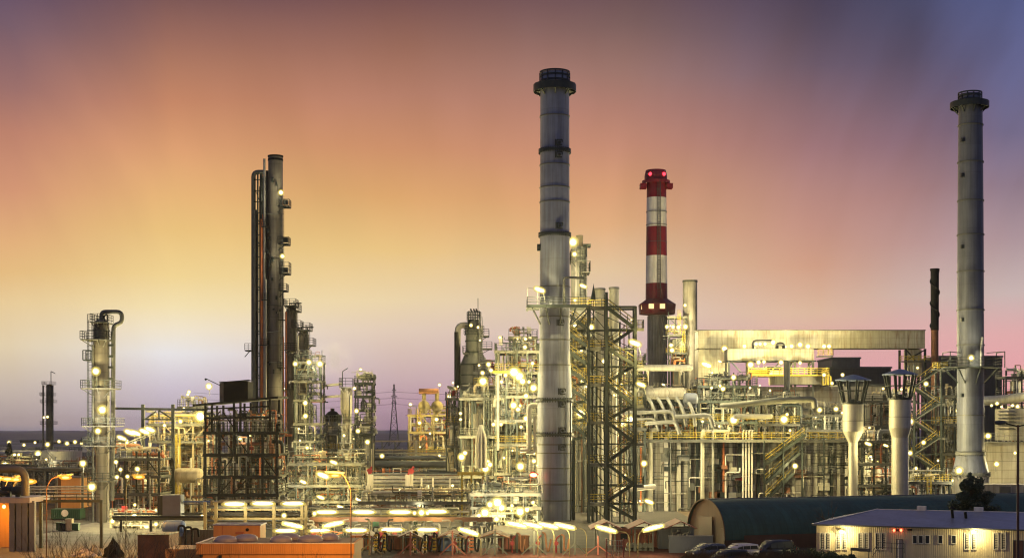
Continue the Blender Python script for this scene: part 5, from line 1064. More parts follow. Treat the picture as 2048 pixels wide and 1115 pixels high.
# pink kiosk and dark machinery
D = 153.
c = thing('pump_kiosk', 'pink painted kiosk with a small dark window between the pink canopies', 'kiosk', (X(1272, D), D, 0))
b = MB(); b.span(X(1224, D), X(1316, D), D, D+4, 0, Z(1054, D)); b.build('wall', 'pink', c); b = MB(); b.span(X(1222, D), X(1318, D), D-.2, D+4.2, Z(1054, D)+.003, Z(1052, D)); b.build('roof', 'dull', c)
b = MB(); b.span(X(1241, D), X(1254, D), D-.06, D-.003, Z(1077, D), Z(1066, D)); b.build('window', 'glass', c)
for j, px in enumerate((1258, 1268, 1279, 1290, 1300, 1345, 1355, 1366, 1374)):
    D2_ = 149.; x = X(px, D2_); c = thing('pump_set', 'small dark pump with upright pipe, %s under the pink canopies' % nth(j, 9), 'pump', (x, D2_, 0), 'pumps under the pink canopies')
    b = MB(); b.lathe([(0, -.5), (.3, -.5), (.3, .3), (.18, .5), (0, .5)], (x, D2_, .55), n=12, axis='y'); b.box((x, D2_, .12), (.7, 1.2, .24)); b.build('casing', 'dull', c)
    b = MB(); b.path([(x, D2_, .8), (x, D2_, 1.7+.1*(j % 3)), (x+.4, D2_, 1.7+.1*(j % 3))], .09); b.build('pipe', 'rusty' if j < 5 else 'galv', c)
c = thing('control_cabinet', 'blue grey control cabinet wall left of the arched hall door', 'cabinet', (X(1345, 150), 151.5, 0)); b = MB(); b.span(X(1317, 151), X(1388, 151), 151, 154, 0, Z(1052, 151)); b.build('body', 'bluegrey', c)
for px in (1330, 1350, 1370): b = MB(); b.span(X(px, 151)-.4, X(px, 151)+.4, 150.93, 150.997, .3, 2.0); b.build('door', 'bluegrey', c)
b = MB(); b.span(X(1354, 151), X(1360, 151), 150.9, 150.96, Z(1062, 151), Z(1058, 151)); b.build('notice', 'white', c)
c = thing('boundary_wall', 'low grey blue wall in front of the arched hall', 'wall', (X(1365, 146), 146, 0)); b = MB(); b.span(X(1338, 146), X(1426, 146), 146, 146.3, 0, Z(1071, 146)); b.build('wall', 'bluegrey', c); b = MB(); b.span(X(1337, 146), X(1427, 146), 145.95, 146.35, Z(1071, 146)+.002, Z(1070, 146)); b.build('coping', 'concrete', c)

# ------------------------------------------------------------------ orange building and hut
D = 119.
c = thing('flat_roof_building', 'orange lit flat roofed building with domed skylights at bottom left', 'building', (X(545, D), D+3, 0)); zt = Z(1086, D)
x0, x1 = X(396, D), X(706, D)
b = MB(); b.span(x0, x1, D, D+6.5, 0, zt-.9); b.build('wall', 'orangewall', c)
b = MB(); b.span(x0-.12, x1+.12, D-.12, D+6.62, zt-.9+.003, zt); fa = b.build('fascia', 'orangewall', c)
b = MB()
for j in range(70): a = x0+(x1-x0)*(j+.5)/70; b.span(a-.014, a+.045, D-.165, D-.123, zt-.86, zt-.06)
b.build('corrugation', 'orangewall', fa)
b = MB(); b.span(x0+.1, x1-.1, D+.1, D+6.4, zt+.003, zt+.03); b.build('roof', 'brownbeam', c)
b = MB(); b.span(x0-.16, x1+.16, D-.17, D+.02, zt+.005, zt+.07); b.span(x0-.16, x0+.05, D+.021, D+6.62, zt+.005, zt+.07); b.build('roof_edge', 'white', fa)
b = MB(); b.span(x0-3.2, x0, D+1.6, D+6, 0, zt-.6); b.build('annex_wall', 'orangewall', c)
for px, dd, r in ((451, 121, 1.0), (492, 122.5, 1.05), (562, 121, .95), (577, 123.5, 1.1), (621, 121.5, 1.1), (660, 123.5, .8)):
    b = MB(); x = X(px, dd); b.lathe([(r, 0), (r, .18), (r*.93, .3), (r*.7, .44), (r*.38, .52), (0, .55)], (x, dd, zt+.03), n=22); b.build('skylight', 'roofgrey', c)
for px, py in ((403, 1110), (441, 1112)): b = MB(); b.box((X(px, D), D-.1 if px > 396 else D, Z(py, D)), (.25, .2, .25)); b.build('wall_lamp', 'dark', c)
D = 130.
c = thing('orange_hut', 'bright orange hut with a small door behind the flat roofed building', 'hut', (X(477, D), D, 0)); zt = Z(1050, D)
b = MB(); b.span(X(427, D), X(520, D), D, D+3, 0, zt); b.build('wall', 'orangewall', c); b = MB(); b.span(X(425, D), X(522, D), D-.1, D+3.1, zt+.002, zt+.1); b.build('roof', 'roofgrey', c)
b = MB(); b.span(X(471, D), X(493, D), D-.05, D-.003, 0, Z(1071, D)); dr = b.build('door', 'orangewall', c)
b = MB(); b.span(X(473, D), X(489, D), D-.09, D-.053, Z(1083, D), Z(1073, D)); b.build('door_panel', 'cream', dr)
b = MB(); b.span(X(472, D), X(488, D), D-.25, D-.003, Z(1066, D), Z(1062, D)); b.build('air_vent', 'orange', c); b = MB(); b.sphere((X(495, D), D-.1, Z(1058, D)), .16); b.build('round_vent', 'black', c); b = MB(); b.bar((X(445, D), D-.02, 0), (X(445, D), D-.02, zt), .05); b.build('corner_seam', 'orange', c)

# left edge yard objects
D = 150.
c = thing('sheet_wall', 'grey sheet wall behind the small blue tank', 'wall', (X(395, D), D, 0)); b = MB(); b.span(X(360, D), X(428, D), D, D+.3, 0, Z(1058, D))
for j in range(24): a = X(361, D)+j*.155; b.span(a, a+.06, D-.05, D-.002, 0, Z(1059, D))
b.build('sheeting', 'dull', c)
for j, px in enumerate((357, 371, 384)):
    b = MB(); b.path([(X(px, 147), 147, 0), (X(px, 147), 147, Z(1050+j*3, 147)), (X(px+12, 147), 147, Z(1050+j*3, 147)), (X(px+12, 147), 147.5, 1.6)], .12); solo(b, 'vent_pipe', 'black', 'black hooked pipe before the grey sheet wall, %s of three' % nth(j, 3), 'pipe', 'black hooked pipes')
D = 176.
c = thing('grey_panel_box', 'flat grey panelled box on the rack left of the dark frame', 'box', (X(340, D), D, Z(1031, D))); b = MB(); b.span(X(325, D), X(361, D), D, D+2, Z(1030, D), Z(989, D)); b.build('body', 'bluegrey', c); b = MB(); b.span(X(314, D), X(325, D)-.003, D+.3, D+2, Z(1030, D), Z(990, D)); b.build('side_frame', 'dark', c); b = MB(); b.span(X(322, D), X(363, D), D-.3, D+2, Z(1032, D), Z(1030, D)-.003); b.build('base_frame', 'dark', c)
c = thing('pipe_rack', 'low dark pipe rack carrying the grey panelled box', 'pipe rack', (X(330, D), D, 0))
for px in (240, 300, 365, 415): b = MB(); b.bar((X(px, D), D+.5, 0), (X(px, D), D+.5, Z(1032, D)), .3); b.build('post', 'dark', c)
for j, (y, r, m) in enumerate(((1032.5, .15, 'dark'), (1036, .2, 'dull'), (1027, .1, 'dark'), (1040, .12, 'pale'), (1003, .12, 'blue'), (1008, .1, 'bluegrey'))): b = MB(); b.tube((X(225 if y > 1010 else 362, D), D+.3*j, Z(y, D)), (X(430, D), D+.3*j, Z(y, D)), r); b.build('pipe', m, c)
unit('pump_bay', 'white lit pump bay at the foot of the leftmost column', 'process unit', 222, 312, 183, 5, [1035], 51, bays=3, nh=10, nv=12, ndrum=3, nbox=6, railm='dull', post='pale', pal=['white']*4+['pale']*5+['red', 'galv', 'orange'], tall=1.2)
D = 137.
c = thing('rusty_shed', 'dark rust red flat shed behind bare twigs', 'shed', (X(305, D), D, 0)); b = MB(); b.span(X(275, D), X(338, D), D, D+4, 0, Z(1069, D)); b.build('wall', 'rusty', c); b = MB(); b.span(X(274, D), X(339, D), D-.1, D+4.1, Z(1069, D)+.002, Z(1068, D)); b.build('roof', 'dark', c)
# dark portal frame, green container, orange wall, left shelter
D = 152.
c = thing('portal_gantry', 'dark portal frame beside the curved orange lit street lamp', 'frame', (X(140, D), D, 0))
for px in (82, 203): b = MB(); b.bar((X(px, D), D, 0), (X(px, D), D, Z(1000, D)), .3); b.build('post', 'dark', c)
b = MB(); b.bar((X(80, D), D, Z(1001, D)), (X(206, D), D, Z(1001, D)), .3); b.build('beam', 'dark', c); b = MB(); b.rail([(X(84, D), D, Z(1000, D)), (X(200, D), D, Z(1000, D))], h=.7, gap=1.2, nb=2, w=.06); b.build('railing', 'dark', c)
D = 200.
c = thing('green_container', 'dark green container with a round sign in the orange lit yard', 'container', (X(133, D), D, 0)); b = MB(); b.span(X(102, D), X(160, D), D, D+2.5, .15, Z(1017, D)); b.build('body', 'green', c)
for j in range(14): b = MB(); a = X(104+4*j, D); b.bar((a, D-.04, .3), (a, D-.04, Z(1018, D)-.1), .1); b.build('rib', 'green', c)
b = MB(); b.lathe([(0, -.03), (.5, -.03), (.5, .03), (0, .03)], (X(130, D), D-.12, Z(1025, D)), n=16, axis='y'); b.lathe([(0, -.05), (.28, -.05), (.28, -.03)], (X(130, D), D-.12, Z(1025, D)), n=14, axis='y'); b.build('round_sign', 'white', c); b = MB(); b.span(X(102, D), X(160, D), D+.2, D+.6, 0, .149); b.build('skid', 'dark', c)
c = thing('silo_building', 'tall flat orange lit wall block behind the green container', 'building', (X(142, 230), 230, 0)); b = MB(); b.span(X(122, 230), X(161, 230), 230, 236, 0, Z(955, 230)); b.build('wall', 'orangewall', c); b = MB(); b.span(X(108, 230), X(122, 230)-.003, 230.5, 236, 0, Z(953, 230)); b.build('side_wing', 'tan', c); b = MB(); b.span(X(121, 230), X(162, 230), 229.8, 236.2, Z(955, 230)+.002, Z(953, 230)); b.build('roof', 'dull', c)
c = thing('pipe_rack', 'thin grey pipe rack in front of the distant storage tanks', 'pipe rack', (X(110, 215), 215, 0))
for px in (66, 88, 113, 165): b = MB(); b.bar((X(px, 215), 215, 0), (X(px, 215), 215, Z(934, 215)), .3); b.build('post', 'dull', c)
for y, r in ((936, .22), (972, .14), (977, .14), (983, .1), (991, .18), (940, .1)): b = MB(); b.tube((X(40, 215), 215-.4, Z(y, 215)), (X(190, 215), 215-.4, Z(y, 215)), r); b.build('pipe', 'dull' if y < 960 else 'pale', c)
D = 148.
c = thing('shelter', 'grey ribbed shelter at the left edge glowing orange inside', 'shelter', (X(20, D), D, 0))
b = MB(); b.span(X(-40, D), X(62, D), D-.4, D+6, Z(998, D)-.35, Z(994, D)); b.build('roof', 'roofgrey', c)
for px in (-4, 26, 40, 52, 66): b = MB(); b.bar((X(px, D), D-.1, 0), (X(px, D), D-.1, Z(998, D)-.3), .55 if px > 10 else .3); b.build('post', 'bluegrey', c)
b = MB(); b.span(X(28, D), X(66, D), D+.3, D+.5, 0, Z(1001, D)); b.build('side_wall', 'bluegrey', c); b = MB(); b.span(X(-40, D), X(26, D), D+5, D+5.2, 0, Z(1001, D)); b.build('back_wall', 'orangewall', c); b = MB(); b.bar((X(28, D), D-.3, Z(1002, D)), (X(58, D), D-.3, Z(1025, D)), .14); b.build('brace', 'dull', c)
b = MB(); b.path([(X(-30, D-1), D-1, Z(937, D)), (X(51, D-1), D-1, Z(937, D)), (X(51, D-1), D-1, Z(990, D))], .42, n=12, bend=1.2); solo(b, 'bent_pipe', 'dull', 'thick grey pipe arching over the shelter at the left edge', 'pipe')
for j, (a, e, y, r) in enumerate(((-20, 22, 985, .35), (24, 50, 980, .5), (4, 30, 977, .28))):
    b = MB(); ln = X(e, D+2)-X(a, D+2); b.lathe([(0, 0), (r*.8, .05), (r, .3), (r, ln-.3), (r*.8, ln-.05), (0, ln)], (X(a, D+2), D+2, Z(y, D+2)), n=16, axis='x'); b.box((X((a+e)/2, D+2), D+2, (Z(y, D+2)+Z(994, D))/2-.05), (.5, .5, max(.1, Z(y, D+2)-Z(994, D)))); solo(b, 'roof_vessel', 'dark', '%s dark cylinder lying on the shelter roof' % ('leftmost', 'rightmost', 'middle')[j], 'vessel', 'dark cylinders on the shelter roof')
for j, (px, h) in enumerate(((120, 1.0), (128, .9), (152, .9), (139, 1.5))):
    b = MB(); x = X(px, 178); b.box((x, 178, h*.45+.1), (.8, .8, h*.9)); b.box((x, 178, h*.95+.08), (.9, .9, .1)); b.tube((x-.3, 178.3, .1), (x+.3, 178.3, .1), .1); solo(b, 'waste_bin', ['green', 'cardark', 'green', 'beige'][j], ['left green bin by the green container', 'dark bin next to the left green bin', 'right green bin by the green container', 'beige cabinet standing among the bins'][j], 'bin')
def heap(px, D, w, h, m, label, cat, seed):
    R = random.Random(seed); x = X(px, D); b = MB(); n, mm = 14, 6; k0 = len(b.v)
    rad = [R.uniform(.75, 1.15) for _ in range(n)]
    for i in range(mm):
        t = i/(mm-1)
        for j in range(n): a = 2*math.pi*j/n; r = rad[j]*(1-t**1.6)*R.uniform(.85, 1.1); b.v.append((x+w*r*math.cos(a), D+w*.7*r*math.sin(a), h*t*R.uniform(.8, 1.05)))
    for i in range(mm-1):
        for j in range(n): b.f.append((i*n+j, i*n+(j+1) % n, (i+1)*n+(j+1) % n, (i+1)*n+j)); b.sm.append(False)
    return solo(b, 'covered_heap', m, label, cat)
heap(226, 141, 1.1, 2.1, 'black', 'dark tarpaulin covered heap at the foot of the portal frame', 'heap', 1); heap(165, 142, 1.3, .9, 'roofgrey', 'light crumpled sheeting on the ground in the orange yard', 'heap', 2); heap(188, 143, .9, 1.2, 'bluegrey', 'bluish crumpled heap beside the light sheeting', 'heap', 3)

# ------------------------------------------------------------------ barrel roofed hall
A = Vector((X(1414, 154), 154, 0)); Bv = Vector((66, 170.2, 0)); ax = (Bv-A).normalized(); pn = Vector((-ax.y, ax.x, 0)); Wh, Hh, Lh = 4.4, 5.2, (Bv-A).length
hall = thing('barrel_roof_hall', 'long low hall with dark teal barrel roof and tan arched end wall', 'building', tuple(A))
def arch(t): a = math.pi*t; return pn*(Wh*math.cos(a))+Vector((0, 0, 1.0+(Hh-1.0)*math.sin(a)**.85))
n = 28; b = MB()
for i in range(n):
    p, q = arch(i/n), arch((i+1)/n)
    for j in range(12): u, w = ax*(Lh*j/12-.15), ax*(Lh*(j+1)/12-.15); b.quad(A+p+u, A+q+u, A+q+w, A+p+w, smooth=True)
b.build('roof', 'tealroof', hall)
b = MB(); pts = [A+arch(i/n)-Vector((0, 0, .06))+ax*.1 for i in range(n+1)]; b.quad(*([A+pn*-Wh+ax*.1]+[A+pn*Wh+ax*.1]+pts)); b.build('end_wall', 'tan', hall)
b = MB()
for s in (-1, 1): b.quad(A+pn*(s*Wh*.98), A+pn*(s*Wh*.98)+ax*Lh, A+pn*(s*Wh*.98)+ax*Lh+Vector((0, 0, 1.0)), A+pn*(s*Wh*.98)+Vector((0, 0, 1.0)))
b.build('plinth', 'doorbrown', hall)
def facequad(c0, w, h, z0, m, name, parent, out=.06):
    b = MB(); o = A+pn*c0-ax*out; p = [o-pn*(w/2)+Vector((0, 0, z0)), o+pn*(w/2)+Vector((0, 0, z0)), o+pn*(w/2)+Vector((0, 0, z0+h)), o-pn*(w/2)+Vector((0, 0, z0+h))]; q = [v+ax*(out+.05) for v in p]
    b.quad(*p); [b.quad(p[i], p[(i+1) % 4], q[(i+1) % 4], q[i]) for i in range(4)]; return b.build(name, m, parent)
facequad(.3, 3.1, 3.3, 0, 'doorbrown', 'sliding_door', hall); facequad(-3.6, .9, 2.2, 0, 'doorbrown', 'side_door', hall)
b = MB(); 
for i in range(n): b.bar(A+arch(i/n)+ax*.0-ax*.2, A+arch((i+1)/n)-ax*.2, .12)
b.build('verge_trim', 'tan', hall)
b = MB(); b.bar(A+ax*-.1+Vector((0, 0, Hh+.04)), A+ax*(Lh)+Vector((0, 0, Hh+.04)), .3, .08); b.build('ridge_strip', 'bluegrey', hall)
b = MB(); b.quad(A-pn*(Wh+.25)+ax*2, A-pn*(Wh+.25)+ax*17, A-pn*(Wh+.25)+ax*17+Vector((0, 0, 1.5)), A-pn*(Wh+.25)+ax*2+Vector((0, 0, 1.5))); b.span(0, .01, 0, .01, -.2, -.19) if False else None; b.build('red_skirt', 'doorbrown', hall)

# ------------------------------------------------------------------ low cream building bottom right
P0 = Vector((X(1633, 140), 140, 0)); P1 = Vector((60, 127.6, 0)); ux = (P1-P0).normalized(); uy = Vector((-ux.y, ux.x, 0)); LB = (P1-P0).length; He = 3.42; Dp = 11.
ob = thing('office_building', 'low cream corrugated building with grey hipped roof and two lit wall lamps', 'building', tuple(P0))
def PB(u, v, z): return P0+ux*u+uy*v+Vector((0, 0, z))
b = MB(); b.quad(PB(0, 0, 0), PB(LB, 0, 0), PB(LB, 0, He), PB(0, 0, He)); b.quad(PB(0, 0, 0), PB(0, Dp, 0), PB(0, Dp, He), PB(0, 0, He)); b.quad(PB(0, Dp, 0), PB(LB, Dp, 0), PB(LB, Dp, He), PB(0, Dp, He)); b.quad(PB(LB, 0, 0), PB(LB, Dp, 0), PB(LB, Dp, He), PB(LB, 0, He)); b.build('wall', 'cream', ob)
b = MB(); nr = int(LB/.2)
for j in range(nr): u = (j+.5)*LB/nr; b.quad(PB(u-.05, -.002, .02), PB(u-.02, -.014, .02), PB(u-.02, -.014, He-.03), PB(u-.05, -.002, He-.03)); b.quad(PB(u-.02, -.014, .02), PB(u+.02, -.014, .02), PB(u+.02, -.014, He-.03), PB(u-.02, -.014, He-.03)); b.quad(PB(u+.02, -.014, .02), PB(u+.05, -.002, .02), PB(u+.05, -.002, He-.03), PB(u+.02, -.014, He-.03))
b.build('corrugation', 'cream', ob)
e = .35; Hr = He+1.3; b = MB(); b.quad(PB(-e, -e, He), PB(LB+e, -e, He), PB(LB+e, Dp/2, Hr), PB(Dp/2-.3, Dp/2, Hr)); b.quad(PB(-e, Dp+e, He), PB(LB+e, Dp+e, He), PB(LB+e, Dp/2, Hr), PB(Dp/2-.3, Dp/2, Hr)); b.quad(PB(-e, -e, He), PB(-e, Dp+e, He), PB(Dp/2-.3, Dp/2, Hr)); b.quad(PB(-e, -e, He-.03), PB(LB+e, -e, He-.03), PB(LB+e, .2, He-.03), PB(-e, .2, He-.03)); b.build('roof', 'sheetroof', ob)
b = MB(); b.bar(PB(-e, -e, He-.07), PB(LB+e, -e, He-.07), .1, .14); b.bar(PB(-e, -e, He-.07), PB(-e, Dp+e, He-.07), .1, .14); b.build('gutter', 'dull', ob)
b = MB(); b.bar(PB(Dp/2-.3, Dp/2, Hr), PB(LB, Dp/2, Hr), .25, .06); b.bar(PB(-e, -e, He+.03), PB(Dp/2-.3, Dp/2, Hr+.03), .2, .05); b.build('ridge_cap', 'white', ob)
def wall_u(px):   # distance along the wall where photo column px meets it
    t = (px-CX)/F; return (t*P0.y-P0.x)/(ux.x-t*ux.y)
def wz(px, py): u = wall_u(px); return H-(py-HY)/F*(P0+ux*u).y
def pane(px0, px1, py0, py1, m='glass', deep=.06, name='window', blinds=True):
    u0, u1 = wall_u(px0), wall_u(px1); z1, z0 = wz(px0, py0), wz(px0, py1); b = MB(); fw = .06
    for (a, c, lo, hi) in ((u0-fw, u0, z0-fw, z1+fw), (u1, u1+fw, z0-fw, z1+fw), (u0, u1, z1, z1+fw), (u0, u1, z0-fw, z0)):
        q = [PB(a, -.09, lo), PB(c, -.09, lo), PB(c, -.09, hi), PB(a, -.09, hi)]; b.quad(*q); r = [p+uy*.08 for p in q]; [b.quad(q[i], q[(i+1) % 4], r[(i+1) % 4], r[i]) for i in range(4)]
    fo = b.build(name, 'white' if name == 'window' else 'dull', ob)
    b = MB(); b.quad(PB(u0, -.055, z0), PB(u1, -.055, z0), PB(u1, -.055, z1), PB(u0, -.055, z1)); b.build('pane', m, fo)
    if blinds:
        b = MB(); nn = 9
        for j in range(nn): z = z0+(z1-z0)*(j+.5)/nn; h = (z1-z0)/nn*.32; b.quad(PB(u0+(u1-u0)*.35, -.06, z-h), PB(u1, -.06, z-h), PB(u1, -.06, z+h), PB(u0+(u1-u0)*.35, -.06, z+h))
        b.build('blind', 'blind', fo)
for a in (1641, 1652, 1673, 1685, 1717, 1729, 1752, 1764, 1930, 1944, 1988, 2003): pane(a, a+7.5, 1065, 1097)
for a in (1826, 1838, 1851, 1877, 1904): pane(a, a+7.5, 1070, 1085, blinds=False)
pane(1793, 1805, 1078, 1128, name='door', blinds=False, m='blind'); pane(2027, 2046, 1080, 1128, name='door', blinds=False, m='doorbrown')
u = wall_u(1797); b = MB(); b.bar(PB(u, -.08, .1), PB(u, -.08, 2.1), .08); b.build('door_mullion', 'white', ob)
for a, c in ((1787, 1790), (1801, 1804)):
    b = MB(); b.sphere(tuple(PB(wall_u((a+c)/2), -.16, wz(a, 1059))), .13); b.build('red_sign_lamp', 'sign_red', ob)
b = MB(); u0, u1 = wall_u(1785), wall_u(1806); b.quad(*[PB(u_, -.1, z_) for u_, z_ in ((u0, wz(1785, 1061)), (u1, wz(1785, 1061)), (u1, wz(1785, 1056.5)), (u0, wz(1785, 1056.5)))]); b.build('door_sign', 'doorbrown', ob)
b = MB(); b.box(tuple(PB(wall_u(1820), -.2, wz(1820, 1058))), (.4, .3, .16)); b.build('security_camera', 'black', ob)
b = MB(); b.rail([PB(wall_u(1750), -1.4, .1), PB(wall_u(1762), -1.4, .9), PB(wall_u(1812), -1.4, .9)], h=.95, gap=1.1, nb=2, w=.05); b.build('entrance_rail', 'dull', ob); b = MB(); b.bar(PB(wall_u(1706), -1.5, 1.15), PB(wall_u(1745), -1.5, 1.1), .08, .3); b.bar(PB(wall_u(1708), -1.5, 0), PB(wall_u(1708), -1.5, 1.15), .08); b.bar(PB(wall_u(1742), -1.5, 0), PB(wall_u(1742), -1.5, 1.1), .08); b.build('bike_shelter', 'dull', ob)
for px in (1826, 1944): b = MB(); o_ = PB(wall_u(px), Dp/2, Hr); b.box((o_.x+.2, o_.y, o_.z+.18), (.85, .7, .45), math.atan2(ux.y, ux.x)); b.build('roof_vent_box', 'white', ob)
for px, h in ((1900, 1.0), (1927, .8)): b = MB(); o_ = PB(wall_u(px), 3.0, He+.55); b.tube(o_, o_+Vector((-.1, 0, h)), .14); b.lathe([(.34, 0), (.34, .05), (0, .28)], (o_.x-.1, o_.y, o_.z+h+.08), n=12) if px == 1900 else None; b.build('roof_flue', 'black', ob)
for px in (1684, 1947):
    o_ = PB(wall_u(px), -.22, wz(px, 1062)); c = thing('wall_lamp', 'glowing wall lamp under the eave of the cream building, %s of two' % ('left' if px < 1800 else 'right'), 'lamp', tuple(o_), 'wall lamps on the cream building')
    b = MB(); b.box((o_.x, o_.y+.12, o_.z+.15), (.6, .2, .12)); b.build('housing', 'dull', c); b = MB(); b.sphere(tuple(o_), .16, sx=1.4, sz=.8); b.build('bulb', 'lamp_soft', c); b = MB(); b.sphere(tuple(o_), .3, n=12, m=8, sx=1.4, sz=.8); b.build('glass', 'lamp_halo', c); light(c, (0, -.6, -.15), 480, LW)  # the glass round the bulb is an added halo shell

# ------------------------------------------------------------------ cars
def car(name, x, y, rz, paint, label, suv=False):
    L_, W_, Hc = (4.6, 1.85, 1.72) if suv else (4.2, 1.76, 1.48); c = thing(name, label, 'car', (0, 0, 0), 'parked cars')
    st_ = [(-L_/2, .55, .45, .80), (-L_/2+.12, .80, .35, .90), (-L_/2+.5, .88, .28, .94), (-L_*.2, .92, .24, .96), (0, .92, .24, .96), (L_*.2, .92, .24, .94), (L_*.36, .88, .26, .88), (L_/2-.15, .80, .32, .78), (L_/2, .60, .42, .68)]
    def sec(m_, st2, fn, np=12):
        b = MB(); rings = []
        for s in st2:
            k = len(b.v); rings.append(k)
            for p in fn(s): b.v.append((s[0], p[0], p[1]))
        q = len(b.v)-rings[-1]
        for i in range(len(rings)-1):
            for j in range(q): b.f.append((rings[i]+j, rings[i]+(j+1) % q, rings[i+1]+(j+1) % q, rings[i+1]+j)); b.sm.append(True)
        for kk in (rings[0], rings[-1]): b.f.append(tuple(range(kk, kk+q))); b.sm.append(False)
        return b
    def lower(s): w = s[1]*W_/2/.92; return [(-w, s[2]+.1), (-w*.93, s[2]), (w*.93, s[2]), (w, s[2]+.1), (w*1.02, (s[2]+s[3])/2+.06), (w*.97, s[3]-.06), (w*.88, s[3]), (-w*.88, s[3]), (-w*.97, s[3]-.06), (-w*1.02, (s[2]+s[3])/2+.06)]
    bo = sec(0, st_, lower).build('body', paint, c)
    g = [(-L_*.47, .5, .95, .97), (-L_*.44, .60, .93, Hc*.80), (-L_*.40, .72, .92, Hc*.95), (-L_*.3, .76, .92, Hc), (0, .76, .92, Hc+.01), (L_*.10, .75, .92, Hc-.02), (L_*.2, .68, .92, Hc*.86), (L_*.31, .60, .90, .93)]
    def gh(s, sh=0): w = W_/2*.93; wr = s[1]; return [(-w+sh, s[2]), (w-sh, s[2]), (wr+.06-sh, s[3]-.10-sh), (wr-.04, s[3]-sh), (-wr+.04, s[3]-sh), (-wr-.06+sh, s[3]-.10-sh)]
    sec(0, g, gh).build('roof', paint, c)
    for s in (-1, 1):   # side glass follows the cabin side
        for a, e in ((-L_*.385, -L_*.17), (-L_*.155, L_*.03), (L_*.045, L_*.20)):
            b = MB(); z0, z1 = .97, Hc-.17; t1 = z1 if e < L_*.1 else z1-.12; w0 = W_/2*.93+.012; w1 = .76+.075
            b.quad((a, s*(w0-.01), z0), (e, s*(w0-.01), z0), (e-(.06 if e > L_*.1 else 0), s*w1, t1), (a+(.12 if a < -L_*.3 else 0), s*w1, z1)); b.build('side_window', 'glass', c)
    b = MB(); b.quad((-L_*.465-.02, -.62, 1.0), (-L_*.465-.02, .62, 1.0), (-L_*.415-.02, .60, Hc*.90), (-L_*.415-.02, -.60, Hc*.90)); b.build('rear_window', 'glass', c)
    b = MB(); b.quad((L_*.30+.02, -.66, .97), (L_*.30+.02, .66, .97), (L_*.13+.03, .64, Hc-.07), (L_*.13+.03, -.64, Hc-.07)); b.build('windscreen', 'glass', c)
    for px_ in (-L_*.31, L_*.30):
        for s in (-1, 1):
            b = MB(); b.lathe([(0, -.1), (.2, -.1), (.33, -.08), (.33, .1), (0, .1)], (px_, s*(W_/2-.09), .33), n=20, axis='y'); wh = b.build('wheel', 'rubber', c)
            b = MB(); b.lathe([(0, -.115), (.19, -.112), (.2, .112), (0, .115)], (px_, s*(W_/2-.09), .33), n=14, axis='y'); b.build('rim', 'galv', wh)
    for s in (-1, 1):
        b = MB(); b.box((-L_/2+.10, s*.68, .80), (.12, .26, .28)); b.build('tail_light', 'red', c); b = MB(); b.box((L_/2-.1, s*.6, .64), (.12, .3, .15)); b.build('headlight', 'white', c); b = MB(); b.box((L_*.2, s*(W_/2+.08), .98), (.14, .2, .13)); b.build('wing_mirror', paint, c)
    b = MB(); b.box((-L_/2+.02, 0, .48), (.08, .6, .12)); b.build('number_plate', 'white', c)
    b = MB(); b.box((-L_/2+.1, 0, .36), (.2, 1.5, .16)); b.build('rear_bumper', 'dull' if suv else paint, c)
    c.location = (x, y, .012); c.rotation_euler = (0, 0, rz); return c
car('parked_car', X(1481, 139), 139.4, math.radians(206), 'carwhite', 'white hatchback parked in front of the barrel roofed hall')
car('parked_car', X(1551, 140), 141, math.radians(204), 'cardark', 'dark tall estate car parked beside the white hatchback', True)
car('parked_car', X(1415, 139), 139.4, math.radians(205), 'carsilver', 'silver grey car at the left end of the parked row')
car('parked_car', X(1455, 133), 132.6, math.radians(204), 'cardark', 'dark car parked nearest the camera behind brown scrub')

# ------------------------------------------------------------------ vegetation
def leafcloud(clumps, n, size, seed, flat=.5):
    R = random.Random(seed); b = MB()
    wts = [c[3]**2 for c in clumps]
    for _ in range(n):
        c = R.choices(clumps, wts)[0]
        u = Vector((R.gauss(0, 1), R.gauss(0, 1), R.gauss(0, 1))).normalized()*c[3]*R.random()**.45
        p = Vector(c[:3])+Vector((u.x, u.y, u.z*flat)); s = size*R.uniform(.5, 1.3)
        d = Vector((R.uniform(-1, 1), R.uniform(-1, 1), R.uniform(-.4, 1))).normalized(); e = d.orthogonal().normalized()
        b.quad(p-d*s-e*s*.35, p-d*s*.2+e*s*.4, p+d*s, p+d*s*.2-e*s*.4)
    return b
D = 146.; R = random.Random(8); cx_ = X(1946, D)
pine = thing('pine_tree', 'dark bushy pine tree rising between the cream building and the teal hall', 'tree', (cx_, D, 0))
b = MB(); b.path([(cx_+.4, D, 0), (cx_+.2, D, 3), (cx_-.2, D, 5.5), (cx_-.25, D, 8)], .26, r2=.05, n=8)
cl = []
for i in range(64):
    t = (i+.5)/64; z = 2.0+5.7*t; reach = 4.3*(1-t)**.62*(.75+.35*math.sin(i*1.7))+.3; a = i*2.4+R.uniform(-.5, .5); rr = reach*R.uniform(.3, 1.0)
    p = (cx_+.2*(1-t)-.25+rr*math.cos(a), D+rr*.7*math.sin(a), z+R.uniform(-.35, .35)); b.bar((cx_+.2-.4*t, D, z-.5), p, .07); cl.append((p[0], p[1], p[2], R.uniform(.3, .72)*(1.15-.45*t)))
cl += [(cx_+3.0, D, 3.2, .6), (cx_+3.5, D-.4, 2.8, .4), (cx_-3.2, D, 2.5, .5), (cx_-2.6, D, 3.2, .5), (cx_-.3, D, 7.9, .3), (cx_-.25, D, 8.25, .17), (cx_-.5, D, 7.3, .42), (cx_+2.2, D, 4.4, .6)]; cl = [(q[0], q[1], q[2], q[3]*1.28) for q in cl]
b.build('trunk', 'bark', pine); leafcloud(cl, 19000, .17, 9, .85).build('crown', 'needles', pine)
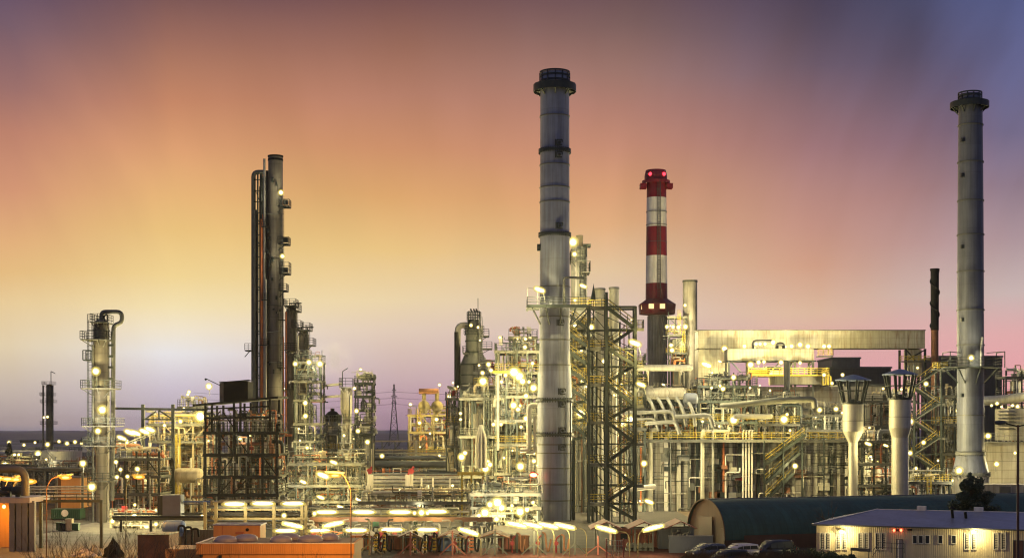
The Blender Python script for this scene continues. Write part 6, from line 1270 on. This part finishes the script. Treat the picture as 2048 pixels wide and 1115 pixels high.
def bush(px, D, w, h, m, label, seed, n=1500, size=.13):
    R = random.Random(seed); x = X(px, D); c = thing('shrub', label, 'shrub', (x, D, 0), 'shrubs by the car park'); cl = [(x+R.uniform(-w, w)*.75, D+R.uniform(-w, w)*.5, R.uniform(.25, .8)*h, R.uniform(.2, .42)*min(w, h*1.2)) for _ in range(12)]
    b = MB()
    for q in cl: b.bar((x+(q[0]-x)*.2, D, 0), q[:3], .05)
    b.build('stems', 'bark', c); leafcloud(cl, n, size, seed, .9).build('foliage', m, c)
for j, (px, D, w, h, m, lab) in enumerate(((1592, 134, 1.6, 1.5, 'needles', 'dark green shrub right of the tall dark estate car'), (1622, 133, 1.7, 1.75, 'bush', 'yellow green shrub at the corner of the cream building'), (1644, 132, 1.5, 1.5, 'bush', 'yellow green shrub below the left pair of windows'), (1668, 131, 1.3, 1.3, 'bush', 'lowest yellow green shrub under the left wall lamp'), (1692, 131.5, 1.0, 1.2, 'needles', 'small dark shrub under the second pair of windows'))): bush(px, D, w, h, m, lab, 60+j)
def scrub_patch(x0, x1, y0, y1, n, h, seed, label_name='scrub'):
    R = random.Random(seed); b = MB()
    for _ in range(n):
        x, y = R.uniform(x0, x1), R.uniform(y0, y1); hh = h*R.uniform(.4, 1.1)*(.6+.5*math.sin(x*1.3+2*math.sin(x*.7))**2)
        p = Vector((x, y, 0)); q = p+Vector((R.uniform(-.3, .3), R.uniform(-.3, .3), hh)); e = Vector((.025, 0, 0)); b.quad(p-e, p+e, q)
    o = b.build(label_name, 'scrub'); o['kind'] = 'stuff'; return o
tag(scrub_patch(16, 28, 126.5, 134, 9500, 1.5, 4, 'dry_grass'), 'dry brown grass bank in front of the parked cars', 'grass')
tag(scrub_patch(-46, -20, 122, 136, 6500, .9, 6, 'dry_grass'), 'dark dry grass along the bottom left', 'grass')
def twigs(px, D, h, label, seed, m='bark', group='bare shrubs along the bottom left', n=7, thin=.022, lean=0.):
    R = random.Random(seed); x = X(px, D); b = MB()
    def grow(p, d, ln, r, lev):
        q = p+d*ln; mid = p.lerp(q, .5)+Vector((R.uniform(-.05, .05), R.uniform(-.05, .05), 0))*ln; b.path([p, mid, q], r, n=4, r2=r*.55, bend=.01)
        if lev <= 0: return
        for _ in range(R.randint(2, 3)): grow(p.lerp(q, R.uniform(.45, 1)), (d+Vector((R.uniform(-.55, .55), R.uniform(-.4, .4), R.uniform(-.1, .35)))).normalized(), ln*R.uniform(.5, .75), r*.55, lev-1)
    for _ in range(n): grow(Vector((x+R.uniform(-.25, .25), D+R.uniform(-.2, .2), 0)), Vector((R.uniform(-.45, .45)+lean, R.uniform(-.3, .3), 1)).normalized(), h*R.uniform(.35, .55), thin*R.uniform(.8, 1.5), 3)
    return solo(b, 'bare_shrub', m, label, 'shrub', group)
for j, (px, h) in enumerate(((84, 3.4), (118, 4.2), (150, 3.2), (188, 2.8), (238, 4.0), (262, 4.6), (292, 3.0), (330, 3.6), (362, 4.0))): twigs(px, 117, h+1.8, 'bare leafless shrub, %s in the row at bottom left' % nth(j, 9), 300+j)
for j, (px, h) in enumerate(((452, 5.4), (478, 5.0), (505, 4.2), (560, 4.4), (610, 5.2), (632, 4.6))): twigs(px, 101, h, 'thin bare sapling, %s before the flat roofed building' % nth(j, 6), 330+j, n=2, thin=.03, group='bare saplings before the flat roofed building')
twigs(1668, 147, 5.4, 'bare pale tree standing before the teal barrel roof', 350, m='bark', group=None, n=4, thin=.05, lean=-.2)
b = MB(); R = random.Random(2)
c = thing('poplar_tree', 'small dark poplar on the horizon above the rust brown tank', 'tree', (X(18, 620), 620, 0)); b.bar((X(18, 620), 620, 0), (X(18, 620), 620, Z(895, 620)), .5); b.build('trunk', 'bark', c); leafcloud([(X(18, 620)+R.uniform(-.6, .6), 620, Z(908-i*2.2, 620), 1.5-.1*i) for i in range(11)], 900, .5, 3, 1.2).build('crown', 'needles', c)
# dark lamp post at the right edge
D = 92.
c = thing('lamp_post', 'tall dark unlit lamp post with two heads at the right edge', 'lamp post', (X(2036, D), D, 0)); x = X(2036, D); zt = Z(849, D)
b = MB(); b.path([(x, D, 0), (x, D, zt)], .10, r2=.07, n=10); b.build('pole', 'doorbrown', c)
for s in (-1, 1): b = MB(); b.path([(x, D, zt-.1), (x+s*.5, D, zt+.03), (x+s*.8, D, zt+.1)], .05); b.build('arm', 'dark', c); b = MB(); b.lathe([(0, 0), (.12, .08), (.17, .4), (.12, .75), (0, .85)], (x+s*.75-(.85 if s < 0 else 0), D, zt+.16), n=10, axis='x'); b.build('lamp_head', 'dull', c)
# ------------------------------------------------------------------ lamps
def proto(kind):
    t = thing(kind, 'lamp', 'lamp', (0, -500, 0)); D0 = -500
    if kind == 'floodlight':
        b = MB(); b.bar((0, D0+.35, -1.4), (0, D0+.35, .1), .07); b.bar((0, D0+.35, .1), (0, D0, .25), .06); b.build('bracket', 'dull', t)
        b = MB(); b.box((0, D0+.12, .24), (.7, .5, .14)); b.build('housing', 'dull', t)
        b = MB(); b.sphere((0, D0-.05, 0), .28, n=12, m=8); b.build('bulb', 'lamp', t); b = MB(); b.sphere((0, D0-.05, 0), .41, n=14, m=9); b.build('glass', 'lamp_halo', t); b = MB(); b.sphere((0, D0-.05, 0), .60, n=16, m=10); b.build('outer_halo', 'outer_halo', t); light(t, (0, -.8, 0), 1, LW)  # both shells round the bulb are an added halo, not lamp parts
    elif kind == 'bulkhead_lamp':
        b = MB(); b.box((0, D0+.25, .1), (.3, .3, .3)); b.bar((0, D0+.3, .1), (0, D0+.9, .2), .06); b.build('housing', 'dull', t)
        b = MB(); b.sphere((0, D0, 0), .16, n=10, m=6); b.build('bulb', 'lamp', t); b = MB(); b.sphere((0, D0, 0), .25, n=12, m=8); b.build('glass', 'lamp_halo', t); b = MB(); b.sphere((0, D0, 0), .38, n=12, m=8); b.build('outer_halo', 'outer_halo', t); light(t, (0, -.6, 0), 1, LW)  # glowing shells added round the bulb as its halo
    elif kind == 'tube_lamp':
        b = MB(); b.box((0, D0, .25), (2.5, .44, .12)); b.bar((-.9, D0, .2), (-.9, D0, .55), .05); b.bar((.9, D0, .2), (.9, D0, .55), .05); b.build('housing', 'galv', t)
        b = MB(); b.capsule((-1.15, D0, 0), (1.15, D0, 0), .16); b.build('tube', 'lamp_tube', t); b = MB(); b.capsule((-1.3, D0, -.02), (1.3, D0, -.02), .24); b.build('inner_halo', 'lamp_halo', t); b = MB(); b.capsule((-1.6, D0, -.02), (1.55, D0, -.02), .38); b.build('outer_halo', 'outer_halo', t); light(t, (0, -.8, -.4), 1, LW)  # the two shells round the tube are added as a soft halo
    elif kind == 'work_light':
        b = MB(); b.box((0, D0+.12, .12), (.9, .2, .14), 0); b.bar((.35, D0+.1, .05), (.6, D0+.3, -1.3), .06); b.build('housing', 'dull', t)
        b = MB(); b.capsule((-.55, D0, .3), (.45, D0, -.08), .17); b.build('bulb', 'lamp', t); b = MB(); b.capsule((-.66, D0, .34), (.56, D0, -.12), .26); b.build('glass', 'lamp_halo', t); b = MB(); b.capsule((-.82, D0, .40), (.72, D0, -.18), .42); b.build('outer_halo', 'outer_halo', t); light(t, (0, -.6, 0), 1, LW)  # glass shells here only add a bloom halo round the bulb
    return t
PRO = {k: proto(k) for k in ('floodlight', 'bulkhead_lamp', 'tube_lamp', 'work_light')}
USED = set()
POW = {'floodlight': 3000, 'bulkhead_lamp': 850, 'tube_lamp': 620, 'work_light': 2700}
def lamp(kind, px, py, D, label, group, sc=1., rz=0., pk=1.):
    sc *= (.82, 1., 1.16, .94, 1.08)[(int(px*5)+int(py*11)) % 5] if kind in ('floodlight', 'bulkhead_lamp') else 1
    p = PRO[kind]; loc = (X(px, D), D, Z(py, D))
    if kind not in USED:
        USED.add(kind); p.location = loc; p.scale = (sc,)*3; p.rotation_euler = (0, 0, rz); tag(p, label, None, group); o = p
    else: o = dup(p, loc, rz, sc, label, group)
    for ch in o.children:
        if ch.type == 'LIGHT':
            pw = round(POW[kind]*pk*max(sc, .35)**2/20)*20+10; tint = ((1., .83, .36), (1., .88, .52), (1., .78, .26))[(int(px*7)+int(py*3)) % 3]; k = (pw, tint)
            if k not in LIGHTS: d = ch.data.copy(); d.energy = pw; d.color = tint; LIGHTS[k] = d
            ch.data = LIGHTS[k]
    return o
WORD = {'floodlight': 'floodlight', 'bulkhead_lamp': 'small lamp', 'tube_lamp': 'fluorescent lamp', 'work_light': 'tilted tube lamp'}
def lamps(where, D, kind, pts, group=None, pk=1., deep=0.):
    pts = sorted(pts); n = len(pts)
    for i, q in enumerate(pts):
        lamp(kind, q[0], q[1], (q[3] if len(q) > 3 else D)+(deep if i % 2 else 0.), 'glowing %s %s, %s' % (WORD[kind], where, nth(i, n)), (group or ('lit lamps '+where)), q[2] if len(q) > 2 else 1., pk=pk)
lamps('on the leftmost nearby column', 192.6, 'floodlight', [(192, 742, 1.0), (205, 819, 1.2), (196, 861, .9)], pk=.8)
lamps('at the foot of the leftmost column', 188, 'floodlight', [(184, 973, 1.2), (166, 926, .9), (232, 923, .6), (241, 938, .6), (275, 937, .6), (234, 953, .6), (255, 952, .5)])
lamps('around the distant storage tanks', 455, 'bulkhead_lamp', [(76, 907, 3.0), (134, 886, 2.2), (150, 883, 2.2), (29, 909, 1.8), (10, 927, 3.0), (95, 888, 2.6), (95, 833, 1.6), (88, 834, 1.2), (72, 918, 1.5)], pk=1.0)
lamps('on the slanting lamp rail', 207, 'work_light', [(244, 877, 1.1), (261, 866, 1.3), (272, 867, 1.2), (290, 864, 1.2), (301, 860, 1.2)])
lamps('in the white pump bay at left', 182, 'floodlight', [(225, 1041, .7), (269, 1030, 1.0), (293, 1052, .7), (262, 1046, .6), (312, 1047, .5), (405, 1031, .6), (424, 1017, .5)], deep=1.4)
lamps('on the yellow lit upper deck', 216.5, 'floodlight', [(401, 832, 1.7), (329, 850, .7), (361, 842, .6), (348, 905, .4)], deep=1.4)
lamps('above the left skyline frame', 224, 'floodlight', [(378, 783, .6), (418, 772, .9)])
lamps('inside the lower dark frame', 196, 'bulkhead_lamp', [(430, 880, .8), (455, 940, .8), (500, 900, .7), (520, 960, .8), (470, 975, .8), (543, 938, .5), (552, 946, .5), (440, 850, .9)])
lamps('on the tallest distillation column', 260, 'floodlight', [(562, 385, 1.25), (565, 512, .8), (570, 777, .6)], pk=.3)
lamps('on the lit scaffold frame', 241.5, 'floodlight', [(591, 727, .8), (618, 724, .9), (640, 727, 1.0), (611, 805, 1.2), (611, 831, .9), (630, 927, .9), (564, 927, 1.0), (600, 880, .5)], deep=1.4)
lamps('in the pump bay under the tall columns', 211, 'work_light', [(647, 952, 1.5), (607, 964, .8), (642, 995, .9), (629, 1026, .5), (568, 1029, .7), (681, 1014, .8), (668, 925, .9), (717, 999, .7)], deep=1.4)
lamps('on the slim column and dark narrow tower', 238, 'floodlight', [(709, 776, .6), (713, 821, .8), (716, 861, .8), (735, 883, .9), (688, 870, .6)])
lamps('under the upper pale pipe bridge', 255, 'bulkhead_lamp', [(764, 911, 1.4), (879, 910, 1.0), (840, 893, .6)])
lamps('on the reactor frame', 269.5, 'floodlight', [(821, 808, .7), (839, 845, .9), (873, 838, .9), (899, 792, .8), (879, 769, .6), (910, 879, .9), (906, 765, .6), (895, 846, .5), (860, 866, .5)], deep=1.4)
lamps('in front of the white beamed rack', 222, 'floodlight', [(884, 992, 1.3), (748, 985, .7), (800, 978, .6), (838, 990, .7), (905, 970, .6)])
lamps('on the lattice head of the grey furnace', 259, 'floodlight', [(942, 650, .8), (956, 654, .5), (960, 680, .5)])
lamps('on the block with red cabinets', 205.5, 'floodlight', [(965, 745, .8), (966, 762, 1.2), (977, 728, .8), (982, 740, .8), (987, 848, .7), (923, 913, 1.2), (930, 905, .9), (971, 936, 1.3), (980, 928, .9), (921, 826, .5), (921, 838, .5), (958, 730, .5)], deep=1.4)
lamps('on the upper main process block', 204.5, 'floodlight', [(1028, 744, 1.6), (1038, 752, 1.5), (1045, 762, .9), (1011, 750, .8), (1067, 775, 1.5), (1052, 791, .8), (1050, 694, .6), (1065, 726, .6), (1003, 763, .6), (1058, 763, .6)], pk=.85, deep=1.4)
lamps('on the middle main process block', 204.5, 'floodlight', [(1027, 810, 1.4), (1036, 818, .8), (1052, 836, .9), (1002, 848, .6), (1041, 932, 1.1), (1068, 905, .7), (1068, 921, .7), (1042, 853, .6), (1025, 900, .4), (1075, 930, .5)], pk=.8, deep=1.4)
lamps('in the brilliantly lit pump bay', 185.5, 'floodlight', [(980, 1008, 1.0), (995, 1004, 1.4), (970, 1024, 1.3), (1003, 1014, 1.1), (1040, 1022, 1.2), (1054, 1018, .8), (993, 1037, .7), (1024, 1010, .6), (958, 1030, .8), (1066, 1004, .5)], pk=.85, deep=1.4)
lamps('around the service platform of the tallest chimney', 195, 'work_light', [(1080, 581, 1.2), (1167, 573, .8)])
lamps('added on the stair tower landings', 197.5, 'bulkhead_lamp', [(1240, 668, .9), (1226, 706, .9), (1250, 745, .9), (1228, 790, .9), (1248, 850, .9), (1226, 905, .9), (1250, 950, .9), (1262, 640, .8), (1225, 970, .8)], pk=1.2, deep=1.2)  # extra lamps added to light the handrails
lamps('behind the stair tower', 206, 'floodlight', [(1182, 654, .9), (1208, 722, .7), (1161, 826, 1.6, 212), (1162, 700, .8, 213), (1150, 650, .9, 214), (1165, 760, .9, 213), (1195, 790, .6, 214), (1230, 700, .6, 216), (1195, 860, .5, 214)])
lamps('beside the right posts of the stair tower', 191.5, 'work_light', [(1271, 688, 1.3), (1283, 770, 1.0), (1299, 1004, 1.1, 217), (1245, 770, .6, 213)])
lamps('low beside the stair tower', 214, 'floodlight', [(1260, 838, 1.5), (1246, 847, .9), (1288, 926, 1.0, 217), (1238, 870, .5)])
lamps('at the head of the pale reactor column', 220.5, 'floodlight', [(1146, 484, 1.5), (1149, 508, .9), (1150, 600, .8)])
lamps('on the stair side piping deck', 217, 'work_light', [(1414, 731, 1.3), (1327, 769, .4), (1440, 723, .5)])
lamps('on the middle right piping decks', 219, 'floodlight', [(1467, 839, 1.4), (1467, 754, .8), (1568, 838, 1.5), (1574, 828, .6), (1580, 860, .6), (1423, 775, .6), (1446, 777, .7), (1440, 771, .5), (1590, 931, .9, 217), (1540, 780, .5), (1500, 775, .5), (1405, 842, .4)], deep=1.4)
lamps('on the right piping decks', 221, 'floodlight', [(1639, 819, .8), (1672, 817, .7), (1664, 766, .7, 280), (1648, 749, .8, 282), (1685, 749, .7, 282), (1684, 825, .5)])
lamps('on the small frame by the striped chimney', 315.5, 'floodlight', [(1334, 653, 1.0), (1346, 653, 1.0), (1357, 654, 1.0), (1371, 653, 1.3), (1342, 690, 1.2), (1344, 700, 1.4), (1370, 610, 1.0)])
lamps('along the roof of the shorter gallery', 295, 'floodlight', [(1449, 697, 1.2), (1489, 692, .9), (1512, 687, .8), (1520, 687, .8), (1530, 687, .8), (1546, 684, 1.2), (1583, 692, .9), (1600, 689, 1.1), (1616, 692, 1.0), (1648, 692, .9), (1658, 692, .9), (1571, 693, .6)], pk=1.3)
lamps('over the yellow platform', 284, 'floodlight', [(1501, 729, 1.3), (1517, 724, .9), (1528, 723, .9), (1562, 724, 1.0), (1600, 725, 1.0)])
lamps('between the two hatted vent stacks', 213, 'work_light', [(1737, 888, .8), (1746, 918, 1.6, 228.5), (1772, 891, .6), (1700, 1030, .01)][:3])
lamps('on the right stair tower', 232, 'floodlight', [(1822, 779, 1.0), (1852, 767, .7), (1821, 842, .9), (1820, 905, 1.0), (1847, 884, .7), (1835, 735, .6), (1876, 920, .5)])
lamps('around the foot of the rightmost chimney', 226, 'floodlight', [(1918, 940, 1.5), (1942, 715, 1.2, 228), (1976, 871, 1.0, 235), (1905, 960, .5), (1993, 927, .8, 234), (2030, 905, .7, 235)])
lamps('on the dark frame at the far right', 247, 'floodlight', [(1983, 810, .6), (1994, 806, .7), (2025, 810, .7), (2035, 812, .6), (2003, 813, .5)])
lamps('on the front pipe rack', 167.5, 'tube_lamp', [(469, 1007, 1.), (526, 1006, 1.), (586, 1006, 1.)])
lamps('along the brown gantry', 162, 'tube_lamp', [(653, 1023, .95), (727, 1023, 1.), (800, 1023, 1.), (872, 1022, 1.), (843, 1024, .3), (855, 1025, .3)][:4])
lamps('low under the brown gantry', 152, 'tube_lamp', [(571, 1060, .9), (640, 1060, .9), (712, 1059, .95), (784, 1058, .95), (855, 1058, .9)])
lamps('near the front racks', 157, 'bulkhead_lamp', [(524, 1060, 1.5), (568, 1030, 1.2), (829, 1025, 1.0), (843, 1024, 1.3), (855, 1025, 1.0), (629, 1026, .9)])
# small lamps added at random inside every process unit for local light
for (label, xa, xb, D, dep, zs, f0, seed) in UNITS:
    R = random.Random(seed+500); n = max(2, min(7, int((xb-xa)*(zs[0]-f0)/26))); sp_ = sorted((R.uniform(xa+.3, xb-.3), R.choice(zs+[f0])+R.uniform(1.7, 2.4), D+R.uniform(-.3, dep*.5)) for _ in range(n))
    dark = 'dark unlit' in label
    for i, (x, z, y) in enumerate(sp_):
        if z > zs[0]+2.5: z = zs[0]+1.8
        lamp('bulkhead_lamp', CX+x*F/y, HY-(z-H)*F/y, y, 'added lamp, %s, in ' % nth(i, n)+' '.join(label.split()[:10]), 'added lamps in the process units', R.uniform(.55, .9), pk=.5 if dark else 1.3)
# lamps on curved posts
def post_lamp(px, py, bx, D, tilt, label, kind='tube', group='tilted lamps on curved posts'):
    x, z, xb = X(px, D), Z(py, D), X(bx, D); c = thing('curved_post_lamp', label, 'lamp', (xb, D, 0), group); s = 1 if xb > x else -1; dv = Vector((math.cos(tilt), 0, -math.sin(tilt)*s))
    hl = 1.0; e = Vector((x, D, z))+dv*hl*s
    b = MB(); b.path([(xb, D, 0), (xb, D, z-.9), (xb-s*.25, D, e.z-.12), tuple(e+Vector((0, 0, .1)))], .045, n=7, bend=.7); b.build('post', 'brass', c)
    o = Vector((x, D, z)); b = MB(); b.bar(o-dv*hl+Vector((0, 0, .21)), o+dv*hl+Vector((0, 0, .21)), .42, .1); b.build('housing', 'galv', c)
    b = MB(); b.capsule(o-dv*hl*.95, o+dv*hl*.95, .13); b.build('tube', 'lamp_tube', c); b = MB(); b.path([o-dv*hl*1.12-Vector((0, 0, .03)), o+dv*hl*1.02-Vector((0, 0, .03))], .22, n=12); b.build('inner_halo', 'lamp_halo', c); b = MB(); b.capsule(o-dv*hl*1.3-Vector((0, 0, .03)), o+dv*hl*1.25-Vector((0, 0, .03)), .33); b.build('outer_halo', 'outer_halo', c); light(c, (x-xb, -.6, z-.3), 520, LW)  # shells outside the tube are added as its glow halo
for j, (px, py, bx, tl) in enumerate(((586, 1049, 615, .22), (667, 1047, 638, .22), (938, 1062, 962, .32), (1034, 1048, 1076, .2), (1065, 1049, 1108, .2), (1097, 1050, 1139, .2), (1130, 1051, 1173, .2), (1213, 1057, 1259, .25), (1307, 1054, 1276, .25))):
    post_lamp(px, py, bx, 142., tl, ['bright tilted lamp on curved post left of the orange T post', 'bright tilted lamp pointing up right beside the orange T post', 'short tilted lamp before the red brown canopy', 'first of four bright tilted lamps under the tallest chimney', 'second of four bright tilted lamps under the tallest chimney', 'third of four bright tilted lamps under the tallest chimney', 'last of four bright tilted lamps under the tallest chimney', 'bright tilted lamp before the first pink canopy', 'bright tilted lamp pointing up right before the middle pink canopy'][j])
# orange sodium street lamps
def sodium(px, py, bx, D, label, pm, r=.34, pw=5000, pr=.06):
    x, z, xb = X(px, D), Z(py, D), X(bx, D); c = thing('street_lamp', label, 'street lamp', (xb, D, 0), 'orange sodium street lamps'); s = 1 if x > xb else -1
    b = MB(); b.path([(xb, D, 0), (xb, D, z-1.0), (xb+s*.5, D, z-.05), (x-s*.5, D, z+.18)], pr, n=8, bend=.9); b.build('pole', pm, c)
    b = MB(); b.bar((x-s*.75, D, z+.2), (x+s*.75, D, z+.3), .4, .14); b.build('head', 'dull', c)
    b = MB(); b.sphere((x, D, z), r*.62, sx=1.7, sz=.5); b.build('bulb', 'sodium', c); b = MB(); b.sphere((x, D, z), r, n=14, m=8, sx=1.9, sz=.7); b.build('glass', 'sodium_halo', c); light(c, (x-xb, -.5, z-.4), pw, SODIUM)  # the glass is an added orange halo shell
sodium(131, 954, 93, 141, 'orange street lamp on a red curved pole in the left yard', 'doorbrown', .34, 4200)
sodium(278, 953, 252, 150, 'orange street lamp on a dark curved pole right of the leftmost column', 'dark')
sodium(670, 950, 702, 109, 'orange street lamp on an orange curved pole beside the flat roofed building', 'doorbrown', .26, 8000, .045)
for j, (px, py, r) in enumerate(((15, 957, .5), (31, 958, .5), (59, 962, .6), (2, 955, .5), (36, 953, .3))):
    sodium(px, py, px-5, 190+9*j, 'small far orange street lamp above the shelter, %s' % ('second from left', 'third from left', 'nearest its right end', 'leftmost at picture edge', 'highest and faintest')[j], 'dull', r, 800)
c = thing('inside_lamp', 'orange lamp inside the shelter at the left edge', 'lamp', (X(8, 150), 150, 0)); b = MB(); b.sphere((X(8, 150), 150, 4.6), .2); b.build('bulb', 'sodium', c); light(c, (0, -.5, 4.4), 1200, SODIUM); b = MB(); b.bar((X(8, 150), 150, 4.8), (X(8, 150), 150, 5.1), .06); b.build('hanger', 'dull', c)
c = thing('red_lamp', 'red lit signal lamp on an arm left of the tallest chimney foot', 'lamp', (X(1069, 197), 197, Z(945, 197))); b = MB(); b.bar((X(1061, 197), 197, Z(943, 197)), (X(1077, 197), 197, Z(948, 197)), .22); b.build('arm', 'red', c); b = MB(); b.sphere((X(1067, 197), 196.8, Z(949, 197)), .28, sx=1.8); b.build('bulb', 'lamp_red', c)

# far tank farm and sheds on the left horizon, faint steam by the column scaffold
for j, (px, py, hw, D, m) in enumerate(((60, 897, 16, 900, 'dull'), (212, 890, 14, 980, 'pale'), (262, 893, 12, 940, 'dull'), (8, 893, 14, 1000, 'pale'))): tank(px, py, hw, D, m, '%s storage tank on the far left horizon' % ('small dim', 'pale', 'second dim', 'pale edge')[j])
for j, (a, e, py, D) in enumerate(((100, 150, 884, 1300), (160, 200, 880, 1500), (700, 742, 872, 1500), (230, 262, 882, 1400), (40, 78, 881, 1450))):
    c = thing('distant_shed', 'dim distant shed on the horizon, %s' % nth(sorted((100, 160, 700, 230, 40)).index(a), 5), 'shed', (X(e, D), D, 0), 'distant sheds on the horizon'); b = MB(); b.span(X(a, D), X(e, D), D, D+20, 0, Z(py, D)); b.build('wall', 'darkbuild', c); b = MB(); b.span(X(a, D)-.5, X(e, D)+.5, D-.5, D+20.5, Z(py, D)+.01, Z(py, D)+1); b.build('roof', 'dull', c)
lamps('far off on the left horizon', 880, 'bulkhead_lamp', [(18, 884, 3.5), (48, 889, 3), (70, 884, 2.6), (118, 882, 3), (163, 886, 3), (214, 880, 2.6), (240, 886, 3), (255, 880, 2.4), (270, 884, 2.4)], pk=.4)
sm = MB(); sm.sphere((X(668, 240), 240, Z(716, 240)), 3.2, n=16, m=10, sx=1.3, sz=1.2); so = sm.build('steam', 'dark'); so['kind'] = 'stuff'; tag(so, 'small white puff of steam above the lit scaffold frame', 'steam')
m = bpy.data.materials.new('steam'); m.use_nodes = True; nt = m.node_tree; nt.nodes.clear(); pv = nt.nodes.new('ShaderNodeVolumePrincipled'); pv.inputs['Color'].default_value = (1, 1, 1, 1); pv.inputs['Anisotropy'].default_value = .3
tcn = nt.nodes.new('ShaderNodeTexCoord'); g = nt.nodes.new('ShaderNodeTexGradient'); g.gradient_type = 'QUADRATIC_SPHERE'; mp = nt.nodes.new('ShaderNodeMapping'); mp.inputs['Location'].default_value = (-1, -1, -1); mp.inputs['Scale'].default_value = (2, 2, 2); nt.links.new(tcn.outputs['Generated'], mp.inputs[0]); nt.links.new(mp.outputs[0], g.inputs[0])
nn = nt.nodes.new('ShaderNodeTexNoise'); nn.inputs['Scale'].default_value = 4; nn.inputs['Detail'].default_value = 4; nt.links.new(tcn.outputs['Generated'], nn.inputs['Vector'])
m1 = nt.nodes.new('ShaderNodeMath'); m1.operation = 'SUBTRACT'; nt.links.new(nn.outputs['Fac'], m1.inputs[0]); m1.inputs[1].default_value = .38; m1.use_clamp = True
m2 = nt.nodes.new('ShaderNodeMath'); m2.operation = 'MULTIPLY'; nt.links.new(m1.outputs[0], m2.inputs[0]); nt.links.new(g.outputs['Fac'], m2.inputs[1]); m3 = nt.nodes.new('ShaderNodeMath'); m3.operation = 'MULTIPLY'; nt.links.new(m2.outputs[0], m3.inputs[0]); m3.inputs[1].default_value = 1.4; nt.links.new(m3.outputs[0], pv.inputs['Density'])
oo = nt.nodes.new('ShaderNodeOutputMaterial'); nt.links.new(pv.outputs[0], oo.inputs['Volume']); so.data.materials.clear(); so.data.materials.append(m)
# ------------------------------------------------------------------ haze
hz = MB(); hz.span(-5000, 5000, -60, 9500, -1, 95)
ho = hz.build('haze', 'dark'); ho['kind'] = 'stuff'
m = bpy.data.materials.new('haze'); m.use_nodes = True; nt = m.node_tree; nt.nodes.clear()
pv = nt.nodes.new('ShaderNodeVolumePrincipled'); pv.inputs['Color'].default_value = (.93, .93, .96, 1); pv.inputs['Density'].default_value = .00003; pv.inputs['Anisotropy'].default_value = .86
oo = nt.nodes.new('ShaderNodeOutputMaterial'); nt.links.new(pv.outputs[0], oo.inputs['Volume'])
ho.data.materials.clear(); ho.data.materials.append(m)
